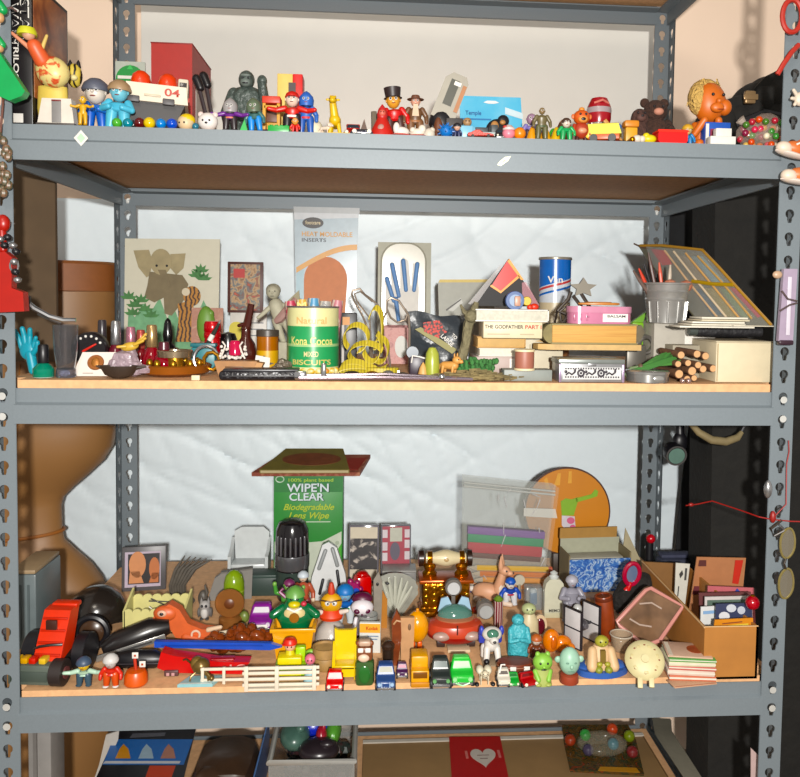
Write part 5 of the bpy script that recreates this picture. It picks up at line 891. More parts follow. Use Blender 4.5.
for dz, c in ((0, cm[4]), (-.035, cm[1]), (-.05, cm[0])):
    g = G(); vs = []
    for i in range(n+1): a = pi+.05+(pi-.1)*i/n; vs += [((r+.35)*cos(a), (r+.35)*sin(a), lo[i]+h*(.0+dz)), ((r+.35)*cos(a), (r+.35)*sin(a), lo[i]+h*(.02+dz))]
    g.add(vs, [(2*i, 2*i+2, 2*i+3, 2*i+1) for i in range(n)]); t.p('stripe', c, g)
t.p('rim', M('#b8b0a0', .3, .6), G().l([(r+.8, 0), (r+1.2, 1), (r+.8, 2.6), (r-1, 2.6)], z=h*.97, n=34)); q = t.txt('Van', -3, -r-.8, h*.785, 9, WHT, 15)
t = T('storage_tin', 'silver box with black scrollwork around its front panel', 'box', 587, 'M', .045); h = t.H(358); w_ = 64
t.p('body', M('#b0b0b2', .3, .6), G().b(0, 0, 0, w_, 34, h-4, 1)); t.p('lid', M('#a0a6a2', .3, .6), G().b(0, 0, h-5, w_+2, 35, 5, 1)); t.p('front_panel', M('#dcdcda', .35), G().b(0, -17.3, 3, w_-6, .8, h-11, 0)); BS = M('#2e2430', .5)
g = G()
for k_ in range(22): g.b(-w_/2+6+k_*2.5, -17.9, h-10, 1.3, .6, 1.6, 0).b(-w_/2+6+k_*2.5, -17.9, 4.5, 1.3, .6, 1.6, 0)
t.p('dotted_border', BS, g)
for k_ in range(3):
    x = -21+20*k_; t.p('scroll_motif', BS, G().t([(x-5, -18, h*.32), (x-2, -18, h*.42), (x+1, -18, h*.34), (x+4, -18, h*.44)], .9).e(x-5, -18, h*.46, 1.5, .5, 1.5).e(x+4, -18, h*.5, 1.2, .5, 2))
    if k_ < 2: t.p('rosette', BS, G().t([(x+10+3*cos(a), -18, h*.4+3*sin(a)) for a in [2*pi*i/12 for i in range(12)]], 1, 6, closed=True).e(x+10, -18, h*.4, 1.2, .6, 1.2))
for sx in (-1, 1): t.p('corner', M('#b8a4c0', .3, .5), G().b(sx*(w_/2-.6), -17, 0, 2.4, 2, h-5, .5))
t.p('latch', SILV, G().b(0, -18, h-7, 8, 1.5, 3, .5))
# right end
t = T('highlighter', 'lime green plastic clip standing right of the pink tin', 'clip', 635, 'M', .2); t.p('body', M('#7cb030', .4), G().b(0, 0, 0, 12, 12, t.H(322), 2)); t.p('ribs', M('#5c8c20', .4), G().b(0, -6.2, t.H(333), 9, .6, 1.2, 0).b(0, -6.2, t.H(328), 9, .6, 1.2, 0)); t.p('arm', M('#68a028', .4), G().pr([(-5, t.H(322)), (6, t.H(322)), (9, t.H(312))], -3, 5))
t = T('storage_box', 'grey carton with white end carrying the metal bucket', 'box', 668, 'M', .2); h = t.H(321); t.p('body', M('#b2aca0', .6), G().b(4, 0, 0, 60, 60, h, .5)); t.p('white_end', WHT, G().b(19, -30.3, 4, 30, .8, h-8, 0)); zc = h
t = T('bucket', 'small ribbed galvanised bucket holding pens and brushes', 'bucket', 664, 'M', .155, up=zc); h = t.H(284); BK = M('#c4c2be', .25, .6)
t.p('bucket', BK, G().l([(17, 0), (18, .5), (20, h*.55), (20.8, h*.6), (20, h*.64), (21, h*.76), (21.8, h*.8), (21, h*.84), (22.5, h), (21.5, h), (20, h*.8), (17, 2)], n=36)); t.p('rim', BK, G().t([(22.4*cos(a), 22.4*sin(a), h) for a in [2*pi*i/36 for i in range(36)]], 1.1, closed=True))
for i in range(6): a = -pi*(.1+.16*i); t.p('rib', M('#d8d6d2', .2, .8), G().t([(18.4*cos(a), 18.4*sin(a), 1), (20.4*cos(a), 20.4*sin(a), h*.55)], 1.2))
bk = t
pens = [((-12, 0), (-40, -4), 30, '#171418', 'black pen sticking out leftwards from the bucket'), ((-10, 3), (-36, 2), 22, '#d84830', 'orange-red pen sticking out low from the bucket'), ((-8, -4), (-44, 0), 18, '#6a5248', 'brown brush handle lowest at the bucket left'), ((-6, 6), (-26, 10), 52, '#5a3c34', 'dark brush pointing up left from the bucket'), ((0, 2), (-10, 6), 34, '#d8583c', 'orange wrapped stick in the middle of the bucket'), ((8, 4), (10, 8), 30, '#c8b8a4', 'pale stick rising at right of the bucket')]
for (b0, b1, up, c, lb) in pens:
    q = at3('pen', lb, 'pen', bk.o.location+Vector((0, 0, 3*bk.s)), sc=bk.s, g='pens and brushes in the bucket')
    p0 = Vector((b0[0]*.4, b0[1], 3)); p1 = Vector((b1[0]*.62 if up > 25 else b1[0]*.78, b1[1], h+up*.55)); mid = p0+(p1-p0)*.8
    q.p('shaft', M(c, .35), G().t([p0, mid], 1.9)); q.p('tip', M(c, .3), G().t([mid, p1], [1.9, .8]))
t = T('bucket_wrap', 'crinkled clear orange-tinted wrapper crammed in the bucket', 'wrapper', 672, 'M', .155, up=zc+24); g = G(); random.seed(4)
for i in range(9): g.e(random.gauss(0, 6), random.gauss(0, 5), 8+random.uniform(0, 12), 7, 5, 6, 6, 4)
t.p('film', CLEAR('#e08a6c', .55), g)
# sleeve tray
t = T('card_sleeve', 'leaning clear sleeve of sticker sheets with orange-gold edging', 'sleeve', 722, 'M', .12, up=zc); YS = lambda a, b_: .33-(a-640)*.0023+(330-b_)*.0002
ps = lambda name, mat, pts, th, dy=0: plate(t, name, mat, pts, YS, th, dy)
pt = lambda name, mat, pts, r, dy=0: t.p(name, mat, G().t([v+Vector((0, dy, 0)) for v in plane_pts(t, pts, YS)], r))
ps('back_sheet', M('#6e6850', .3), [(650, 268), (638, 250), (660, 250), (704, 256), (735, 291), (772, 332), (700, 330), (668, 290)], 2.5)
pt('gold_edge', M('#b88a38', .4), [(640, 251), (662, 251), (702, 256), (718, 273), (734, 291), (752, 311), (771, 332)], 1.6, -1); pt('cross_band', M('#b89428', .4), [(692, 287), (712, 290), (733, 291)], 2.2, -1.4)
ps('red_patch', M('#c0342c', .4), [(650, 254), (664, 256), (672, 270), (662, 271)], .6, -1); ps('red_edge', M('#b8303c', .4), [(729, 294), (737, 294), (762, 322), (757, 324)], .6, -1)
for a, c in (((664, 256), '#d8b48c'), ((673, 257), '#e6d0b0'), ((685, 259), '#d8a868'), ((697, 262), '#c8a060')): pt('sheet_divider', M(c, .4), [a, (a[0]+24, 288), (a[0]+54, 325)], 1.2, -1.4)
for pts, c in (([(690, 262), (702, 262), (724, 288), (712, 288)], '#7c9494'), ([(678, 262), (686, 262), (706, 287), (698, 287)], '#8c7c5c'), ([(702, 294), (712, 294), (738, 324), (728, 324)], '#9a8a4c'), ([(718, 294), (728, 296), (752, 324), (742, 324)], '#7c8c60'), ([(692, 294), (700, 295), (722, 320), (712, 322)], '#4c5c64')): ps('sticker_sheet', M(c, .25), pts, .5, -.8)
ps('clear_front', CLEAR('#e8ecec', .12), [(650, 268), (645, 252), (704, 257), (772, 332), (700, 330)], .6, -3); pt('loop_wire', M('#6a5444', .4), [(634, 249), (640, 252), (648, 254)], 1)
t = T('cream_box', 'plain cream cardboard carton at the right front corner', 'box', 745, 'M', .035); h = t.H(343); t.p('body', M('#e2d4b4', .6, n=.03), G().b(-1, 30, 0, 60, 62, h, .8)); t.p('lid_flap', M('#cabda0', .6), G().b(-1, 30, h, 60, 60, 1.4, .2)); t.p('seam', M('#b8a47c', .6), G().b(-29.5, -1.2, 1, 1, .6, h-2, 0))
zc2 = h+1.5
t = T('cream_box', 'greyish side carton half hidden behind the bundle of sticks', 'box', 690, 'M', .12); t.p('body', M('#a39a86', .6), G().b(0, 6, 0, 44, 30, t.H(345), .6))
t = T('paper_stack', 'loose stack of white papers lying across the cartons', 'papers', 716, 'M', .046, up=zc2+13); g = G()
for i in range(5): t.p('paper', M(['#ece6d6', '#e4dcc8', '#f0ead8', '#d8ccb0', '#e8e2d0'][i], .7), G().b(-8+random.uniform(-3, 3)+(6 if i > 2 else 0), random.uniform(-3, 3), i*2.2, (74 if i == 0 else 58)-3*i, 32, 1.6, .1).rot('z', random.uniform(-3, 3)))
t.p('protruding_sheet', M('#d8d0bc', .6), G().b(28, -18, 2, 44, 10, .9, .05))
t = T('black_case', 'long black cloth-wrapped roll under the white papers', 'roll', 730, 'M', .1, up=zc2); t.p('roll', M('#17161a', .6, n=.3, bump=.4), G().t([(-36, 0, 6.5), (-20, 0, 6.5), (0, 0, 6.5), (30, 0, 6)], [5.8, 6.6, 6.6, 5.2], 12)); t.p('tube_end', M('#5c6460', .35, .4), G().c(-44, 0, 6.5, 5, 12, ax='x'))
t = T('round_tin', 'small round silver tin with an embossed oval', 'tin', 647, 'M', .035); h = t.H(370); t.p('tin', M('#aaa8a4', .22, .7), G().l([(20, 0), (21, 1), (21, h*.7), (20.6, h*.74)], n=36)); t.p('lid', M('#b8b6b2', .2, .7), G().l([(21.6, h*.72), (21.8, h*.92), (20.5, h), (.5, h)], n=36)); t.p('emboss', M('#d0ceca', .2, .7), G().e(4, -20.6, h*.4, 6, 1.4, 3.4)); 
t = T('feather_bundle', 'bundle of dark green leaf-like feathers over the silver tin', 'feathers', 652, 'M', .05, up=0); zz0 = t.H(370)+1
for i in range(8):
    a = -22+i*5; x1 = 22+random.uniform(-8, 10); z1 = zz0+12+random.uniform(-3, 9)+i*.6
    t.p('leaf', M(['#3f7a34', '#2f6428', '#4c8a3c', '#386e2c'][i % 4], .6), G().t([(-24+i*2, -2+i, zz0-1+i*.6), (-4+i*1.5, -3+i, zz0+4+i*1.2), (x1*.7, -2+i, z1-3), (x1, -2+i, z1)], [1.2, 3, 2.6, .5], 6))
t.p('stem', M('#6c8058', .6), G().t([(-34, -2, 3), (-22, 0, zz0+2), (0, 2, zz0+6)], [1.6, 1.8, 1.4])); t.p('tie', M('#6a5444', .6), G().e(-12, 1, zz0+3, 3, 5, 4))
t = T('key_ring', 'grey metal ring with a small brown hole by the book', 'ring', 645, 'M', .16); z0 = t.H(345); t.p('ring', M('#7a7670', .3, .6), G().t([(7*cos(a), 0, z0+8*sin(a)) for a in [2*pi*i/20 for i in range(20)]], 2.4, closed=True)); t.p('clip', M('#6c6860', .4, .4), G().b(-10, 0, 0, 20, 6, z0, 2)); t.p('hinge', M('#8c8880', .3, .5), G().cap((-5, 0, z0+6), (-14, 0, z0-4), 3, 3))
sticks = [(681, 355), (697, 354), (705.5, 356), (678, 364), (688, 363), (698, 365), (679, 374), (692, 371), (703, 369), (713, 368.5), (687, 379), (694, 378)]
for i, (px, py) in enumerate(sticks):
    q = P(px, py, .035); sc_ = (q-CAM).dot(cF)/FPX; rr_ = [4, 4, 4, 3.4, 3.4, 3.6, 4.6, 4.6, 3.8, 3.8, 3.6, 3.2][i]
    rw = ['in the top row', 'in the second row', 'in the third row', 'at the bottom'][[0, 0, 0, 1, 1, 1, 2, 2, 2, 2, 3, 3][i]]; wh = ['leftmost', 'middle', 'rightmost', 'leftmost', 'middle', 'rightmost', 'leftmost', 'second from left', 'third from left', 'rightmost', 'left', 'right'][i]
    t = at3('wooden_stick', f'brown stick end, {wh} {rw} of the bundle', 'stick', q, g='bundle of wooden sticks', sc=sc_)
    t.p('bark', M('#6e4a30', .8, n=.2, bump=.4), G().t([(0, 0, 0), (-2, 20, .5), (-5, 44, 1.5)], [rr_, rr_*.95, rr_*.8], 12)); t.p('cut_face', M('#d8a878', .7), G().l([(rr_*.85, -.5), (rr_*.85, .1)], ax='y', n=14)); 
for i, px in enumerate((682.5, 688.5)):
    t = T('bead', ['left of two shiny rose-silver beads under the stick bundle', 'right of two shiny rose-silver beads under the stick bundle'][i], 'bead', px, 'M', .006, g='shiny beads'); t.p('bead', M('#c8a8a0', .15, .7), G().e(0, 0, 2.8, 2.8))
# ================================================================== BOTTOM SHELF (lv B), left to right
t = T('plastic_case', 'grey upright plastic case at the far left end', 'case', 33, 'B', py=640); h = t.H(567); t.p('body', M('#6f7a7c', .35), G().b(0, 8, 0, 26, 62, h, 2)); t.p('top_edge', M('#a89070', .5), G().b(0, 8, h, 24, 60, 4, 1)); t.p('front_groove', M('#596466', .4), G().b(6, -23.4, 10, 2, 1, h-20, 0).b(-2, -23.4, 10, 2, 1, h-20, 0))
t = T('helmet', 'glossy black toy helmet with a low brim, left side', 'helmet', 97, 'B', py=626); h = t.H(587); HB = M('#2a2420', .2)
t.p('shell', HB, G().l([(25, h*.2), (27, h*.34), (26.5, h*.55), (22, h*.78), (13, h*.94), (5, h*.99), (.5, h)], n=36)); t.p('brim', HB, G().l([(26.5, h*.26), (29, h*.24), (29.5, h*.3), (27, h*.36)], n=36)); t.p('neck_guard', HB, G().pr([(10, 0), (32, 4), (29, h*.4), (18, h*.4)], 2, 18)); t.p('face_mask', M('#2c241e', .3), G().l([(15, 0), (17, 6), (17, h*.3)], -2, -4, 0, 24))
t = T('wheel_ring', 'round dark wheel with brown hub leaning under the helmet', 'wheel', 93, 'B', py=649); t.p('tyre', BLK, G().t([(15*cos(a), -3, 17+15*sin(a)) for a in [2*pi*i/30 for i in range(30)]], 3.4, closed=True)); t.p('hub', M('#4a3322', .3), G().l([(13, -2), (11, -4), (4, -6), (.5, -6)][::-1], 0, -1, 17, 24, ax='y'))
# monster truck
t = T('toy_truck', 'big-wheeled orange toy truck with a grey-green front box', 'toy truck', 48, 'B', py=676, rz=-6); OR = M('#e8401c', .35)
t.p('chassis', M('#22201f', .5), G().b(2, 8, 8, 30, 50, 6, 1)); h = 64
t.p('hood', OR, G().pr([(-16, 20), (12, 26), (26, h*.98), (20, h*1.02), (8, h)], -7, 27, 'x')); 
for i in range(4): t.p('hood_rib', M('#d03416', .35), G().b(6.5, -12.8+5.45*i, 26+10*i, 25, 2, 2.4, .6))
t.p('roof', OR, G().b(8, 24, h*.97, 26, 12, 5, 1.6)); t.p('window', M('#4a2a22', .3), G().b(5, -1.4, h*.74, 11, 3, 10, .8)); t.p('spoiler', M('#2a1e1c', .4), G().t([(-10, -6, 30), (-2, -12, 35), (10, -12, 37), (19, -8, 36)], 1.4))
t.p('front_box', M('#5c665c', .45), G().b(-6, -16, 2, 42, 18, 20, 2)); t.p('lower_grille', M('#47524a', .5), G().b(-6, -25.3, 6, 36, 1, 10, .3)); 
for x, c in ((-20, '#e8b82c'), (-12, '#e0a828'), (-4, '#d8301c'), (6, '#e8c040')): t.p('lamp', M(c, .25), G().b(x, -18, 22, 7, 10, 6, 1.4))
t.p('front_wheel', M('#2c2220', .5), G().c(15, -18, 13, 13, 12, ax='x', n=24)).p('hub', M('#6c3c3c', .4), G().c(26.4, -18, 13, 6, 2, ax='x', n=16))
t.p('rear_wheel', BLK, G().c(-27, 16, 19, 19, 14, ax='x', n=26)).p('hub', M('#4c3c34', .4), G().c(-28.5, 16, 19, 8, 2, ax='x', n=16)); t.p('rear_wheel', BLK, G().c(24, 16, 19, 19, 12, ax='x', n=26))
# small front figures
t = T('toy_figure', 'yellow-headed figure in pale mint overalls and blue cap', 'toy figure', 84, 'B', py=687); fig(t, t.H(659), '#bcdcc4', '#3a5464', '#e2b820', hat=('dome', '#43546c'), arms='out', fat=1.8, hd=.22)
t = T('toy_figure', 'clear-headed red figure with a white foot at the front', 'toy figure', 111, 'B', py=688); fig(t, t.H(656), '#d8341c', '#d8541c', '#c8c0bc', hat=('dome', '#d8d4d0'), fat=1.6, hd=.2, shoes='#e8e4e0')
t = T('toy_stand', 'round orange stand with red stem and two white squares', 'stand', 136, 'B', py=684); t.p('base', M('#e0601c', .35), G().l([(10, 0), (11.5, 2), (11, 10), (9, 14), (4, 15)])); t.p('stem', M('#c8402c', .4), G().cap((0, 0, 14), (-1, 0, 26), 1.6)); 
for x, z in ((0, 27), (7, 18)): t.p('square_tag', WHT, G().b(x, -2, z, 6, 1.5, 6, .3)).p('tag_window', M('#b8502c', .5), G().b(x, -2.9, z+2, 2, .5, 2, 0))
t = T('framed_picture', 'dark grey framed picture of two warm-toned faces', 'picture frame', 144, 'B', py=592, rx=-6, rz=8); h = t.H(549)
t.p('frame', M('#5d5a5c', .4), G().b(0, 0, 0, 42, 4, h, .8)); t.p('mount', M('#c8b8c8', .5), G().b(-1, -2.2, 4, 34, .6, h-9, 0)); t.p('picture', M('#241c1c', .4), G().b(0, -2.6, 7, 30, .6, h-14, 0)); t.p('printed_face', M('#d8905c', .5), G().pr(disc(-6, h*.6, 8, 18, 13), -3.2, .5).pr([(-14, 8), (0, 8), (-4, h*.45), (-13, h*.45)], -3.2, .5)); t.p('printed_face', M('#c8743c', .5), G().pr(disc(10, h*.5, 5, 18, 11), -3.2, .5).pr([(5, 8), (14, 8), (14, h*.4), (8, h*.4)], -3.2, .5)); t.p('stand', BLK, G().b(0, 9, 0, 8, 14, 1.5, .3))
t = T('display_tray', 'pale yellow open tray with scalloped rim behind the black case', 'tray', 158, 'B', py=628); YP = M('#e4dc96', .5); h = t.H(594)
def scal(x0, x1, z, n): 
    o = [(x0, 0), (x1, 0)]
    for i in range(n, 0, -1):
        a, b_ = x0+(x1-x0)*i/n, x0+(x1-x0)*(i-1)/n
        for k_ in range(0, 7): an = pi*k_/6; o.append(((a+b_)/2+(a-b_)/2*cos(an), z+3.4*sin(an)))
    return o
t.p('front_wall', YP, G().pr(scal(-29, 29, h*.62, 7), -14, 2)); t.p('back_wall', YP, G().pr(scal(-28, 28, h*.75, 6), 14, 2)); t.p('side_wall', YP, G().pr([(-14, 0), (16, 0), (18, h), (-14, h*.66)], -30, 2, 'x')); t.p('side_wall', YP, G().pr([(-14, 0), (16, 0), (18, h*.95), (-14, h*.66)], 28, 2, 'x')); t.p('bottom', YP, G().b(0, 0, 0, 58, 28, 1.5, 0))
t = T('wire_tangle', 'tangle of silvery wire lying inside the yellow tray', 'wire', 163, 'B', py=626, up=2); g = G(); random.seed(9)
for i in range(9): g.t([(random.uniform(-16, 16), random.uniform(-8, 8), random.uniform(4, 32)) for _ in range(4)], .7, 5)
t.p('wire', M('#a8a498', .25, .7), g)
t = T('feather_fan', 'fan of dark curved spines rising behind the yellow tray', 'ornament', 181, 'B', py=606); h = t.H(556); g = G(); SPN = M('#5c564e', .5, n=.2)
for i in range(6):
    x1 = 4+i*5.2; t.p('spine', SPN, G().t([(-8+i*2.2, i*.6, 0), (-10+i*2.4, i*.6, h*.4), (-5+i*3.6, i*.6, h*.72), (x1, i*.6, h*(1-.02*i))], [2.2, 2.4, 2, .5], 6))
t.p('root', SPN, G().e(2, 0, 5, 12, 5, 5).e(22, -2, 8, 5, 4, 8)); t.p('claw', SPN, G().t([(22, -2, 6), (26, -3, 14), (24, -3, 22)], [2.6, 2, .6]))
t = T('harmonica', 'long black case with a silver strip, slanting up rightwards', 'case', 140, 'B', py=652, rz=14, ry=-13); t.p('body', M('#1e1a1a', .3), G().t([(-32, 0, 11), (-20, 0, 13), (14, 0, 15), (32, 0, 13)], [7, 11, 12, 7], 14)); t.p('silver_strip', M('#a8a6a2', .25, .6), G().b(-6, -12.5, 6, 66, 1.4, 6, .4)); t.p('lettering_bar', M('#3c3a3a', .4), G().b(-6, -13.4, 8, 40, .6, 2, 0))
t = T('capsule_case', 'smooth black pod-shaped case lying at the front left', 'case', 141, 'B', py=668); t.p('pod', BLK, G().t([(-27, 0, 8), (-22, 0, 9), (-8, 0, 10), (14, 0, 10), (25, 0, 9)], [2, 7, 9, 9, 4], 14)); t.p('seam', M('#38343a', .4), G().b(0, -9.6, 9, 40, .8, 1, .2))
t = T('rubber_crab', 'orange floppy rubber sea creature with round eye sprawled flat', 'toy animal', 181, 'B', py=644); OC = M('#de6a3c', .45, n=.1)
t.p('body', OC, G().pr([(-4, 12), (8, 10), (30, 8), (38, 18), (22, 20), (8, 26), (0, 40), (-10, 46), (-22, 38), (-26, 32), (-12, 26)], -6, 12)); t.p('head', [OC, M('#e8b89c', .5), EYE], G().e(-14, -4, 36, 12, 6, 8).m(1).e(-16, -10, 38, 4.5, 1.6, 3.4).m(2).e(-16, -11.4, 38, 2, 1, 1.6)); t.p('spiral_eye', M('#f0d0b8', .5), G().t([(16+4*cos(a), -7, 15+4*sin(a)) for a in [2*pi*i/14 for i in range(14)]], 1.1, 6, closed=True)); t.p('claw', OC, G().cap((6, -4, 12), (34, -8, 6), 5, 3)); t.p('fin', M('#e8c8a8', .5), G().cap((28, -5, 19), (40, -6, 22), 2.6, 2))
t = T('toy_owl', 'tiny grey owl figurine standing behind the orange sea creature', 'toy owl', 205, 'B', py=619); h = t.H(601); t.p('body', M('#8e8a88', .6), G().e(0, 0, h*.42, 6, 5, h*.42)); t.p('belly', M('#d8d4d0', .6), G().e(0, -3.4, h*.38, 3.6, 2.4, h*.3)); hd = t.p('head', [M('#b4b0ae', .6), EYE], G().e(0, -1, h*.76, 5.4, 4.6, 5).m(1).e(-2, -5, h*.8, 1.4).e(2, -5, h*.8, 1.4))
for sx in (-1, 1): hd.p('ear_tuft', M('#8e8a88', .6), G().l([(1.8, 0), (.2, 5)], sx*3.4, 0, h*.92, 8)); t.p('wing', M('#6c6866', .6), G().e(sx*6, 0, h*.36, 1.6, 3, h*.26)); t.p('foot', M('#4a4644', .6), G().e(sx*2.6, -3, 1.2, 2, 3, 1.2))
t = T('wedge_block', 'flat grey wedge-shaped board standing behind the green capsule', 'board', 229, 'B', py=600, rz=6); h = t.H(571); t.p('board', M('#8a8680', .55), G().pr([(-21, 0), (22, 0), (23, h), (-8, h*.9), (-14, h*.75)], 0, 5)); t.p('edge', M('#75716b', .55), G().pr([(-8, h*.9), (23, h), (23, h+1.5), (-8, h*.9+1.5)], 0, 6))
t = T('gramophone', 'toy gramophone with copper horn facing forward', 'gramophone', 231, 'B', py=627); CP = M('#b87a44', .25, .55)
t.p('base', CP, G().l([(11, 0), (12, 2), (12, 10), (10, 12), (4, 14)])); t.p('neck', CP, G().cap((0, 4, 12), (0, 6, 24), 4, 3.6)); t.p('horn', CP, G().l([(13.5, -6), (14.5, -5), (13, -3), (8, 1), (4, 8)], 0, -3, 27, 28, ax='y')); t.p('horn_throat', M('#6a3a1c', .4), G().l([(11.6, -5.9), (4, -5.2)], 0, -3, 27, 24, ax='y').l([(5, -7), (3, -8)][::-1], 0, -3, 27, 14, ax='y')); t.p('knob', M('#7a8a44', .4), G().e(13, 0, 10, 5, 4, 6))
t = T('green_capsule', 'glossy lime green capsule standing behind the gramophone', 'capsule', 234, 'B', py=612); h = t.H(570); t.p('capsule', M('#86a428', .2), G().l([(9, 0), (10, 2), (10, h*.7), (8, h*.88), (4, h*.97), (.3, h)])); t.p('band', M('#a8c044', .2), G().l([(10.2, h*.5), (10.2, h*.54)]))
t = T('dark_box', 'dark teal box behind the purple toy car', 'box', 262, 'B', py=595); t.p('box', M('#33453f', .5), G().b(2, 6, 0, 34, 20, t.H(577), 1)); t.p('lid', M('#3a4e48', .5), G().b(2, 6, t.H(577), 35, 21, 3, .6))
t = T('toy_chair', 'white moulded plastic tub chair standing at the back', 'toy chair', 250, 'B', py=580); h = t.H(530); WC = M('#dde2e2', .3)
pts = [(-19, 0, h*.42), (-19, -2, h*.55)]
t.p('backrest', WC, G().pr([(-15, h*.35), (15, h*.35), (18, h*.9), (12, h), (-10, h), (-17, h*.92)], 8, 4).rot('x', -8)); t.p('seat', WC, G().b(0, -2, h*.3, 34, 22, 5, 2))
for sx in (-1, 1): t.p('armrest', WC, G().pr([(10, h*.2), (10, h*.8), (-2, h*.6), (-14, h*.55), (-14, h*.25)], sx*18-1.5, 3, 'x')); t.p('leg', WC, G().b(sx*16, -8, 0, 4, 4, h*.34, .6)); t.p('leg', WC, G().b(sx*16, 8, 0, 4, 4, h*.34, .6))
t = T('toy_car', 'purple toy car with white roof panel, seen nose-on', 'toy car', 262, 'B', py=628); car(t, 23, t.H(604), 30, '#8a2c92', glass='#e8e4ea', lights='#e8d8ec'); t.p('front_sign', WHT, G().b(2, -16.4, 2, 11, 1, 8, .6)); t.p('base_bar', WHT, G().b(0, -16, 0, 24, 3, 3, .6))
t = T('fur_heap', 'shiny red-brown lumpy heap behind the blue ruler', 'heap', 240, 'B', py=652); random.seed(21); g = G()
for i in range(46): x = random.uniform(-30, 30); g.e(x, random.uniform(-8, 8), random.uniform(3, 20-abs(x)*.25), random.uniform(4, 8), 6, random.uniform(4, 7), 8, 5)
t.p('lumps', M('#803c1c', .15, n=.35, sc=90), g)
t = T('ruler', 'bright blue flat strip lying across the brown heap', 'strip', 218, 'B', py=664, up=15, rz=-2); t.p('strip', M('#2a54c0', .35), G().pr([(-62, 0), (52, -3), (64, 0), (52, 4), (-62, 6)], -3, 5)); t.p('ridge', M('#1f46a8', .35), G().b(-5, -3.4, 1.4, 100, .8, 1.4, 0))
t = T('toy_boat', 'red plastic toy boat hull with pale letters on its side', 'toy boat', 206, 'B', py=672); RD2 = M('#cc1c1c', .3)
t.p('hull', RD2, G().pr([(-46, 8), (-34, 3), (36, 0), (44, 12), (14, 13), (-30, 20), (-42, 24)], -7, 14)); t.p('deck', M('#b01616', .3), G().b(-2, 0, 12.5, 60, 9, 2, .5)); t.txt('LC', 32, -7.4, 7, 8, M('#e8a8a0', .4), 15); t.p('grille', M('#5c3c3c', .4), G().b(-32, -7, 0, 14, 4, 6, 1)); t.p('grille_tooth', M('#c89898', .5), G().b(-35, -9.4, 1, 3, 1, 3, .2).b(-30, -9.4, 1, 3, 1, 3, .2))
t = T('picket_fence', 'white toy fence with horizontal rails along the shelf front', 'toy fence', 281, 'B', py=690); FN = M('#ece0cc', .45)
for z in (4, 10, 16, 21): t.p('rail', FN, G().b(0, 0, z, 76, 2.4, 3, .4))
for x in (-34, -4, 33): t.p('fence_post', FN, G().b(x, -1.4, 0, 4, 3, 25, .5))
t.p('foot_bar', FN, G().b(0, 2, 0, 70, 8, 2, .4))
t = T('toy_fence_base', 'low white toy railing left of the picket fence', 'toy railing', 224, 'B', py=684); 
for z in (3, 14): t.p('rail', FN, G().b(0, 0, z, 46, 2.4, 2.6, .4))
for x in (-21, 0, 21): t.p('railing_post', FN, G().b(x, 0, 0, 3, 3, 17, .4))
t = T('tile', 'small pale aqua tile lying flat below the red boat', 'tile', 200, 'B', py=683); t.p('tile', M('#9cccd0', .35), G().pr([(-20, -9), (14, -9), (20, 9), (-12, 9)], 0, 3, 'z')); t.p('printed_edge', M('#d8e4e0', .4), G().pr([(-19, -8.4), (13, -8.4), (13.6, -6), (-18, -6)], 3, .2, 'z'))
t = T('toy_bug', 'bronze beetle-like toy with thin bent legs', 'toy bug', 201, 'B', py=681, up=3.4); BZ = M('#7e6434', .3, .5); t.p('body', BZ, G().e(0, 0, 12, 9, 8, 8)); t.p('wing_case', M('#94783f', .3, .5), G().e(-4, 2, 14, 7, 7, 7)); hd = t.p('head', BZ, G().cap((5, -4, 8), (12, -8, 3), 2.4, 1.6).e(12, -8, 3, 2.8))
for sx in (-1, 1): t.p('leg', BZ, G().t([(sx*4, -5, 8), (sx*8, -8, 5), (sx*9, -9, .8)], .9)); t.p('antenna', BZ, G().t([(-8, -1, 14), (-14, -2, 20), (-17, -2, 19)], .9))
t = T('stick', 'thin cream stick lying across behind the brown heap', 'stick', 232, 'B', py=640, up=4, ry=-10); t.p('stick', M('#e4d4b8', .5), G().t([(-22, 0, 2), (22, 0, 2)], 1.6)); t.p('end_knob', M('#e4d4b8', .5), G().e(22, 0, 2, 2.2, 2.2, 2.6))
# green wipe box
t = T('wipes_box', 'tall green printed carton of lens wipes at the back', 'carton', 308, 'B', py=582); h = t.H(474); w_ = 68
t.p('carton', M('#2c8e34', .45, n=.03), G().b(0, 17, 0, w_, 36, h, .5)); t.p('raised_flap', M('#3a8a3c', .5), G().pr([(8, h), (34, h), (34, h+6)], -30, 60, 'x')); t.p('dark_band', M('#1f7a30', .45), G().b(0, -1.3, h-18, w_-1, .6, 17, 0)); t.p('white_swoosh', M('#d4dcc8', .5), G().pr([(-33, 0), (33, 0), (33, h*.47), (14, h*.38), (-14, h*.36), (-33, h*.38)], -1.5, .5)); t.p('green_leaf', M('#4cae2c', .5), G().pr([(20, h*.16), (33, h*.36), (33, 2), (24, 2)], -1.9, .5))
t.txt("WIPE'N", 0, -1.9, t.H(488), 11.5, M('#e2ecf2', .4), 41); t.txt("WIPE'N", .6, -1.7, t.H(488)-.7, 11.5, M('#14502a', .4), 42); t.txt('CLEAR', -2, -1.9, t.H(497), 10.5, M('#e2ecf2', .4), 34); t.txt('CLEAR', -1.4, -1.7, t.H(497)-.7, 10.5, M('#14502a', .4), 35)
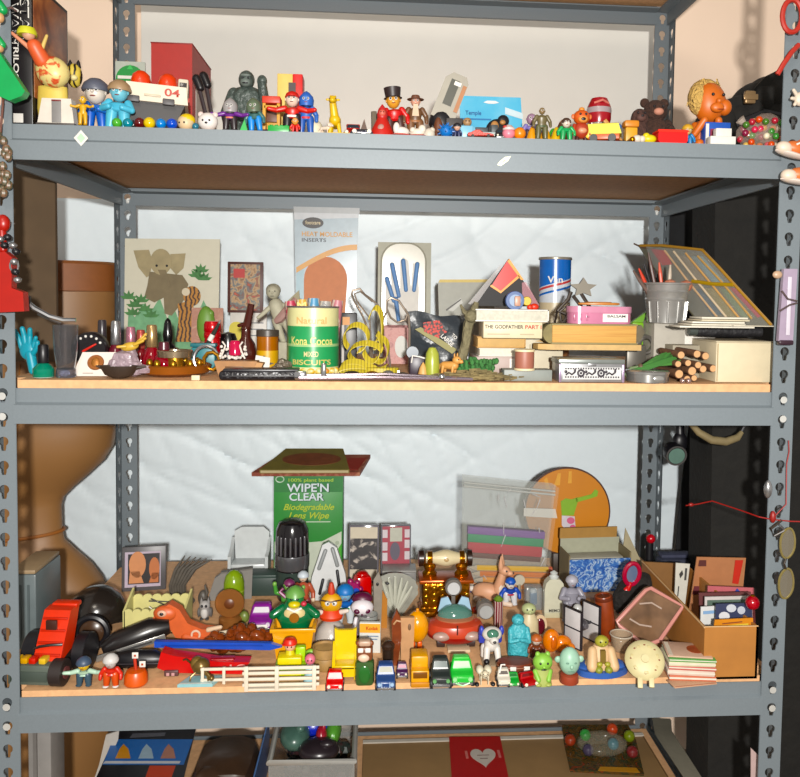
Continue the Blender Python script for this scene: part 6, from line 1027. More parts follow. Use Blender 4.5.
t.txt('Biodegradable', 0, -1.7, t.H(507), 8.5, M('#b8c83c', .4), 50, shear=.35); t.txt('Lens Wipe', 0, -1.7, t.H(515.5), 9, M('#b8c83c', .4), 40, shear=.35); t.txt('100% plant based', 2, -1.9, h-6, 4.5, M('#a8c83c', .4), 44); t.p('printed_line', M('#c8dcc0', .4), G().b(10, -1.8, t.H(522), 24, .4, 1, 0)); t.p('round_mark', M('#c8e0c8', .4), G().t([(-28+4*cos(a), -1.8, h-5+3*sin(a)) for a in [2*pi*i/14 for i in range(14)]], .6, 5, closed=True))
for i in range(4): t.p('small_badge', M('#b4c0a8', .5), G().pr(disc(15+i*4.6, h*.31+i*2, 2, 10), -2, .4))
hb = h
t = T('magazine', 'olive covered book with reddish oval, topmost over the carton', 'book', 309, 'B', py=580, up=hb+3.2, rx=14); t.p('cover', M('#7c7034', .6, n=.1), G().pr([(-46, -22), (40, -22), (32, 26), (-26, 26)], 0, 4, 'z')); t.p('cover_oval', M('#7a4428', .6, n=.2), G().pr(disc(2, 1, 29, 26, 14), 4, .3, 'z')); t.p('pages', M('#c8b890', .7), G().pr([(-45, -22.4), (39, -22.4), (39, -21), (-45, -21)], .8, 2.4, 'z'))
t = T('magazine', 'reddish brown book lying beneath the olive one', 'book', 313, 'B', py=580, up=hb-.4, rx=14); t.p('cover', MP('noise', ['#a86a54', '#8c4434', '#c89070'], 22, .6), G().pr([(-58, -18), (46, -18), (56, 22), (-36, 22)], 0, 4, 'z')); t.p('red_patch', M('#983428', .6), G().pr([(30, -13), (44, -13), (52, 14), (34, 14)], 4, .3, 'z'))
# black jar
t = T('lidded_jar', 'black and silver jar with raised vertical ribs before the green carton', 'jar', 292, 'B', py=598); h = t.H(520)
t.p('jar', M('#1c191c', .15), G().l([(14, 0), (15, 2), (16, h*.45), (16.6, h*.7), (16, h*.88), (13, h*.97), (8, h)], n=32)); t.p('lid', M('#2c2a2c', .2), G().l([(9, h*.97), (9, h*1.0), (3, h*1.02)], n=24)); t.p('silver_band', M('#8a8a8e', .2, .7), G().l([(16.6, h*.4), (17, h*.42), (17.2, h*.56), (16.8, h*.58)], n=32)); 
for i in range(7): an = -pi/2+(i-3)*.3; t.p('relief_rib', M('#8a888c', .2, .6), G().cap((16.9*cos(an), 16.9*sin(an), h*.6), (16.6*cos(an), 16.6*sin(an), h*.82), 1.1))
t.p('lower_glaze', M('#3c4a44', .2), G().l([(15.4, h*.05), (16.2, h*.3), (16.4, h*.38)], n=32))
t = T('iron_shape', 'white pointed plastic casing with three dark slots', 'plastic casing', 328, 'B', py=600, rx=-8); h = t.H(544); t.p('casing', M('#dcdede', .3), G().pr([(-18, 0), (20, 0), (17, h*.45), (8, h*.9), (0, h), (-6, h*.95), (-16, h*.4)], -5, 10)); 
for a, b_, c_, d in ((-5, h*.35, -8, h*.12), (9, h*.5, 12, h*.15)): t.p('slot', BLK, G().cap((a, -5.2, b_), (c_, -5.2, d), 1.6))
for a, b_, c_, d in ((-3, h*.85, -9, h*.55), (4, h*.88, 9, h*.6)): t.p('groove', M('#9ca0a0', .4), G().cap((a, -5.2, b_), (c_, -5.2, d), 2))
# bucket & figure
t = T('toy_bucket', 'bright yellow square toy tub holding a green figure', 'toy tub', 294, 'B', py=655); YB = M('#eea81c', .3); h = t.H(624); bkt = t
def tub(w0, w1, d0, d1, h, th=1.6):
    g = G(); r = []
    for (w_, d_, z) in ((w0, d0, 0), (w1, d1, h), (w1-2*th, d1-2*th, h), (w0-2*th, d0-2*th, 2)): r += [(-w_/2, -d_/2, z), (w_/2, -d_/2, z), (w_/2, d_/2, z), (-w_/2, d_/2, z)]
    fs = [(3, 2, 1, 0)]
    for k_ in range(3):
        for j in range(4): fs.append((4*k_+j, 4*k_+(j+1) % 4, 4*k_+4+(j+1) % 4, 4*k_+4+j))
    return g.add(r, fs+[(12, 13, 14, 15)])
t.p('tub', YB, tub(32, 41, 22, 26, h)); t.p('rim', YB, G().b(0, -13, h-3.5, 45, 3, 4, 1).b(0, 13, h-3.5, 45, 3, 4, 1).b(-21, 0, h-3.5, 3, 28, 4, 1).b(21, 0, h-3.5, 3, 28, 4, 1))
q = T('toy_figure', 'dark green caped figure with yellow beak sitting in yellow tub', 'toy figure', 295, 'B', py=655, up=2.4); GN = M('#0e6a3c', .2, n=.15); h2 = q.H(590)
q.p('body', GN, G().l([(9, 0), (11, h*.6), (16, h*1.0), (19, h*1.15), (17, h*1.3), (9, h2*.82)], 0, 0, 0, 22, sy=.55)); q.p('chest', M('#dcc890', .35), G().e(0, -6, h*1.3, 11, 4, 8)); q.p('medallion', M('#b87a2c', .3, .5), G().l([(4.6, -1), (5, 0)], 0, -10, h*1.24, 18, ax='y')); q.p('collar', WHT, G().t([(-7, -8, h*1.52), (0, -10, h*1.44), (7, -8, h*1.52)], 1.2))
hd = q.p('head', [M('#1a7a3c', .3), EYE], G().e(0, -2, h2*.86, 9, 8, 8.5).m(1).e(-3, -9.4, h2*.9, 1.2).e(3, -9.4, h2*.9, 1.2)); hd.p('beak', M('#d8c81c', .3), G().e(0, -9, h2*.82, 6, 5, 3.6)); q.p('snout_spot', M('#c83a4c', .4), G().e(9, -7, h2*.82, 3, 3, 2.6))
for sx in (-1, 1): q.p('arm', GN, G().cap((sx*12, 0, h*1.42), (sx*21, -4, h*1.27), 5, 4.4))
q.p('hat', M('#6aa04c', .4), G().l([(10, 0), (9, 4), (5, 8), (.5, 10)], 0, -1, h2*.92, 18)); q.p('mask_strap', M('#7c2a5c', .4), G().t([(-9, -3, h2*.9), (-15, -2, h2*.98), (-12, 0, h2*1.02)], 2))
t = T('toy_figure', 'green and purple figure perched behind the caped one', 'toy figure', 283, 'B', py=628, ry=8); fig(t, t.H(580), '#4c9a3c', '#3c7a2c', '#7ab04c', hat=('cap', '#7a2c5c'), arms='up', fat=1.1, hd=.12)
t = T('toy_figure', 'pale small-headed figure in rust brown just before white casing', 'toy figure', 303, 'B', py=620); fig(t, t.H(572), '#b8583c', '#8c3a3c', '#e8d0b4', hat=('dome', '#cfd8e0'), arms='down', fat=1.1, hd=.1)
t = T('toy_block_vehicle', 'lime and yellow chunky toy vehicle block behind the fence', 'toy vehicle', 291, 'B', py=675); t.p('base', M('#a8d41c', .3), G().b(0, 0, 0, 31, 22, 12, 1.6)); t.p('body', M('#ecd81c', .3), G().b(-1, 2, 12, 24, 16, 8, 1.4)); t.p('back', M('#a8d41c', .3), G().b(9, 6, 12, 10, 8, 15, 1.4)); t.p('stripe', M('#e8e034', .3), G().b(0, -11.3, 2, 22, .8, 5, .2))
q = T('toy_figure', 'tiny figure with a flat red cap riding the lime block', 'toy figure', 290, 'B', py=673, up=20); q.p('torso', M('#d8c81c', .4), G().l([(5, 0), (4, 4)])); q.p('head', [M('#eeb89c', .45), EYE], G().e(0, 0, 8, 5.6).m(1).e(-2, -5.2, 8.5, .8).e(1.8, -5.3, 8.5, .8)); q.p('cap', M('#e0341c', .4), G().l([(7, 0), (7, 2), (5, 5), (.4, 6)], 0, 0, 10, 16).e(-4, -4, 10.6, 4, 3, 1))
t = T('toy_figure', 'small pink-headed peg figure in a pale blue smock', 'toy figure', 310, 'B', py=684); h = t.H(654); t.p('smock', M('#a8d0d8', .4), G().l([(6.5, 0), (6.6, 3), (4, h*.6), (3, h*.66)])); t.p('head', [M('#e0788c', .4), EYE], G().e(0, 0, h*.82, 5.4).m(1).e(-1.8, -5, h*.84, .8).e(1.8, -5, h*.84, .8))
t = T('toy_leaf', 'lime green toy leaf tuft right of the lime block', 'toy leaf', 312, 'B', py=668, up=0); t.p('leaf', M('#8cc43c', .4), G().e(0, 0, 14, 7, 3, 4).e(-5, 0, 10, 3, 3, 5).cap((0, 0, 0), (0, 0, 12), 1.4)); t.p('leaf_tip', M('#7ab02c', .4), G().e(6, 0, 16, 3.5, 2, 2.4))
t = T('plush_bird', 'yellow round toy with spectacles and an orange scarf on white dome', 'toy bird', 331, 'B', py=644, up=26); YC = M('#e2a82c', .45); t.p('body', M('#e0481c', .45), G().l([(11, 0), (12, 3), (8, 9), (3, 12)], sy=.8)); t.p('head', [YC, EYE, EW], G().e(0, 0, 16, 11, 8, 10).m(2).e(-3.4, -7, 18, 2.6, 1.6, 2.8).e(3.4, -7, 18, 2.6, 1.6, 2.8).m(1).e(-3, -8.4, 18, 1).e(3, -8.4, 18, 1)); t.p('spectacles', M('#5a3a1c', .4), G().t([(-10, -4, 20), (-4, -8.6, 20.6), (0, -8.6, 19.6), (4, -8.6, 20.6), (10, -4, 20)], .8)); t.p('crest', M('#c8442c', .5), G().l([(3.4, 0), (3.6, 5), (2, 12), (.3, 13)], 0, 0, 24, 12))
for sx in (-1, 1): t.p('wing', M('#e8d8cc', .5), G().cap((sx*10, -2, 7), (sx*16, -4, 9), 2.6, 2))
t = T('dome', 'pale clear half dome with a dark rim', 'dome', 331, 'B', py=644); t.p('dome', M('#c8c0b8', .2), G().l([(16, 1), (16, 8), (13, 17), (7, 23), (.5, 25)], n=28)); t.p('rim', M('#4a3430', .4), G().l([(16.4, 0), (17, 1), (16.4, 2.4)], n=28))
t = T('cork_cup', 'tan ribbed cup left of the yellow toy chair', 'cup', 325, 'B', py=668); h = t.H(646); t.p('cup', M('#a88450', .6, n=.15), G().l([(10, 0), (11.5, 2), (12, h*.5), (11.4, h*.55), (12.6, h*.6), (12.6, h), (11.5, h), (10, h*.5)], n=28)); t.p('lid', M('#b8945c', .6, n=.15), G().l([(11.4, h*.86), (10, h*.92), (.5, h*.93)], n=24))
t = T('toy_chair', 'yellow plastic high-backed toy chair with flared arms', 'toy chair', 345, 'B', py=676); h = t.H(631); YC2 = M('#eecc10', .3)
t.p('backrest', YC2, G().pr([(-10, 8), (10, 8), (11, h), (7, h-2), (-7, h-2), (-11, h)], 6, 4)); t.p('seat', YC2, G().b(0, -1, 10, 20, 16, 4, 1))
for sx in (-1, 1): t.p('armrest', YC2, G().pr([(-9, 9), (9, 9), (9, 32), (4, 30), (-2, 22), (-9, 18)], sx*11-1.5, 3, 'x')); t.p('leg', YC2, G().b(sx*11, -8, 0, 4, 4, 12, .6)); t.p('leg', YC2, G().b(sx*10, 8, 0, 4, 4, 12, .6))
t.p('front_panel', YC2, G().pr([(-9, 3), (9, 3), (10, 12), (-10, 12)], -9, 2))
t = T('toy_car', 'cherry red little car with a pale windscreen at the fence end', 'toy car', 335, 'B', py=688); car(t, 17, t.H(671), 22, '#d81f1c', glass='#d8d0cc')
t = T('bear_bottle', 'glass bottle with brown bear-face stopper and green filling', 'bottle', 364.5, 'B', py=684); h = t.H(638); t.p('bottle', M('#3c5a2c', .08), G().b(0, 0, 0, 19, 15, h*.55, 4)); t.p('stopper', M('#7c4424', .4), G().b(0, 0, h*.54, 16, 13, h*.3, 3)); t.p('snout', M('#e8c8b0', .45), G().e(-1, -6.5, h*.62, 5.6, 2.4, 4)); 
for sx in (-1, 1): t.p('eye_tile', WHT, G().b(sx*3.6-.5, -6.6, h*.74, 5.4, 1.6, 4.6, .8)); t.p('ear', M('#8c5030', .4), G().e(sx*6, 0, h*.88, 3, 2.4, 3))
t.p('crown', M('#c8a890', .4), G().b(0, 0, h*.84, 12, 9, h*.12, 2)); t.p('leaf_relief', M('#2c6a2c', .2), G().e(0, -7.4, h*.27, 6, 1.4, h*.2))
t = T('toy_car', 'dark blue toy car with silver bonnet lines and white windscreen', 'toy car', 385.5, 'B', py=686); car(t, 19, t.H(664), 30, '#2f4a80', glass='#b8b8a8', lights='#a8c4e0'); t.p('bonnet_line', M('#a8bcd8', .3), G().b(-4, -15.4, 3, 1, .8, 8, 0).b(4, -15.4, 3, 1, .8, 8, 0)); 
t = T('door_knob', 'dark brown mushroom-topped knob behind the blue car', 'knob', 388, 'B', py=668); h = t.H(641); t.p('stem', M('#2e221a', .3), G().l([(5.4, 0), (5.4, h*.7), (4.6, h*.72)])); t.p('cap', M('#38261c', .25), G().l([(4, h*.7), (6.4, h*.74), (6.6, h*.86), (4, h*.97), (.4, h)]))
t = T('film_box', 'small white and orange photo film card with red lettering', 'card', 370, 'B', py=652, rz=-5); h = t.H(622); t.p('card', M('#e2e2dc', .5), G().b(0, 0, 0, 21, 5, h, .4)); t.p('orange_band', M('#eeb040', .45), G().b(0, -2.8, h-10, 20.4, .6, 9, 0)); t.txt('Kodak', 2, -3.3, h-5.5, 5, M('#c8301c', .4), 12); t.p('printed_line', M('#8090a8', .5), G().b(3, -2.9, h-14, 11, .5, 1, 0).b(3, -2.9, h-17, 9, .5, 1, 0)); t.p('printed_corner', M('#4860a0', .5), G().pr([(-10, 2), (-4, 2), (-10, 12)], -3, .5))
t = T('glass_tumbler', 'clear ribbed tumbler base behind the orange film card', 'glass', 368, 'B', py=638); t.p('glass', GLASS('#b8bcb8', .5), G().l([(9, 0), (9.6, 1), (10, 24), (9.4, 24), (8.8, 2)])); t.p('ribs', GLASS('#d8dcd8', .5), G().b(-4, -9.8, 2, 1.6, .8, 20, .2).b(0, -10.2, 2, 1.6, .8, 20, .2).b(4, -9.8, 2, 1.6, .8, 20, .2))
t = T('toy_figure', 'white-headed figure with big plum eye patches and plum hood', 'toy figure', 362, 'B', py=636); h = t.H(597); PM = M('#5c1438', .4)
t.p('body', M('#7c7478', .45), G().l([(6, 0), (7, 2), (6, h*.45), (4, h*.52)])); hd = t.p('head', [M('#f0e8ec', .4), PM], G().e(0, -2, h*.74, 11.5, 8, 8).m(1).e(-5, -8.4, h*.7, 3.2, 2.4, 2.6).e(5, -7.6, h*.7, 3.2, 1.8, 2.6).e(0, -8.8, h*.62, 1.2, .8, .9)); hd.p('hood', PM, G().l([(10.4, 0), (10, 3), (7, 6), (.4, 8)], 0, 3.5, h*.88, 20, sy=.7))
for sx in (-1, 1): t.p('leg', PM, G().cap((sx*4, -2, 5), (sx*4.4, -4, 2), 2.6, 2.4)); t.p('arm', M('#ece4e8', .4), G().cap((sx*6, -2, h*.45), (sx*8, -5, h*.25), 2.2, 2))
t = T('toy_cube', 'scarlet glossy rounded cube behind the white-headed figure', 'toy cube', 362, 'B', py=604, rz=20); h = t.H(574); t.p('cube', M('#d8141c', .2), G().b(0, 0, 0, 17, 17, h, 5)); t.p('knob', M('#c01018', .2), G().e(0, 0, h, 6, 6, 3))
t = T('toy_gear', 'magenta cog-shaped toy with a blue hub', 'toy cog', 352, 'B', py=612); h = t.H(580); g = G().c(0, -3, h*.7, 8, 6, ax='y', n=22)
for i in range(7): a = 2*pi*i/7; g.e(8*cos(a), 0, h*.7+8*sin(a), 3.2, 2.6, 3.2)
t.p('cog', M('#9c1c5c', .35), g); t.p('hub', M('#2c50c0', .35), G().l([(3, -4.5), (3.4, -3.6)], 4, 0, h*.68, 14, ax='y')); t.p('stand', M('#7c1c4c', .4), G().c(0, 0, 0, 5, h*.5))
t = T('toy_figure', 'blue and green figure with a white skirt left of the cog', 'toy figure', 345, 'B', py=624); fig(t, t.H(587), '#2a6cc0', '#d8e0e4', '#8cc0e0', hat=('dome', '#2c7cc8'), arms='down', fat=1.7, hd=.2, belt='#1c9c4c')
for i, (px, lb, nm) in enumerate(((363.5, 'cassette case with a cream-bordered black and white picture', 0), (395.5, 'cassette case with a red and white checked picture', 1))):
    t = T('cassette_case', lb, 'cassette case', px, 'B', py=582, rx=-5, rz=-2+4*i); h = t.H(526); t.p('case', CLEAR('#7c7880', .9), G().b(0, 0, 0, 30, 8, h, .6))
    if i == 0: t.p('inlay', M('#d8ccb4', .5), G().b(0, -4.3, 2, 27, .5, h-4, 0)); t.p('picture', MP('noise', ['#181416', '#2c2426', '#c8bcb0'], 40, .5, .5, stops=[.35, .55, .62]), G().b(0, -4.8, h*.23, 27, .5, h*.54, 0)); t.p('lower_border', M('#dccfb8', .5), G().b(0, -4.9, 3, 27, .5, h*.18, 0))
    else:
        t.p('inlay', M('#a8384a', .5), G().b(0, -4.3, h*.25, 27, .5, h*.73, 0)); 
        for a, b_ in ((-11, .82), (-11, .6), (-11, .42), (11, .82), (11, .64), (11, .44)): t.p('white_check', M('#d8ccd0', .5), G().b(a, -4.9, h*b_-2, 5, .5, 8, 0))
        t.p('printed_photo', M('#c0c0b0', .5), G().b(0, -4.9, h*.72, 12, .5, h*.24, 0)); t.p('printed_figure', M('#5c5464', .5), G().pr(disc(-1, h*.55, 5, 14, 9), -5, .5)); t.p('lower_border', M('#84868c', .4), G().b(0, -4.7, 2, 27, .5, h*.24, 0))
t = T('tape_deck', 'grey plastic box lying behind the shell dish', 'box', 396, 'B', py=590); t.p('box', M('#8c8a88', .4), G().b(3, 8, 0, 34, 22, t.H(572), 1)); t.p('lid', M('#a2a09c', .4), G().b(3, 8, t.H(572), 34, 22, 2, .4))
t = T('shell_dish', 'smoky grey scallop shell dish standing on edge', 'shell dish', 395, 'B', py=618, rx=-12); h = t.H(575); g = G(); n = 9
SHM = M('#8f8e82', .2, n=.15); ol = [(-6, 0), (6, 0)]+[(23*sin(a)*(1+.03*cos(18*a)), h*.36+h*.62*cos(a*.75)) for a in [1.9-3.8*i/36 for i in range(37)]]
t.p('dish', SHM, G().pr(ol, 0, 3)); 
for i in range(7): a = (-1.1+2.2*i/6); t.p('shell_rib', M('#c2c3b4', .2), G().t([(2*sin(a), -1, h*.12), (13*sin(a), -2.4, h*.12+h*.5*cos(a*.7)), (19*sin(a), -1.4, h*.12+h*.78*cos(a*.7))], [1, 2.4, 1.2], 6))
t = T('clothespin', 'tall grey and amber wooden peg standing left of the shell', 'wooden peg', 378, 'B', py=628); h = t.H(571); t.p('slat', M('#8c8478', .6, n=.15), G().pr([(-4, 0), (3, 0), (4, h*.8), (0, h), (-5, h*.85)], -2, 3)); t.p('amber_slat', M('#b8782c', .45), G().pr([(3, 0), (9, 0), (9, h*.5), (4, h*.66)], -1, 3)); t.p('pin_hole', BLK, G().e(-1, -2.4, h*.78, 1.4, .6, 1.8).e(9, -1, h*.78, 2, .6, 1.2))
t = T('carved_stick', 'glossy reddish brown carved tapered wooden stick', 'wooden stick', 396, 'B', py=664); h = t.H(609); t.p('stick', M('#7c3c20', .25, n=.2), G().pr([(-3, 0), (1.5, 0), (5, h*.5), (4, h*.85), (0, h), (-5, h*.8), (-4, h*.4)], -4, 7)); t.p('pale_edge', M('#b88c60', .5), G().t([(-3, -4.4, h*.75), (0, -4.6, h*.82), (4, -4.4, h*.8)], 1))
t = T('flat_stick', 'plain sandy flat wooden slat standing right of carved stick', 'wooden slat', 407, 'B', py=664); h = t.H(618); t.p('slat', M('#c49468', .6, n=.1), G().pr([(-6, 0), (6, 0), (7, h), (-7, h)], 0, 4)); t.p('slat_notch', M('#7c5a3c', .6), G().e(2, -.3, h*.8, 1.6, .6, 3.4))
t = T('toy_car', 'tiny dark purple toy car with pink roof, behind the slat foot', 'toy car', 402, 'B', py=677); car(t, 11, t.H(663), 12, '#4a2450', glass='#e0a8b8')
t = T('toy_chick', 'glossy orange-yellow egg-shaped chick with orange feet', 'toy chick', 417, 'B', py=650); h = t.H(611); t.p('body', M('#eea010', .2), G().e(0, 0, h*.6, 11.5, 10.5, h*.4)); t.p('knob', M('#e89410', .3), G().cap((0, 0, h*.97), (0, 0, h*1.03), 1.6))
for sx in (-1, 1): t.p('foot', M('#e8641c', .3), G().b(sx*3.4-1, -2, 0, 5, 6, 10, 1.4))
t.p('eye_patch', M('#f4e4c0', .3), G().e(-6, -8.6, h*.66, 2.6, 1.8, 4))
t = T('toy_truck', 'mustard yellow toy pickup with dark brown grille', 'toy truck', 419.5, 'B', py=684); h = t.H(655); Y2 = M('#e8a41c', .35); t.p('body', Y2, G().b(0, 4, 3, 18, 28, h*.5, 1.6)); t.p('cab', Y2, G().b(0, 9, h*.5, 17, 20, h*.46, 2)); t.p('windscreen', M('#7a4a10', .3), G().b(0, -10.4, h*.36, 14, 1, h*.2, .3)); t.p('bumper', M('#c88414', .4), G().b(0, -11, 2, 18, 2, 5, .6)); wheelset(t, (-7, 7), (-5, 12), 4.4, 4, 4.4, BLK)
t = T('toy_car', 'black toy car with glass bubble windscreen, between yellow and green', 'toy car', 440, 'B', py=684); car(t, 20, t.H(658), 30, '#2c3230', glass='#5c6864', lights='#6ca86c')
t = T('toy_car', 'lime green toy saloon car with pale windscreen', 'toy car', 461, 'B', py=682); car(t, 23, t.H(658), 28, '#2cb83c', glass='#c8e8c0', lights='#9ce09c'); t.p('roof_panel', M('#5cd860', .3), G().b(0, 3, t.H(658)*.98, 15, 9, 1.4, .4)); t.p('grin', M('#98e898', .3), G().t([(-7, -14.6, 6), (0, -15, 3.4), (7, -14.6, 6)], 1))
t = T('toy_ant', 'cream crouching toy with black feet, nose to the edge', 'toy animal', 484, 'B', py=683); quad(t, t.H(667), 18, '#e6dabc', belly='#ddd0b4', neck=.12, headr=.24, ear='side', tail=False, wd=.4)
for sx in (-1, 1): t.p('paw', BLK, G().e(sx*8, -7, 2, 2.4, 3, 2)); t.p('wing_case', M('#efe6cc', .45), G().e(sx*4, 3, 12, 4, 7, 4))
t = T('toy_car', 'off-white toy buggy with thin dark markings, at the front', 'toy buggy', 503, 'B', py=684); car(t, 13, t.H(669), 18, '#e0d8c8', glass='#6a625c'); t.p('windshield_post', WHT, G().t([(-4, -2, 12), (-2, 1, 19), (2, 1, 19)], .9)); t.p('mud_flap', BLK, G().b(0, 9, 2, 12, 1, 5, .2))
t = T('toy_car', 'tiny mid-green car beside the red capsule car', 'toy car', 513, 'B', py=685); car(t, 11, t.H(673), 16, '#1f9c34', kind='low', glass='#1c6c2c')
t = T('toy_car', 'low wine-red sports car before the brown purse', 'toy car', 527, 'B', py=684, rz=16); car(t, 17, t.H(673), 20, '#b01c20', kind='low', glass='#701418')
t = T('coin_purse', 'oval brown leather coin purse with white tabs', 'purse', 515, 'B', py=672); h = t.H(661); t.p('purse', M('#6e3420', .35, n=.15), G().l([(16, 0), (18, 3), (18.5, h*.7), (17, h)], n=32, sy=.6)); t.p('lid', M('#7c3c26', .3), G().l([(18, h*.9), (17.5, h), (.5, h+.6)], n=32, sy=.6)); t.p('white_tab', WHT, G().b(-4, -11.6, h*.3, 6, 1, 7, .4).b(10, -10, h*.35, 6, 1, 6, .4)); t.p('stitching', M('#a06848', .5), G().t([(18.6*cos(a), 11.2*sin(a), h*.75) for a in [2*pi*i/32 for i in range(32)]], .5, 5, closed=True))
# telephone
t = T('gilt_telephone', 'ornate gold old-fashioned telephone with cream handset', 'telephone', 445, 'B', py=612); h = t.H(550)
GD = M('#b8741c', .18, .85, n=.2, bump=.3); t.p('base', GD, G().b(0, 0, 0, 54, 30, 6, 2).b(0, 0, 6, 50, 28, 4, 1)); t.p('body', GD, G().b(0, 0, 9, 47, 26, h*.4, 3)); t.p('top_plate', M('#b8581c', .3, .5), G().b(0, 0, h*.4+8, 54, 30, 4, 1.4))
for sx in (-1, 1):
    t.p('cradle', GD, G().l([(7, 0), (7.5, 3), (5, 6), (6.5, 10), (3.6, 15), (3, 18)], sx*16, 0, h*.4+12, 18)); t.p('cradle_fork', GD, G().t([(sx*16-4, 0, h*.76), (sx*16-5, -3, h*.88), (sx*16, -4, h*.8), (sx*16+5, -3, h*.88), (sx*16+4, 0, h*.76)], 1.6)); t.p('handset_end', M('#2c1c14', .3), G().c(sx*24-3 if sx < 0 else sx*23-2, 0, h*.87, 8, 5, ax='x', n=22)); t.p('gold_ring', GD, G().c(sx*16-2.5, 0, h*.87, 7.2, 5, ax='x', n=22))
t.p('handset', M('#e4d4ac', .25), G().l([(5, -20), (5.5, -12), (8.4, -2), (8.4, 2), (5.5, 12), (5, 20)], 0, 0, h*.87, 22, ax='x')); t.p('handset_badge', M('#c8a878', .3), G().e(0, -8.4, h*.88, 2.4, .8, 2))
for i in range(16): t.p('ornament', M('#e0a83c', .15, .9), G().e(-20+(i % 6)*8, -13.2, 14+(i//6)*6.5+(i % 2)*2, 2.6, 1.4, 2.2))
t.p('dial', M('#7c4c14', .25, .7), G().l([(10, -3), (11, -1.5), (11, 0)], 8, -13, h*.22, 24, ax='y'))
# hover car
t = T('toy_hover_car', 'rounded coral red toy hover car with curved clear windscreen', 'toy car', 455, 'B', py=644); CR_ = M('#c84c34', .3)
t.p('body', CR_, G().l([(20, 8), (25, 12), (26, 17), (23, 23), (16, 26)], n=34, sx=1.12, sy=.8)); t.p('lower_trim', M('#a01c18', .35), G().l([(19, 6), (24.6, 10), (25.6, 13.5)], n=34, sx=1.12, sy=.8)); t.p('cockpit_rim', M('#b87858', .35), G().l([(19, 25), (19.6, 27), (16, 28)], 0, 2, 0, 30, sy=.75)); t.p('seat', M('#8c8a64', .5), G().l([(14, 24), (16, 27), (.4, 29)], 0, 2, 0, 26, sy=.7)); t.p('windscreen', M('#5c8c80', .1, 0, 0, .75), G().l([(18, 26), (16.5, 32), (10, 37), (.5, 39)], 0, 4, 0, 26, sy=.6))
for sx in (-1, 1): t.p('bumper_pad', M('#b8988c', .35), G().e(sx*15, -17, 15, 9, 5, 4.5)); t.p('glass_fin', M('#a8c8dc', .15), G().pr([(sx*3, 37), (sx*17, 30), (sx*14, 43), (sx*7, 45)], 8, 2)); t.p('wheel', M('#3c2c2a', .5), G().c(sx*15-4, -6, 6, 6, 8, ax='x', n=18)); t.p('wheel', M('#3c2c2a', .5), G().c(sx*15-4, 12, 6, 6, 8, ax='x', n=18))
t.p('centre_line', M('#4c1c18', .4), G().b(0, -20.9, 18, 1.2, 1.2, 9, 0)); t.p('rear_engine', M('#6c6660', .4), G().c(-1, 13, 52, 8.5, 7, ax='y', n=22).b(-1, 15, 30, 4, 4, 20, .5)); t.p('engine_cap', M('#c8c8c8', .3), G().l([(6.4, -1.6), (6, 0)], -1, 12.6, 52, 20, ax='y')); t.p('side_engine', M('#7c746e', .4), G().c(30, -4, 34, 8.5, 14, ax='y', n=22).b(26, 4, 26, 8, 4, 6, .5)); t.p('engine_cap', M('#a8a8a6', .3), G().l([(6.6, -1.6), (6.2, 0)], 30, -4.2, 34, 20, ax='y')); t.p('nose_plate', M('#d8c0a0', .5), G().b(2, -14, 0, 22, 14, 3, .5))
t = T('toy_dog', 'white toy dog with a green visor and a blue backpack', 'toy dog', 491, 'B', py=660); h = t.H(626); WD = M('#e8e2da', .4)
t.p('body', WD, G().cap((0, 4, h*.38), (0, -2, h*.5), 7, 7.4)); hd = t.p('head', [WD, EYE], G().e(0, -3, h*.8, 10, 9, h*.2).e(1, -11, h*.7, 4.6, 5, 4).m(1).e(1, -16, h*.71, 1.8, 1.2, 1.4)); hd.p('visor', M('#4c7c68', .12), G().e(0, -8.4, h*.85, 6.4, 4, 5)); t.p('backpack', M('#3c48b4', .4), G().b(0, 9, h*.4, 24, 7, h*.38, 2.4))
for sx in (-1, 1):
    t.p('leg', WD, G().cap((sx*5, -6, h*.4), (sx*6, -9, 4), 3.4, 3)).p('paw', BLK, G().e(sx*6, -11, 3.2, 3, 3.6, 3.2)); t.p('leg', WD, G().cap((sx*6, 6, h*.3), (sx*7, 5, 3.2), 4, 3)); hd.p('ear', M('#3c48b4', .4), G().e(sx*10, 0, h*.86, 2.6, 3, 5))
t.p('base', M('#a08a70', .6), G().b(1, -2, 0, 22, 26, 1, .2))
# bag of coloured sheets
t = T('foam_sheets', 'clear zip bag of purple, green and red foam sheets', 'zip bag', 506, 'B', py=590, rx=-4); h = t.H(476); hh = t.H(530)
for i, (a, b_, c, nm) in enumerate(((535, 528, '#7c5698', 'purple'), (543, 535, '#1f8a58', 'green'), (553, 543, '#b01c2c', 'red'), (558, 553, '#5c2c20', 'brown'))): t.p('foam_strip', M(c, .7), G().b(-1, 3, t.H(a)-1, 78-i*1.5, 10, t.H(b_)-t.H(a), .4).rotall('y', 4.5, (0, 0, t.H(543))), f'{nm} foam strip')
t.p('bag_back', CLEAR('#d8dcd4', .2), G().pr([(-44, 2), (40, 2), (52, h*.9), (48, h*.92), (-44, h)], 9, .6)); t.p('bag_front', CLEAR('#e4e8e0', .07), G().pr([(-44, 2), (40, 2), (52, h*.9), (48, h*.92), (-44, h)], -6, .6)); t.p('zip_strip', CLEAR('#f0f2ec', .5), G().t([(-44, -6, h*.92), (48, -6, h*.84)], 1).t([(-44, -6, h*.95), (48, -6, h*.87)], 1)); t.p('white_label', CLEAR('#f4f2e8', .55), G().pr([(16, h*.66), (50, h*.64), (48, h*.72), (16, h*.73)], -7, .5)); g = G(); random.seed(2)
for i in range(14): x, z = random.uniform(-38, 36), random.uniform(h*.1, h*.86); g.t([(x, -7, z), (x+random.uniform(-9, 9), -7.4, z+random.uniform(3, 12))], [.3, .7], 5)
t.p('crinkle', CLEAR('#ffffff', .35), g)
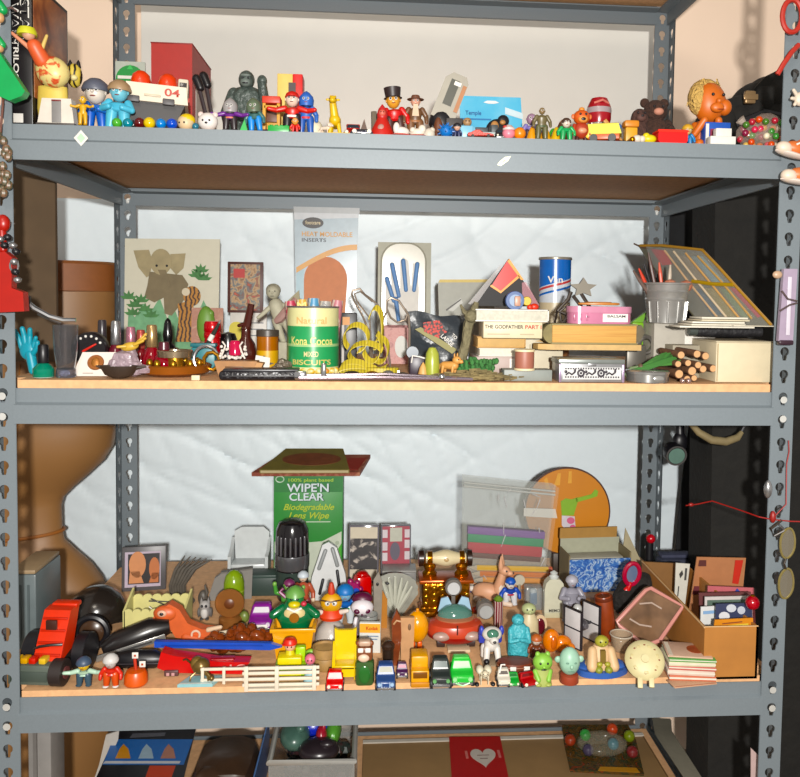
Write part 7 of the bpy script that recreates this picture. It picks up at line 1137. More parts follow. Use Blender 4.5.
pb = [('#e8981c', 'amber'), ('#d8781c', 'orange'), ('#e8b83c', 'golden'), ('#e0904c', 'tan orange')]
for i, (c, nm) in enumerate(pb):
    t = T('pencil', f'{nm} pencil lying in the row under the red foam sheet', 'pencil', 508, 'B', py=590.5, up=[6, 12, 18, 0][i], g='pencils in the zip bag', ry=2); t.p('shaft', M(c, .35), G().t([(-26-3*i, 0, 3), (40, 0, 3)], 2.9, 6)); t.p('tip', M('#c8b8a0', .5), G().t([(-26-3*i, 0, 3), (-34-3*i, 0, 3)], [2.8, .4], 6)); t.p('eraser', M('#c8684c', .5), G().c(40, 0, 3, 2.8, 4, ax='x'))
t = T('pencil', 'blue pencil lowest at the left of the zip bag', 'pencil', 480, 'B', py=592.5, up=0); t.p('shaft', M('#3c3c8c', .35), G().t([(-14, 0, 3), (14, 0, 3)], 2.9, 6)); t.p('tip', M('#b8b0a8', .5), G().t([(14, 0, 3), (22, 0, 3)], [2.8, .4], 6))
# round sign
t = T('round_sign', 'round orange disc with dark rim and a green painted arm', 'disc', 567, 'B', py=572, rx=-5); h = t.H(469); r = h*.5 if False else 44*1.0
zc = h-r
t.p('rim', M('#4c2414', .4), G().c(0, -1, zc, r, 3, ax='y', n=52)); t.p('face', M('#d88a14', .35, n=.03, sc=20), G().c(0, -1.8, zc, r-1.6, 1.4, ax='y', n=52, bev=.2)); GRN = M('#8ab82c', .4)
t.p('painted_sleeve', GRN, G().pr([(-7, zc+10), (-2, zc+13), (4, zc+12), (10, zc+14), (10, zc+9), (6, zc-4), (-6, zc-4)], -2.6, .6)); t.p('painted_arm', GRN, G().pr([(8, zc+13), (24, zc+17), (28, zc+22), (31, zc+20), (30, zc+15), (24, zc+13), (9, zc+9)], -2.6, .6)); t.p('painted_cloth', M('#e0d8e0', .4), G().pr([(-6, zc-4), (7, zc-5), (8, zc-18), (3, zc-22), (-6, zc-14)], -2.6, .6)); t.p('painted_spot', M('#e06c94', .4), G().pr(disc(3, zc-9, 4, 12, 3.4), -3, .5).pr(disc(5, zc-16, 3, 12, 3), -3, .5)); t.p('painted_ray', M('#ecaa3c', .4), G().pr([(-14, zc+26), (-10, zc+38), (-7, zc+38), (-8, zc+26)], -2.4, .4).pr([(0, zc+28), (1, zc+40), (4, zc+40), (4, zc+28)], -2.4, .4).pr([(-22, zc+22), (-24, zc+32), (-21, zc+34), (-18, zc+22)], -2.4, .4))
t.p('foot', M('#3c2a1c', .5), G().b(0, 0, 0, 30, 10, max(2, zc-r+3), .5))
# blue floral box
t = T('floral_box', 'open carton with blue swirl patterned front and tan lining', 'box', 596, 'B', py=586, rz=4); BF = MP('noise', ['#2c58a8', '#4c80c8', '#c8dcec', '#3464b4'], 42, .5, 3, stops=[.38, .48, .56, .62]); h = t.H(556)
t.p('front', BF, G().b(-2, -15, 0, 62, 1.5, h+2, 0)); t.p('inner_back', M('#b4b49c', .6), G().b(-2, 16, 0, 62, 1.5, h+14, 0)); t.p('back_flap', M('#b88c4c', .6), G().b(-4, 15, h+14, 60, 1.4, 11, 0).rot('x', 8)); t.p('side', M('#8a7c5c', .6), G().b(-33, 0, 0, 1.5, 31, h+6, 0)); t.p('side', M('#8a7c5c', .6), G().b(29, 0, 0, 1.5, 31, h+8, 0)); t.p('side_flap', M('#b8ac8c', .6), G().pr([(29, h+4), (31, h+26), (52, h-16), (46, h-22)], 4, 1.5)); t.p('bottom', M('#9a8a68', .6), G().b(-2, 0, 0, 62, 30, 1.4, 0)); t.p('contents', M('#bcb8a8', .6), G().b(-2, 4, 2, 56, 18, h-2, 1))
# figurines mid right
t = T('toy_deer', 'peach and white resting fawn figurine before the zip bag', 'toy deer', 490, 'B', py=602, rz=70); h = t.H(556); PE = M('#e0a884', .5); t.p('body', PE, G().e(0, 4, h*.22, 8, 15, h*.2).cap((0, -8, h*.3), (0, -12, h*.64), 6, 4)); t.p('chest', M('#ecd8c4', .5), G().e(0, -10, h*.34, 5.6, 5, h*.2)); hd = t.p('head', [PE, EYE], G().e(0, -14, h*.72, 5, 6, 5).e(0, -19, h*.68, 3, 4, 2.8).m(1).e(-3.8, -17, h*.74, 1).e(3.8, -17, h*.74, 1).e(0, -23, h*.69, 1)); 
for sx in (-1, 1): hd.p('ear', PE, G().l([(2.4, 0), (2.6, 4), (.3, 13)], sx*3.4, -11, h*.78, 10)); t.p('leg', M('#e8d0bc', .5), G().cap((sx*6, -8, 4), (sx*7, -22, 3), 3, 2.4)); t.p('leg', M('#e8d0bc', .5), G().cap((sx*8, 12, 5), (sx*9, 2, 3), 3.4, 2.4))
t.p('tail', M('#f0e4d8', .5), G().e(0, 19, h*.26, 3, 4, 3))
t = T('toy_figure', 'small sailor-blue figure with white face and blue hat', 'toy figure', 510, 'B', py=606); fig(t, t.H(579), '#2450b8', '#e0e0e4', '#f0e8e0', hat=('cap', '#1c5cc0'), arms='down', fat=1.8, hd=.2, belt='#c02c38')
t = T('toy_flower', 'yellow-green trinket lying behind the dog figure', 'trinket', 486, 'B', py=616); t.p('body', M('#b8a83c', .4, n=.2), G().e(0, 0, 5, 10, 5, 5).e(8, -2, 4, 5, 4, 4).e(-8, 1, 5, 4, 4, 4)); t.p('red_bead', M('#8c2a1c', .4), G().e(-10, -2, 7, 4.5, 4, 4))
t = T('glass_cube', 'small clear cube with a blue core behind the teal bust', 'glass cube', 533, 'B', py=608); h = t.H(586); t.p('cube', GLASS('#b0b8b8', .45), G().b(0, 0, 0, 17, 14, h, 1)); t.p('core', M('#3c6c9c', .3), G().b(0, 0, 4, 7, 6, h-10, 1.4)); t.p('core_cap', M('#dce4e8', .3), G().l([(3.6, 0), (3, 3), (.3, 4)], 0, 0, h-6, 14))
t = T('round_pin', 'pale round disc on a short stem behind the blue-hatted figure', 'disc', 519, 'B', py=598); t.p('disc', M('#c8c0ac', .5), G().c(0, -1, 18, 5.5, 2.4, ax='y', n=20)); t.p('stem', M('#a89c88', .5), G().c(0, 0, 0, 1.6, 14))
t = T('striped_tube', 'dark red and white striped tube right of side engine', 'tube', 498, 'B', py=626); h = t.H(596); t.p('tube', MP('wave', ['#7c1c2c', '#7c1c2c', '#d8c0b8'], 70, .4, .5, stops=[0, .6, .75]), G().l([(4, 0), (4.6, 1), (4.6, h*.8), (3, h*.86)])); t.p('cap', M('#6c8c2c', .4), G().l([(4, h*.84), (5, h*.9), (2, h)]))
t = T('perfume_bottle', 'frosted white arched bottle with printed base and crystal stopper', 'bottle', 553, 'B', py=616); h = t.H(571); t.p('bottle', M('#d4d2bc', .25), G().pr([(-10, 0), (10, 0), (10, h*.62), (8.5, h*.76), (5, h*.84), (-5, h*.84), (-8.5, h*.76), (-10, h*.62)], -5, 10)); t.p('stopper', M('#d8dcd8', .12), G().l([(4.4, 0), (5, h*.04), (3, h*.08), (4, h*.12), (.5, h*.17)], 0, 0, h*.84, 12)); t.p('base_panel', M('#c4bfa0', .4), G().b(0, -5.3, 0, 20, .8, h*.12, .2)); t.txt('MEMO', 0, -5.6, h*.16, 4, M('#2a2622', .5), 11)
t = T('toy_robot', 'silver grey robot figurine behind the grey panel toy', 'toy robot', 571, 'B', py=622); fig(t, t.H(577), '#9a98a4', '#84828c', '#a8a6b0', hat=('dome', '#b4b2bc'), arms='fwd', fat=1.4, hd=.12)
t = T('mouse_head', 'clear headed grey cylinder on a stand below the robot', 'toy', 577, 'B', py=634); h = t.H(604); t.p('cylinder', M('#a2a09c', .3, .3), G().l([(5, 0), (5.6, 1), (5.6, h*.8), (4, h*.86)])); t.p('cap', M('#c8c8c4', .2), G().e(0, 0, h*.84, 4.6, 4.6, h*.16))
# small goblin-like things made generic
t = T('resin_figurine', 'turquoise soap-like draped figurine with rough surface', 'figurine', 518, 'B', py=656); h = t.H(614); TQ = M('#4cb0bc', .5, n=.12, sc=110, bump=.5); t.p('robe', TQ, G().l([(10, 0), (11, 3), (10.6, h*.4), (9.6, h*.66), (5.4, h*.78)], n=26, sy=.8)); t.p('head', TQ, G().e(-1, -1, h*.87, 6.4, 6.4, h*.13).e(-1, -7, h*.85, 1.4, 1.8, 1.8).e(-3.4, -6.4, h*.89, 1.2, .8, .8).e(1.4, -6.6, h*.89, 1.2, .8, .8))
for sx in (-1, 1): t.p('arm', TQ, G().cap((sx*8, -2, h*.64), (sx*9, -7, h*.42), 3.2, 2.8).cap((sx*9, -7, h*.42), (sx*2, -9, h*.46), 2.8, 2.4))
t = T('bottle', 'cream robed bottle with a pale green head stopper', 'bottle', 529, 'B', py=638); h = t.H(603); t.p('robe', M('#d4c49c', .45), G().l([(9, 0), (10, 2), (9, h*.5), (5, h*.7)], sy=.8)); t.p('stopper_head', [M('#b8c08c', .45), EYE], G().e(-1, -1, h*.84, 7.4, 6.4, h*.16).e(-1, -7.4, h*.8, 1.4).m(1).e(-3.6, -6.6, h*.87, .9).e(1.6, -6.6, h*.87, .9))
t = T('oval_locket', 'dark red oval locket with cream rim right of the bottle', 'locket', 540, 'B', py=638); h = t.H(615); t.p('rim', M('#d8bc98', .4), G().pr(disc(0, h*.5, 7, 24, h*.5), 0, 3)); t.p('stone', M('#5c1420', .15), G().e(0, -.6, h*.5, 4.8, 1.6, h*.36))
t = T('toy_figure', 'little brown and white toy figure before the orange lump', 'toy figure', 536, 'B', py=658); fig(t, t.H(636), '#7c3c1c', '#5c2c18', '#d8c8b8', hat=('dome', '#b8602c'), fat=1.8, hd=.22, arms='down')
t = T('amber_lump', 'translucent orange humped lump behind the lime figurine', 'ornament', 556, 'B', py=652); h = t.H(629); t.p('lump', M('#e07c10', .15, n=.1), G().e(-5, 0, h*.5, 9, 7, h*.5).e(6, 0, h*.36, 10, 7, h*.36).e(12, -2, h*.22, 7, 6, h*.22)); t.p('core', M('#c8640c', .2), G().e(-4, -5, h*.5, 4, 3, h*.3))
t = T('toy_glider', 'small grey ball toy between two upright white panels', 'toy glider', 582, 'B', py=644, rz=32); h = t.H(606); PN = M('#d8d4d4', .45); DK = M('#2c2a30', .4)
for sx in (-1, 1): q = t.p('panel', PN, G().b(sx*13, 0, 0, 2, 22, h, .4)); q.p('panel_frame', DK, G().b(sx*13, -11, 0, 2.6, 1.4, h, 0).b(sx*13, 11, 0, 2.6, 1.4, h, 0).b(sx*13, 0, h-1.4, 2.6, 22, 1.4, 0).b(sx*13, 0, 0, 2.6, 22, 1.4, 0).b(sx*13, 0, h*.48, 2.6, 22, 1.4, 0))
t.p('ball', M('#4a464a', .3), G().e(0, 0, h*.5, 5.6)); t.p('strut', DK, G().t([(-13, 0, h*.5), (13, 0, h*.5)], 1.4)); t.p('porthole', M('#6c686c', .2), G().l([(2.6, -1), (3, 0)], 0, -5, h*.5, 14, ax='y'))
t = T('toy_figurine', 'lime green squat monster-like figurine at the front edge', 'figurine', 542, 'B', py=684); h = t.H(652); LM = M('#8cc44c', .45); t.p('body', M('#b0bc6c', .5), G().l([(9, 0), (9.6, 2), (8.4, h*.3), (7.6, h*.5)], sy=.8)); t.p('head', [LM, EYE], G().e(0, -1, h*.7, 10, 8, h*.27).e(0, -8.6, h*.64, 2, 1.6, 1.6).m(1).e(-3.6, -8, h*.74, 1.2).e(3.6, -8, h*.74, 1.2).e(0, -8.2, h*.55, 3, .8, .8))
for sx in (-1, 1): t.p('arm', LM, G().cap((sx*7.4, -2, h*.42), (sx*5, -7, h*.22), 2.6, 2.4)); t.p('foot', M('#a4b058', .5), G().e(sx*5, -5, 2.2, 4, 4.4, 2.2)); t.p('horn_bump', LM, G().e(sx*5, 0, h*.92, 2.6, 2.4, 3))
t = T('bust', 'mint green resin head on a round terracotta base', 'bust', 569, 'B', py=682); h = t.H(648); MT = M('#a4ccb4', .45, n=.08); t.p('base', M('#a0442c', .5), G().l([(9, 0), (9.6, 1), (9, 8), (7, 9)])); t.p('head', [MT, M('#6c9480', .5)], G().e(0, 0, 8+(h-8)*.5, 10.6, 9.4, (h-8)*.52).e(0, -9.4, 8+(h-8)*.42, 1.8, 2, 2.4).m(1).e(-3.8, -8.4, 8+(h-8)*.55, 1.8, .8, .9).e(3.8, -8.4, 8+(h-8)*.55, 1.8, .8, .9).e(0, -9.2, 8+(h-8)*.24, 3.4, .8, .7)); 
for sx in (-1, 1): t.p('ear', MT, G().e(sx*11.5, 1, 8+(h-8)*.55, 3.4, 2, 3.4))
t = T('seated_figurine', 'cream-robed green seated figurine on a blue leaf-shaped base', 'figurine', 600, 'B', py=672); h = t.H(634); OL = M('#a8a43c', .45); RB = M('#dcb88c', .55)
t.p('base', M('#3c64b0', .4), G().pr([(26*cos(a)*(1+.08*cos(3*a)), 16*sin(a)) for a in [2*pi*i/30 for i in range(30)]], 0, 6, 'z').e(-16, 2, 5, 8, 10, 4).e(18, 4, 5, 9, 10, 5)); t.p('robe', RB, G().l([(15, 5), (16, 8), (12, h*.5), (7, h*.72)], n=24, sy=.7)); t.p('inner_robe', M('#7c6424', .5), G().pr([(-3, h*.3), (3, h*.3), (2.4, h*.66), (-2.4, h*.66)], -10, 4)); t.p('head', [OL, EYE], G().e(0, -3, h*.84, 7, 6, h*.15).e(0, -9, h*.8, 1.3).m(1).e(-2.6, -8.4, h*.87, .9).e(2.6, -8.4, h*.87, .9))
for sx in (-1, 1): t.p('sleeve', RB, G().cap((sx*9, -3, h*.58), (sx*11, -10, h*.26), 5, 5.4)); t.p('hand', OL, G().e(sx*4, -12, h*.34, 3, 2.4, 2.4)); t.p('foot', M('#8c9434', .5), G().e(sx*5, -13, 8, 4, 4, 3.6))
t = T('brown_tube', 'reddish brown leather tube standing and leaning left', 'tube', 608, 'B', py=640, ry=-8); h = t.H(596); t.p('tube', M('#8c3c1c', .35, n=.15), G().l([(8, 0), (8.6, 1), (9, h*.94), (8, h), (6.4, h), (6, h*.9)], n=26)); t.p('end_cap', M('#6a2c16', .4), G().l([(8.9, h*.9), (9.3, h*.92), (9.2, h*.98)], n=26))
t = T('wood_block', 'tan wooden block behind the grey panel toy', 'wood block', 590, 'B', py=618); t.p('block', M('#a8784a', .6, n=.12), G().b(0, 4, 0, 28, 16, t.H(602), .8)); t.p('front_panel', M('#8c5c34', .6), G().b(2, -4.4, 2, 16, .8, t.H(602)-6, 0))
t = T('hand_mirror', 'small red hand mirror with a heart-like handle', 'hand mirror', 623, 'B', py=618, ry=10); h = t.H(562); t.p('rim', M('#b01c3c', .25), G().t([(7.5*cos(a), 0, h*.8+h*.19*sin(a)) for a in [2*pi*i/24 for i in range(24)]], 2.4, closed=True)); t.p('glass', M('#9cb0d8', .05, .6), G().pr(disc(0, h*.8, 6.6, 22, h*.17), -.6, 1.2)); t.p('handle', M('#d01c24', .3), G().e(-1, 0, h*.3, 7, 4, h*.28).cap((-1, 0, h*.5), (0, 0, h*.62), 3, 2.4).cap((-1, 0, h*.1), (0, 0, 2), 3, 1.6))
t = T('black_pouch', 'black furry pouch slumped behind the pink-edged case', 'pouch', 636, 'B', py=616); h = t.H(575); t.p('body', M('#17120f', .9, n=.3, sc=90, bump=.9), G().e(0, 4, h*.47, 21, 14, h*.47).e(-10, 0, h*.38, 15, 12, h*.38).e(6, 2, h*.68, 15, 12, h*.36)); t.p('handle', M('#211a16', .8), G().t([(-8, 2, h*.8), (0, 2, h*1.0), (10, 2, h*.86)], 2.6))
t = T('vinyl_case', 'square clear case with pink edging leaning on the carton', 'clear case', 648, 'B', py=650, up=4); Yv = lambda a, b_: t.Y+(645-b_)*.0004-(a-648)*.001; ol = [(617, 624), (646, 593), (651, 591), (683, 609), (660, 643), (650, 647), (640, 645), (620, 629)]
plate(t, 'panel', M('#7c5f48', .15, n=.35, sc=30), ol, Yv, 5, 2); t.p('piping', M('#d8968c', .35), G().t(plane_pts(t, ol, Yv), 2.2, closed=True)); t.p('crinkle', CLEAR('#f0d8c8', .5), G().t([v+Vector((0, 1, 0)) for v in plane_pts(t, ((640, 607), (652, 606), (662, 612)), Yv)], .9).t([v+Vector((0, 1, 0)) for v in plane_pts(t, ((630, 622), (640, 628), (652, 630)), Yv)], .9))
t = T('glass_dish', 'clear crumpled plastic cup before the brown tube', 'plastic cup', 621, 'B', py=650); t.p('cup', GLASS('#c8b094', .5), G().l([(8, 0), (9, 1), (11, 16), (10, 16), (8, 2)], n=20)); t.p('rim', GLASS('#e8dcc8', .6), G().t([(11*cos(a), 11*sin(a), 16) for a in [2*pi*i/20 for i in range(20)]], .8, 6, closed=True))
t = T('cream_disc', 'round cream plastic toy disc with raised panels, tilted up', 'toy disc', 644, 'B', py=682, rx=52, rz=-14); CD = M('#d8cc9c', .5, n=.06)
t.p('disc', CD, G().l([(12, -3), (18, -1.6), (19.5, 0), (18, 2.4), (11, 5), (.5, 6)], n=34)); 
for i in range(7): a = 2*pi*i/7+.3; t.p('raised_panel', M('#cfc08c', .5), G().b(11*cos(a), 11*sin(a), 2.6, 6, 4, 2.2, .4).rot('z', math.degrees(a)))
for i in range(8): a = 2*pi*i/8+.8; t.p('rust_mark', M('#8c4a2c', .6), G().e(13.5*cos(a), 13.5*sin(a), 3.8, 1.3, .9, .6))
t.p('front_prong', CD, G().b(-5, -20, -2, 5, 14, 4, .6).b(6, -19, -2, 5, 13, 4, .6)); t.p('turret', CD, G().c(0, 0, 5, 4, 2.4))
# card stack
base_py = 676; up = 0; cst = [('#c86c4c', 6, 'terracotta card pack, lowest of the stack at the front right'), ('#e0c8b8', 5, 'pale pink card pack second from bottom of the stack'), ('#c8685c', 4, 'coral card pack in the middle of the stack'), ('#dcd8b4', 4, 'cream card pack just below the green-edged one'), ('#5c9c4c', 3, 'green-edged card pack under the picture card')]
for i, (c, hh, lb) in enumerate(cst):
    t = T('card_pack', lb, 'cards', 688-(i % 2), 'B', py=base_py-2, up=up, rz=-9+random.uniform(-3, 3), g='stacked card packs'); t.p('pack', M(c, .5), G().b(0, 0, 0, 45, 34, hh, .3)); t.p('white_edge', M('#e4dccc', .6), G().b(0, 0, hh*.4, 45.4, 34.4, hh*.3, 0)); up += hh+.1
t = T('picture_card', 'top card of the stack showing a reddish brown blot', 'card', 686, 'B', py=673, up=up, rz=-10); t.p('card', M('#d8b49c', .5), G().b(0, 0, 0, 43, 33, 1.4, .1)); t.p('printed_blot', M('#a04c2c', .5, n=.2), G().pr(disc(8, 1, 8, 18, 9), 1.4, .3, 'z')); t.p('printed_border', M('#e8dcc8', .5), G().pr([(-20, -15), (-16, -15), (-16, 15), (-20, 15)], 1.4, .2, 'z'))
t = T('paper_card', 'thin tan card sticking out under the card stack', 'card', 690, 'B', py=683, rz=8); t.p('card', M('#d0a484', .6), G().b(2, 0, 0, 46, 16, 1, .05)); t.p('printed_edge', M('#b86c54', .6), G().b(2, -7, 1, 44, 1, .1, 0))
# carton of cards at the right
def cor(px, py, z=LV['B']): return onz(px, py, z)
A = cor(703, 680); B_ = cor(757, 679); Cc = cor(662, 606)
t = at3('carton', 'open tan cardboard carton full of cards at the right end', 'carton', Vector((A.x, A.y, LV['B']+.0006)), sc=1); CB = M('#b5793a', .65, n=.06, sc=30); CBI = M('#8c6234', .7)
d1 = Vector((B_.x-A.x, 0, 0)); bx_, by_ = B_.x-A.x, Cc.y-A.y; ch = P(703, 628, A.y).z-LV['B']; sk_ = Cc.x-A.x; bw = .60-A.x-.0
wall = lambda p, q, h0, h1, th=.004: [(p[0], p[1], 0), (q[0], q[1], 0), (q[0], q[1], h1), (p[0], p[1], h0)]
def panel(nm, p, q, h0, h1, mt):
    p, q = Vector((*p, 0)), Vector((*q, 0)); n_ = (q-p).normalized().cross(Vector((0, 0, 1)))*.004
    f = [p, q, q+Vector((0, 0, h1)), p+Vector((0, 0, h0))]; bk = [v-n_ for v in f]
    t.p(nm, mt, G().add(f+bk, [(0, 1, 2, 3), (7, 6, 5, 4), (0, 4, 5, 1), (1, 5, 6, 2), (2, 6, 7, 3), (3, 7, 4, 0)]))
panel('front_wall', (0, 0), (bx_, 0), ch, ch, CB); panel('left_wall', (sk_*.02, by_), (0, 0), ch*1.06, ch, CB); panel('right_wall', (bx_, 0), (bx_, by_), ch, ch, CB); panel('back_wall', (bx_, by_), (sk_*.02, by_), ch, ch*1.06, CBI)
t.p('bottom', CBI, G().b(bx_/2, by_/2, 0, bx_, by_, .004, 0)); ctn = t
t.p('top_edge', M('#d8b080', .7), G().t([(.0, .002, ch), (bx_, .002, ch)], .0016, 6).t([(0, 0, ch), (sk_*.02, by_, ch*1.06)], .0016, 6))
def card(label, name, pts, Y, mt, extra=()):
    q0 = P(pts[0][0], pts[0][1], Y); q = at3(name, label, 'card', Vector((q0.x, Y, LV['B']+.006)), sc=(q0-CAM).dot(cF)/FPX, g='cards in the carton')
    plate(q, 'card', mt, pts, Y, 1.4)
    for nm, m2, p2, dy in extra: plate(q, nm, m2, p2, Y, .4, dy)
Yc = A.y
card('orange card at the very front of the carton', 'index_card', [(712, 640), (754, 640), (753, 618), (715, 620)], Yc+.02, M('#d88a2c', .5), [('printed_bar', M('#8c4a2c', .5), [(722, 624), (742, 622), (742, 621), (722, 623)], -.8), ('printed_patch', M('#e8c850', .5), [(728, 628), (748, 626), (748, 623), (728, 625)], -.8)])
card('navy picture card with white figures in the carton', 'index_card', [(715, 645), (753, 645), (752, 603), (716, 604)], Yc+.05, M('#3c4260', .4), [('printed_white', M('#d0d4dc', .5), disc(731, 608, 5, 12, 4), -.8), ('printed_white', M('#c8ccd8', .5), disc(741, 610, 4, 12, 4), -.8), ('printed_white', M('#e0e0e4', .5), disc(724, 616, 5.5, 12, 4.5), -.8)])
card('white and blue striped card left in the carton', 'index_card', [(700, 640), (718, 640), (717, 606), (701, 607)], Yc+.07, M('#e2e2e0', .5), [('printed_stripe', M('#8cb0d8', .5), [(703, 614), (716, 613), (716, 610), (703, 611)], -.8)])
card('large white-edged green photo card in the carton', 'index_card', [(704, 640), (753, 640), (752, 596), (705, 597)], Yc+.10, M('#d8d0cc', .4), [('printed_photo', M('#5c7064', .5), [(707, 636), (750, 636), (750, 599), (707, 600)], -.8)])
card('maroon-backed tall card behind the green photo', 'index_card', [(700, 640), (752, 640), (751, 592), (699, 593)], Yc+.13, M('#6c3c3c', .5))
card('pink and blue card poking up in the carton', 'index_card', [(706, 630), (756, 632), (754, 588), (708, 586)], Yc+.17, M('#c86c74', .5), [('printed_triangle', M('#3c4aa0', .5), [(731, 596), (744, 596), (737, 588)], -.8)])
card('tall tan card with a red stripe at its right', 'index_card', [(688, 620), (740, 622), (746, 558), (697, 557)], Yc+.24, M('#b87c54', .5), [('red_stripe', M('#c8301c', .5), [(732, 583), (738, 584), (743, 560), (735, 560)], -.8), ('dark_patch', M('#5c2c28', .5), [(698, 566), (706, 566), (706, 560), (699, 560)], -.8), ('dark_patch', M('#6c2c34', .5), [(692, 594), (700, 594), (702, 586), (694, 586)], -.8)])
card('white card with black handwriting-like print at left back', 'index_card', [(674, 612), (684, 614), (690, 564), (676, 563)], Yc+.26, M('#e0dcd0', .5), [('printed_mark', M('#3c3a38', .5), [(680, 578), (683, 574), (682, 570), (679, 574)], -.8), ('printed_line', M('#4c4a48', .5), [(684, 580), (686, 580), (687, 568), (685, 568)], -.8), ('printed_line', M('#4c4a48', .5), [(677, 596), (678, 596), (679, 586), (678, 586)], -.8)])
t = T('dark_cloth', 'folded navy cloth lying behind the carton', 'cloth', 678, 'B', py=577, up=0); t.p('fold', M('#34384c', .8, n=.15), G().b(4, 0, 0, 54, 18, t.H(556), 6)); t.p('top_fold', M('#3c4058', .8, n=.15), G().b(2, -2, t.H(556), 46, 14, 4, 1.8))
t = T('bead', 'red glossy bauble hanging at the right of the carton cards', 'bauble', 750, 'B', Y=A.y+.03, up=62); t.p('ball', M('#b01c28', .2), G().e(0, 0, 7, 7)); t.p('cap', GOLD, G().c(0, 0, 13, 2, 2))
t = T('pin_stand', 'black upright rod with a red ball on top, back right', 'rod', 648.5, 'B', py=580); h = t.H(538); t.p('rod', BLK, G().c(0, 0, 0, 4, h)); t.p('ball', M('#c8202c', .25), G().e(0, -3, h, 4.6)); t.p('foot', BLK, G().c(0, 0, 0, 8, 2))
# ================================================================== HUNG ON THE POSTS AND BELOW
LFP = -.008
t = face('toy_figure', 'bright green rubber toy legs hanging on the left post', 'toy', 14, 95, -.03); X = lambda px: px-14; Z = lambda py: 95-py; GG = M('#10a456', .35)
t.p('leg', GG, G().pr([(X(-8), Z(52)), (X(2), Z(54)), (X(27), Z(92)), (X(24), Z(97)), (X(12), Z(102)), (X(0), Z(97)), (X(-8), Z(75))], -6, 12)); t.p('upper_leg', GG, G().cap((X(-6), 0, Z(0)), (X(4), 0, Z(12)), 6, 5)); t.p('knee', GG, G().cap((X(-4), 0, Z(40)), (X(3), 0, Z(46)), 6, 4)); t.p('tan_patch', M('#d8a878', .5), G().e(X(2), -1, Z(20), 4, 4, 5).e(X(2), -1, Z(50), 3, 4, 4)); t.p('hook', SILV, G().t([(X(6), 2, Z(10)), (X(8), 10, Z(6)), (X(8), 20, Z(6))], 1.2))
t = face('toy_chain', 'dangling cluster of brown lumpy charms on the left post', 'charm', 5, 175, -.02); g = G(); random.seed(8)
for i in range(16): g.e(random.uniform(-7, 4), random.uniform(-3, 3), random.uniform(-22, 40), 4, 4, 5, 8, 5)
t.p('charms', MP('noise', ['#5c4030', '#8c6a50', '#3c4a34', '#b89878'], 60, .4), g); t.p('cord', M('#6c3c2c', .6), G().t([(-4, 0, 40), (-2, 2, 70), (-3, 4, 95)], 1.2))
t = face('stapler', 'red plastic gadget with silver clips hung on left post', 'gadget', 11, 290, -.025); X = lambda px: px-11; Z = lambda py: 290-py; RG = M('#b02418', .35)
t.p('body', RG, G().pr([(X(-8), Z(313)), (X(26), Z(311)), (X(25), Z(292)), (X(14), Z(288)), (X(15), Z(258)), (X(8), Z(252)), (X(-8), Z(256))], -6, 12)); t.p('upper_knob', RG, G().e(X(4), 0, Z(224), 7, 6, 9).cap((X(3), 0, Z(230)), (X(4), 0, Z(250)), 4, 4))
for i, (a, b_) in enumerate(((4, 240), (11, 238), (16, 246), (19, 252), (17, 262), (18, 272), (20, 280), (8, 246))): t.p('clip', SILV if i % 2 == 0 else BLK, G().e(X(a), -6, Z(b_), 4, 4, 3.4)); 
t.p('ring', SILV, G().t([(X(17)+4*cos(a), -6, Z(266)+6*sin(a)) for a in [2*pi*i/14 for i in range(14)]], 1, 6, closed=True)); t.p('hook', SILV, G().t([(X(4), 4, Z(224)), (X(5), 12, Z(222)), (X(5), 22, Z(222))], 1.2))
t = face('chrome_handle', 'curved chrome handle reaching right from the left post', 'handle', 30, 305, .0); X = lambda px: px-30; Z = lambda py: 305-py
t.p('bar', CHROME, G().t([(X(27), 0, Z(302)), (X(33), 2, Z(308)), (X(46), 6, Z(316)), (X(58), 10, Z(320)), (X(70), 12, Z(320))], [2.4, 2.8, 2.6, 2.6, 2.4])); t.p('grip', BLK, G().b(X(28), 0, Z(310), 5, 6, 14, 1)); t.p('joint', M('#5a5450', .3, .5), G().t([(X(36), 4, Z(313)), (X(50), 9, Z(321)), (X(56), 11, Z(323))], 1.8)); t.p('bracket', BLK, G().cap((X(27), 2, Z(304)), (X(10), 4, Z(304)), 2, 2))
# right post
t = face('toy_shoe', 'orange and white toy sneaker, upper of a pair on right post', 'toy shoe', 790, 150, -.03); 
def shoe(t, c):
    t.p('upper', M(c, .45), G().e(6, 0, 3, 13, 7, 7.4).e(12, 0, 8, 8, 6, 6)); t.p('toe_cap', M('#f0dcc8', .45), G().e(-7, -1, 0, 8.4, 6.4, 6.6)); t.p('sole', M('#ecdcd0', .5), G().e(2, 0, -4, 17, 7, 3)); t.p('lace', WHT, G().t([(2, -6, 5), (6, -7, 8), (9, -6, 5), (13, -7, 9)], 1.1)); t.p('hook', SILV, G().t([(6, 4, 4), (6, 12, 6), (6, 22, 6)], 1.2))
shoe(t, '#d8743c'); t.o.rotation_euler = (0, R(14), 0)
t = face('toy_shoe', 'orange and white toy sneaker, lower of a pair on right post', 'toy shoe', 795, 177, -.03); shoe(t, '#dc7c44'); t.o.rotation_euler = (0, R(8), 0)
t = face('toy_hand', 'pale toy hand with open fingers on right post', 'toy hand', 797, 99, -.02); HW = M('#ecdcc8', .5); t.p('palm', HW, G().e(3, 0, 0, 6, 4, 7))
for a, z in ((-6, 8), (-8, 0), (-4, -6)): t.p('finger', HW, G().cap((0, 0, z*.4), (a*.8, -2, z), 2, 1.7))
t.p('hook', SILV, G().t([(4, 3, 2), (4, 10, 4), (4, 16, 4)], 1.2))
RC = M('#c0382c', .4)
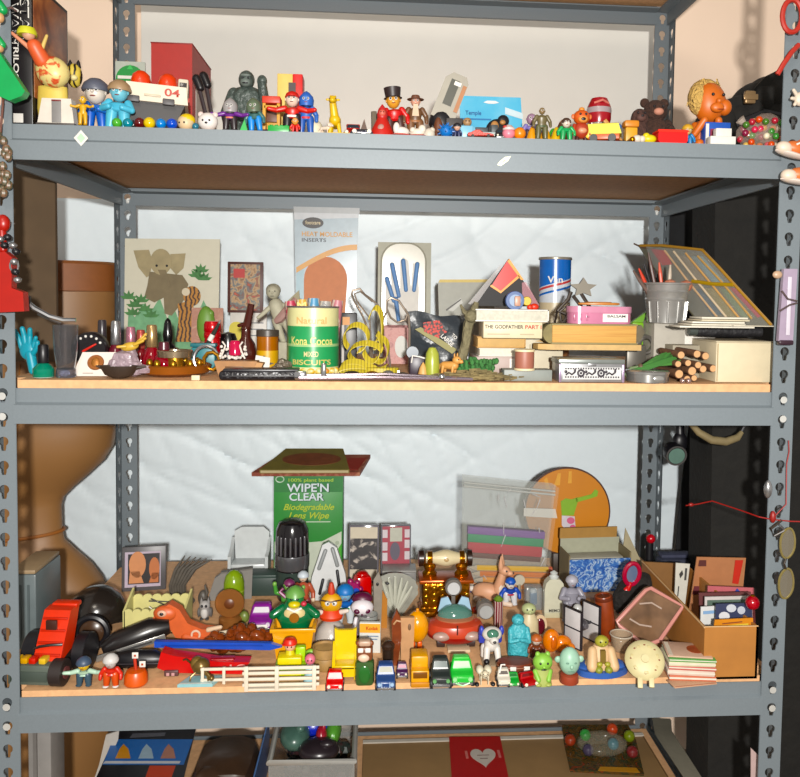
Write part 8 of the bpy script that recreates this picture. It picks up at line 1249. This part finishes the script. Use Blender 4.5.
t = face('cord_loop', 'red looped cord hung at the top of right post', 'cord', 790, 20, -.015); t.p('loop', RC, G().t([(-8+0*i, 0, 0) if False else (2+10*cos(a), 0, 4+16*sin(a)) for i, a in enumerate([2*pi*i/22 for i in range(22)])], 2.6, 8, closed=True)); t.p('tail', RC, G().t([(10, 0, -24), (2, -2, -32), (-6, -2, -44), (-11, 0, -54)], 2.6)); t.p('hook', SILV, G().t([(2, 0, 20), (2, 8, 22), (2, 14, 22)], 1.2))
t = face('eyeglasses', 'pair of folded eyeglasses hanging on the right post, lower bay', 'eyeglasses', 786, 560, -.02); FR = M('#3a3026', .35)
for z, nm in ((17, 0), (-24, 1)):
    q = t.p('rim', M('#a89860', .3, .5), G().t([(1+7.5*cos(a), 0, z+15*sin(a)*(1+.08*sin(2*a))) for a in [2*pi*i/24 for i in range(24)]], 1.2, 6, closed=True)); q.p('lens', GLASS('#8c8474', .6), G().pr(disc(1, z, 7, 22, 14.4), -.4, .8))
t.p('bridge', FR, G().t([(0, 0, 2), (-3, -2, -3), (0, 0, -9)], 1.2)); t.p('temple', FR, G().t([(-3, 0, 30), (-12, 2, 24), (-14, 6, 30), (-2, 8, 38)], 1.4)); t.p('hook', SILV, G().t([(-3, 0, 31), (-3, 10, 33), (-3, 14, 33)], 1.2))
t = face('eyeglasses', 'narrow grey reading glasses hanging on right post, middle bay', 'eyeglasses', 787, 305, -.02, ); GL = M('#b8a8b8', .25, .3)
t.p('case_panel', M('#b0a0b4', .2), G().pr([(-6, 36), (8, 36), (6, -38), (-9, -36)], -3, 5)); t.p('shine', M('#e4dce8', .1), G().b(0, -3.6, -30, 4, .8, 58, .2)); t.p('base_cap', M('#3a2430', .3), G().b(-1, -1, -40, 15, 7, 5, 1.5)); t.p('bridge_wire', M('#5c4c4c', .3), G().t([(-8, -4, 14), (-2, -5, 6), (8, -4, 4)], 1).t([(-9, -4, -6), (0, -5, 0), (8, -4, 2)], 1)); t.p('nose_clip', M('#c8a88c', .4), G().e(-12, -2, 30, 5, 3, 4)); t.p('hook', SILV, G().t([(0, 2, 30), (0, 9, 32), (0, 14, 32)], 1.2))
RC = M('#9c2420', .45)
t = face('red_wire', 'thin red wire stretched across the black cloth to right post', 'wire', 760, 515, .02); X = lambda px: px-760; Z = lambda py: 515-py
t.p('wire', RC, G().t([(X(708), 60, Z(521)), (X(716), 50, Z(517)), (X(728), 40, Z(511)), (X(744), 4, Z(512)), (X(752), -14, Z(513)), (X(764), -16, Z(515)), (X(783), -16, Z(517)), (X(800), -18, Z(517))], .7)); t.p('knot', RC, G().e(X(764), -18, Z(512), 3, 3, 6)); t.p('knot', RC, G().e(X(712), 56, Z(519), 3, 2, 2)); t.p('clasp', SILV, G().e(X(757), -20, Z(484), 4, 4, 9)); t.p('upper_wire', RC, G().t([(X(778), -16, Z(437)), (X(779), -16, Z(448)), (X(777), -16, Z(460)), (X(778), -16, Z(500)), (X(766), -17, Z(512))], .6))
# webcam-like lamp under the middle shelf
t = at3('clip_light', 'small black clip lamp hanging under middle shelf, right', 'lamp', P(674, 453, .42), sc=.0019); t.p('head', BLK, G().l([(11, -8), (12, -6), (12, 4), (9, 12), (5, 14)], 0, 0, 0, 24, ax='y').rotall('x', 12)); t.p('lens', M('#6c8c80', .08), G().l([(9.6, -9), (9, -8.2)], 0, 0, 0, 22, ax='y').rotall('x', 12)); t.p('bezel', M('#5c5a58', .3), G().t([(11.2*cos(a), -8.6, 11.2*sin(a)) for a in [2*pi*i/24 for i in range(24)]], 1, 6, closed=True).rotall('x', 12)); t.p('arm', BLK, G().e(9, 6, 12, 9, 7, 12).cap((9, 6, 16), (9, 8, 30), 5, 5))
t = at3('beige_strap', 'curved beige padded strap hanging below the middle shelf', 'strap', P(718, 436, .25), sc=.0018); t.p('strap', M('#8c7c58', .7, n=.1), G().t([(-31, 2, 14), (-22, 0, 4), (-8, -2, -4), (8, -2, -6), (22, 0, -2), (28, 2, 4)], [3, 4, 4.6, 4.6, 4, 2.4], 10)); t.p('end_cord', BLK, G().t([(-30, 2, 12), (-36, 4, 20), (-36, 6, 30)], 2)); t.p('end_cord', BLK, G().t([(27, 2, 3), (34, 4, 16), (36, 6, 30)], 2))
# ------------------------------------------------------------------ the lowest shelf
zb0 = .2-.004+.0006
zt_ = P(500, 737, .58).z; cl, cr_ = max(P(345, 737, .58).x, P(354, 762, .18).x+.012), P(642, 737, .58).x
t = at3('carton', 'large flat-topped brown cardboard carton on the lowest shelf', 'carton', ((cl+cr_)/2, .31, zb0), sc=1); hh = zt_-zb0
t.p('body', M('#b08a5a', .75, n=.06, sc=20), G().b(0, 0, 0, cr_-cl, .54, hh, .002)); t.p('tape_strip', M('#dad2c4', .5), G().b(0, .262, hh, cr_-cl, .012, .003, 0)); t.p('flap_seam', M('#7c5c38', .7), G().b((cr_-cl)/2-.002, 0, hh-.002, .003, .53, .003, 0)); zc0 = zt_+.0006
def onc(px, py): return onz(px, py, zc0)
def flatq(t, nm, mt, pts, th, z=0): 
    return t.p(nm, mt, G().pr([((onc(a, b_)-t.o.location).x, (onc(a, b_)-t.o.location).y) for a, b_ in pts], z, th, 'z'))
o = onc(482, 760); t = at3('greeting_card', 'red card with a white heart lying on the cardboard carton', 'card', o, sc=1); flatq(t, 'card', M('#b81c1c', .5), [(453, 800), (513, 800), (500, 737.5), (449, 738)], .003)
cx, cy = onc(483, 756).x-o.x, onc(483, 758).y-o.y; hs = [(.028*16*sin(a)**3/16, .026*(13*cos(a)-5*cos(2*a)-2*cos(3*a)-cos(4*a))/16) for a in [2*pi*i/40 for i in range(40)]]
t.p('printed_heart', M('#d8ccc0', .5), G().pr([(cx+x*1.05, cy+y*1.6) for x, y in hs], .003, .0006, 'z')); t.p('printed_line', M('#8c7870', .5), G().b(cx, cy+.005, .0036, .028, .003, .0004, 0).b(cx, cy-.008, .0036, .018, .003, .0004, 0)); 
for sx in (-1, 1): t.p('printed_scroll', M('#d87c74', .5), G().b(cx+sx*.038, cy+.01, .003, .006, .03, .0005, 0))
o = onc(602, 752); t = at3('bead_bag', 'clear bag of big coloured marbles on the cardboard carton', 'bag', o, sc=1); flatq(t, 'bag', MP('noise', ['#3a2c1c', '#6c4a1c', '#2c3c24', '#8c3c1c'], 40, .25), [(570, 772), (644, 776), (636, 742), (628, 726.5), (562, 726.5), (564, 745)], .005); t.p('film', CLEAR('#d8d0b8', .15), G().e(0, .0, .021, .06, .045, .0205)); flatq(t, 'yellow_label', M('#c88c14', .4), [(598, 773), (640, 775), (636, 770), (600, 769)], .0056)
for i, (a, b_, c, nm) in enumerate(((585, 743, '#3c9c44', 'green'), (612, 737, '#c84c2c', 'orange-red'), (613, 752, '#3c7c8c', 'teal'), (588, 758, '#4a4258', 'dusky violet'), (632, 760, '#7c2c2c', 'maroon'), (570, 748, '#9c3c24', 'rust'), (629, 744, '#7c8c24', 'olive'))):
    q = onc(a, b_); q = at3('marble', f'{nm} marble in the clear bag on the carton', 'marble', (q.x, q.y, q.z+.0056), g='marbles in the bag', sc=1); q.p('ball', M(c, .1), G().e(0, 0, .014, .0135, .0135, .0135))
# left part below
t = at3('dvd_box', 'black and blue printed box leaning on the lowest shelf', 'box', (P(160, 735, .45).x, .46, zb0), sc=1); zt2 = P(160, 730, .5).z
pl = plate
Yd = lambda a, b_: .52-(b_-728)*.0035
pl(t, 'panel', M('#15131a', .35), [(86, 800), (178, 800), (196, 727), (119, 727)], Yd, .01); pl(t, 'blue_band', M('#2c6cb8', .4), [(103, 764), (184, 764), (193, 739), (113, 739)], Yd, .002, -.003)
for a, c in ((123, '#d8942c'), (146, '#a8c0d0'), (168, '#b8806c')): pl(t, 'printed_figure', M(c, .4), [(a-7, 757), (a+8, 757), (a+6, 748), (a+1, 743), (a-3, 748)], Yd, .002, -.0055)
pl(t, 'white_strip', M('#d8d8dc', .4), [(104, 762), (180, 762), (181, 760), (106, 760)], Yd, .002, -.0055); pl(t, 'red_patch', M('#c84424', .4), [(146, 776), (172, 776), (176, 765), (150, 765)], Yd, .002, -.004); pl(t, 'title_mark', M('#585860', .4), [(130, 737), (165, 735), (166, 732), (133, 733)], Yd, .002, -.004)
t.p('back_prop', M('#211d22', .5), G().b(-.04, .1, 0, .08, .05, zt2-zb0-.04, .004))
t = at3('paper_flap', 'white curled paper sheet standing left of the printed box', 'paper', (P(104, 750, .45).x, .45, zb0), sc=1); pl(t, 'paper', M('#cfcac2', .6), [(92, 800), (99, 765), (106, 735), (119, 731), (118, 740), (104, 772), (98, 800)], .45, .004)
t = at3('brown_bag', 'dark brown crumpled plastic bag beside the printed box', 'bag', (P(225, 760, .36).x, .38, zb0), sc=1); zz1 = P(222, 731, .45).z-zb0; BBG = M('#4a3628', .3, n=.3, sc=14, bump=.6)
t.p('bag', BBG, G().b(0, 0, 0, .135, .17, zz1, .045).e(-.02, -.05, zz1*.5, .05, .05, zz1*.46).e(.025, -.045, zz1*.45, .04, .05, zz1*.42)); t.p('crease', M('#7c6a58', .2), G().t([(-.02, -.12, zz1*.55), (.0, -.125, zz1*.68), (-.005, -.115, zz1*.8)], .004))
t = at3('blue_strip', 'thin blue edge of a folder between brown bag and bin', 'folder', (P(262, 760, .4).x, .36, zb0), sc=1); t.p('sheet', M('#5c84c0', .4), G().b(0, 0, 0, .003, .3, P(262, 745, .4).z-zb0, 0)); t.p('spine', M('#3c64a0', .4), G().b(0, -.15, 0, .005, .003, P(262, 745, .4).z-zb0, 0))
# clear bin
bz = P(310, 762, .18).z; bl, br = P(269, 762, .18).x, P(354, 762, .18).x; bxm = (bl+br)/2; bw2 = br-bl
t = at3('clear_bin', 'clear plastic bin with a thick frosted rim', 'bin', (bxm, .33, zb0), sc=1); hb2 = bz-zb0; CBN = CLEAR('#c0c0bc', .35)
t.p('front_wall', CBN, G().b(0, -.15, 0, bw2, .003, hb2, 0)); t.p('back_wall', CBN, G().b(0, .15, 0, bw2, .003, hb2, 0)); t.p('side_wall', CBN, G().b(-bw2/2, 0, 0, .003, .3, hb2, 0)); t.p('side_wall', CBN, G().b(bw2/2, 0, 0, .003, .3, hb2, 0)); t.p('rim', M('#a8a6a0', .35), G().t([(-bw2/2, -.15, hb2), (bw2/2, -.15, hb2), (bw2/2, .15, hb2), (-bw2/2, .15, hb2)], .006, closed=True)); t.p('bottom', CBN, G().b(0, 0, 0, bw2, .3, .003, 0))
for i, (px, Y, c, lb, rx_) in enumerate(((312, .33, '#2434c0', 'royal blue toy piece on top in the clear bin', (.045, .05, .028)), (290, .28, '#4c6c60', 'grey-green toy piece at left in the clear bin', (.03, .045, .024)), (335, .38, '#a8582c', 'orange-brown toy piece at right back in the bin', (.02, .04, .03)), (338, .3, '#5ca03c', 'lime toy piece at right in the clear bin', (.016, .04, .022)), (320, .23, '#2c2428', 'black tangled toy piece at front in the bin', (.04, .035, .02)), (323, .26, '#a82434', 'small red toy piece in middle of the bin', (.012, .02, .026)))):
    q = at3('toy_piece', lb, 'toy piece', (P(px, 750, Y).x*.8+bxm*.2, Y, zb0+hb2-.026), g='toy pieces in the bin', sc=1); q.p('piece', M(c, .3, n=.15), G().e(0, 0, rx_[2], *rx_)); q.p('knob', M(c, .35), G().e(rx_[0]*.4, -rx_[1]*.3, rx_[2]*1.9, rx_[0]*.35, rx_[1]*.3, rx_[2]*.4))
t = at3('filler', 'dark mixed toy pieces filling the clear bin', 'toy pieces', (bxm, .33, zb0+.0036), sc=1); t.o['kind'] = 'stuff'; g = G(); random.seed(14)
for i in range(90): g.e(random.uniform(-bw2/2+.02, bw2/2-.02), random.uniform(-.125, .125), random.uniform(.02, hb2-.045), .017, .017, .017, 6, 4)
t.p('pieces', MP('noise', ['#1c1a20', '#2c3a34', '#4a2c2c', '#202040'], 30, .35), g)
t = at3('grey_flap', 'pale grey board slanting beside the cardboard carton', 'board', (P(668, 730, .58).x, .4, zb0), sc=1); Yg = lambda a, b_: .5-(b_-718)*.0055
pl(t, 'board', M('#9c9684', .6), [(653, 719), (671, 720), (672, 731), (710, 790), (692, 790), (656, 736)], Yg, .006); pl(t, 'white_corner', M('#d0d0ca', .5), [(653, 719), (671, 720), (671, 730), (655, 730)], Yg, .002, -.003)
t = at3('paper_strip', 'pinkish white paper strip standing by the right post', 'paper', (P(757, 760, .03).x, .03, zb0), sc=1); pl(t, 'strip', M('#d0b4b0', .6), [(751, 800), (761, 800), (760, 757), (751, 748)], .03, .002); 
t = at3('beige_board', 'grey-beige upright panel behind the lowest left post', 'panel', (P(36, 750, .1).x+.018, .10, zb0), sc=1); t.p('panel', M('#8c8884', .6), G().b(0, 0, 0, .038, .06, P(36, 733, .1).z-zb0+.02, .003)); t.p('ridge', M('#74706c', .6), G().b(-.006, -.032, 0, .006, .004, P(36, 733, .1).z-zb0+.02, 0))
finish()
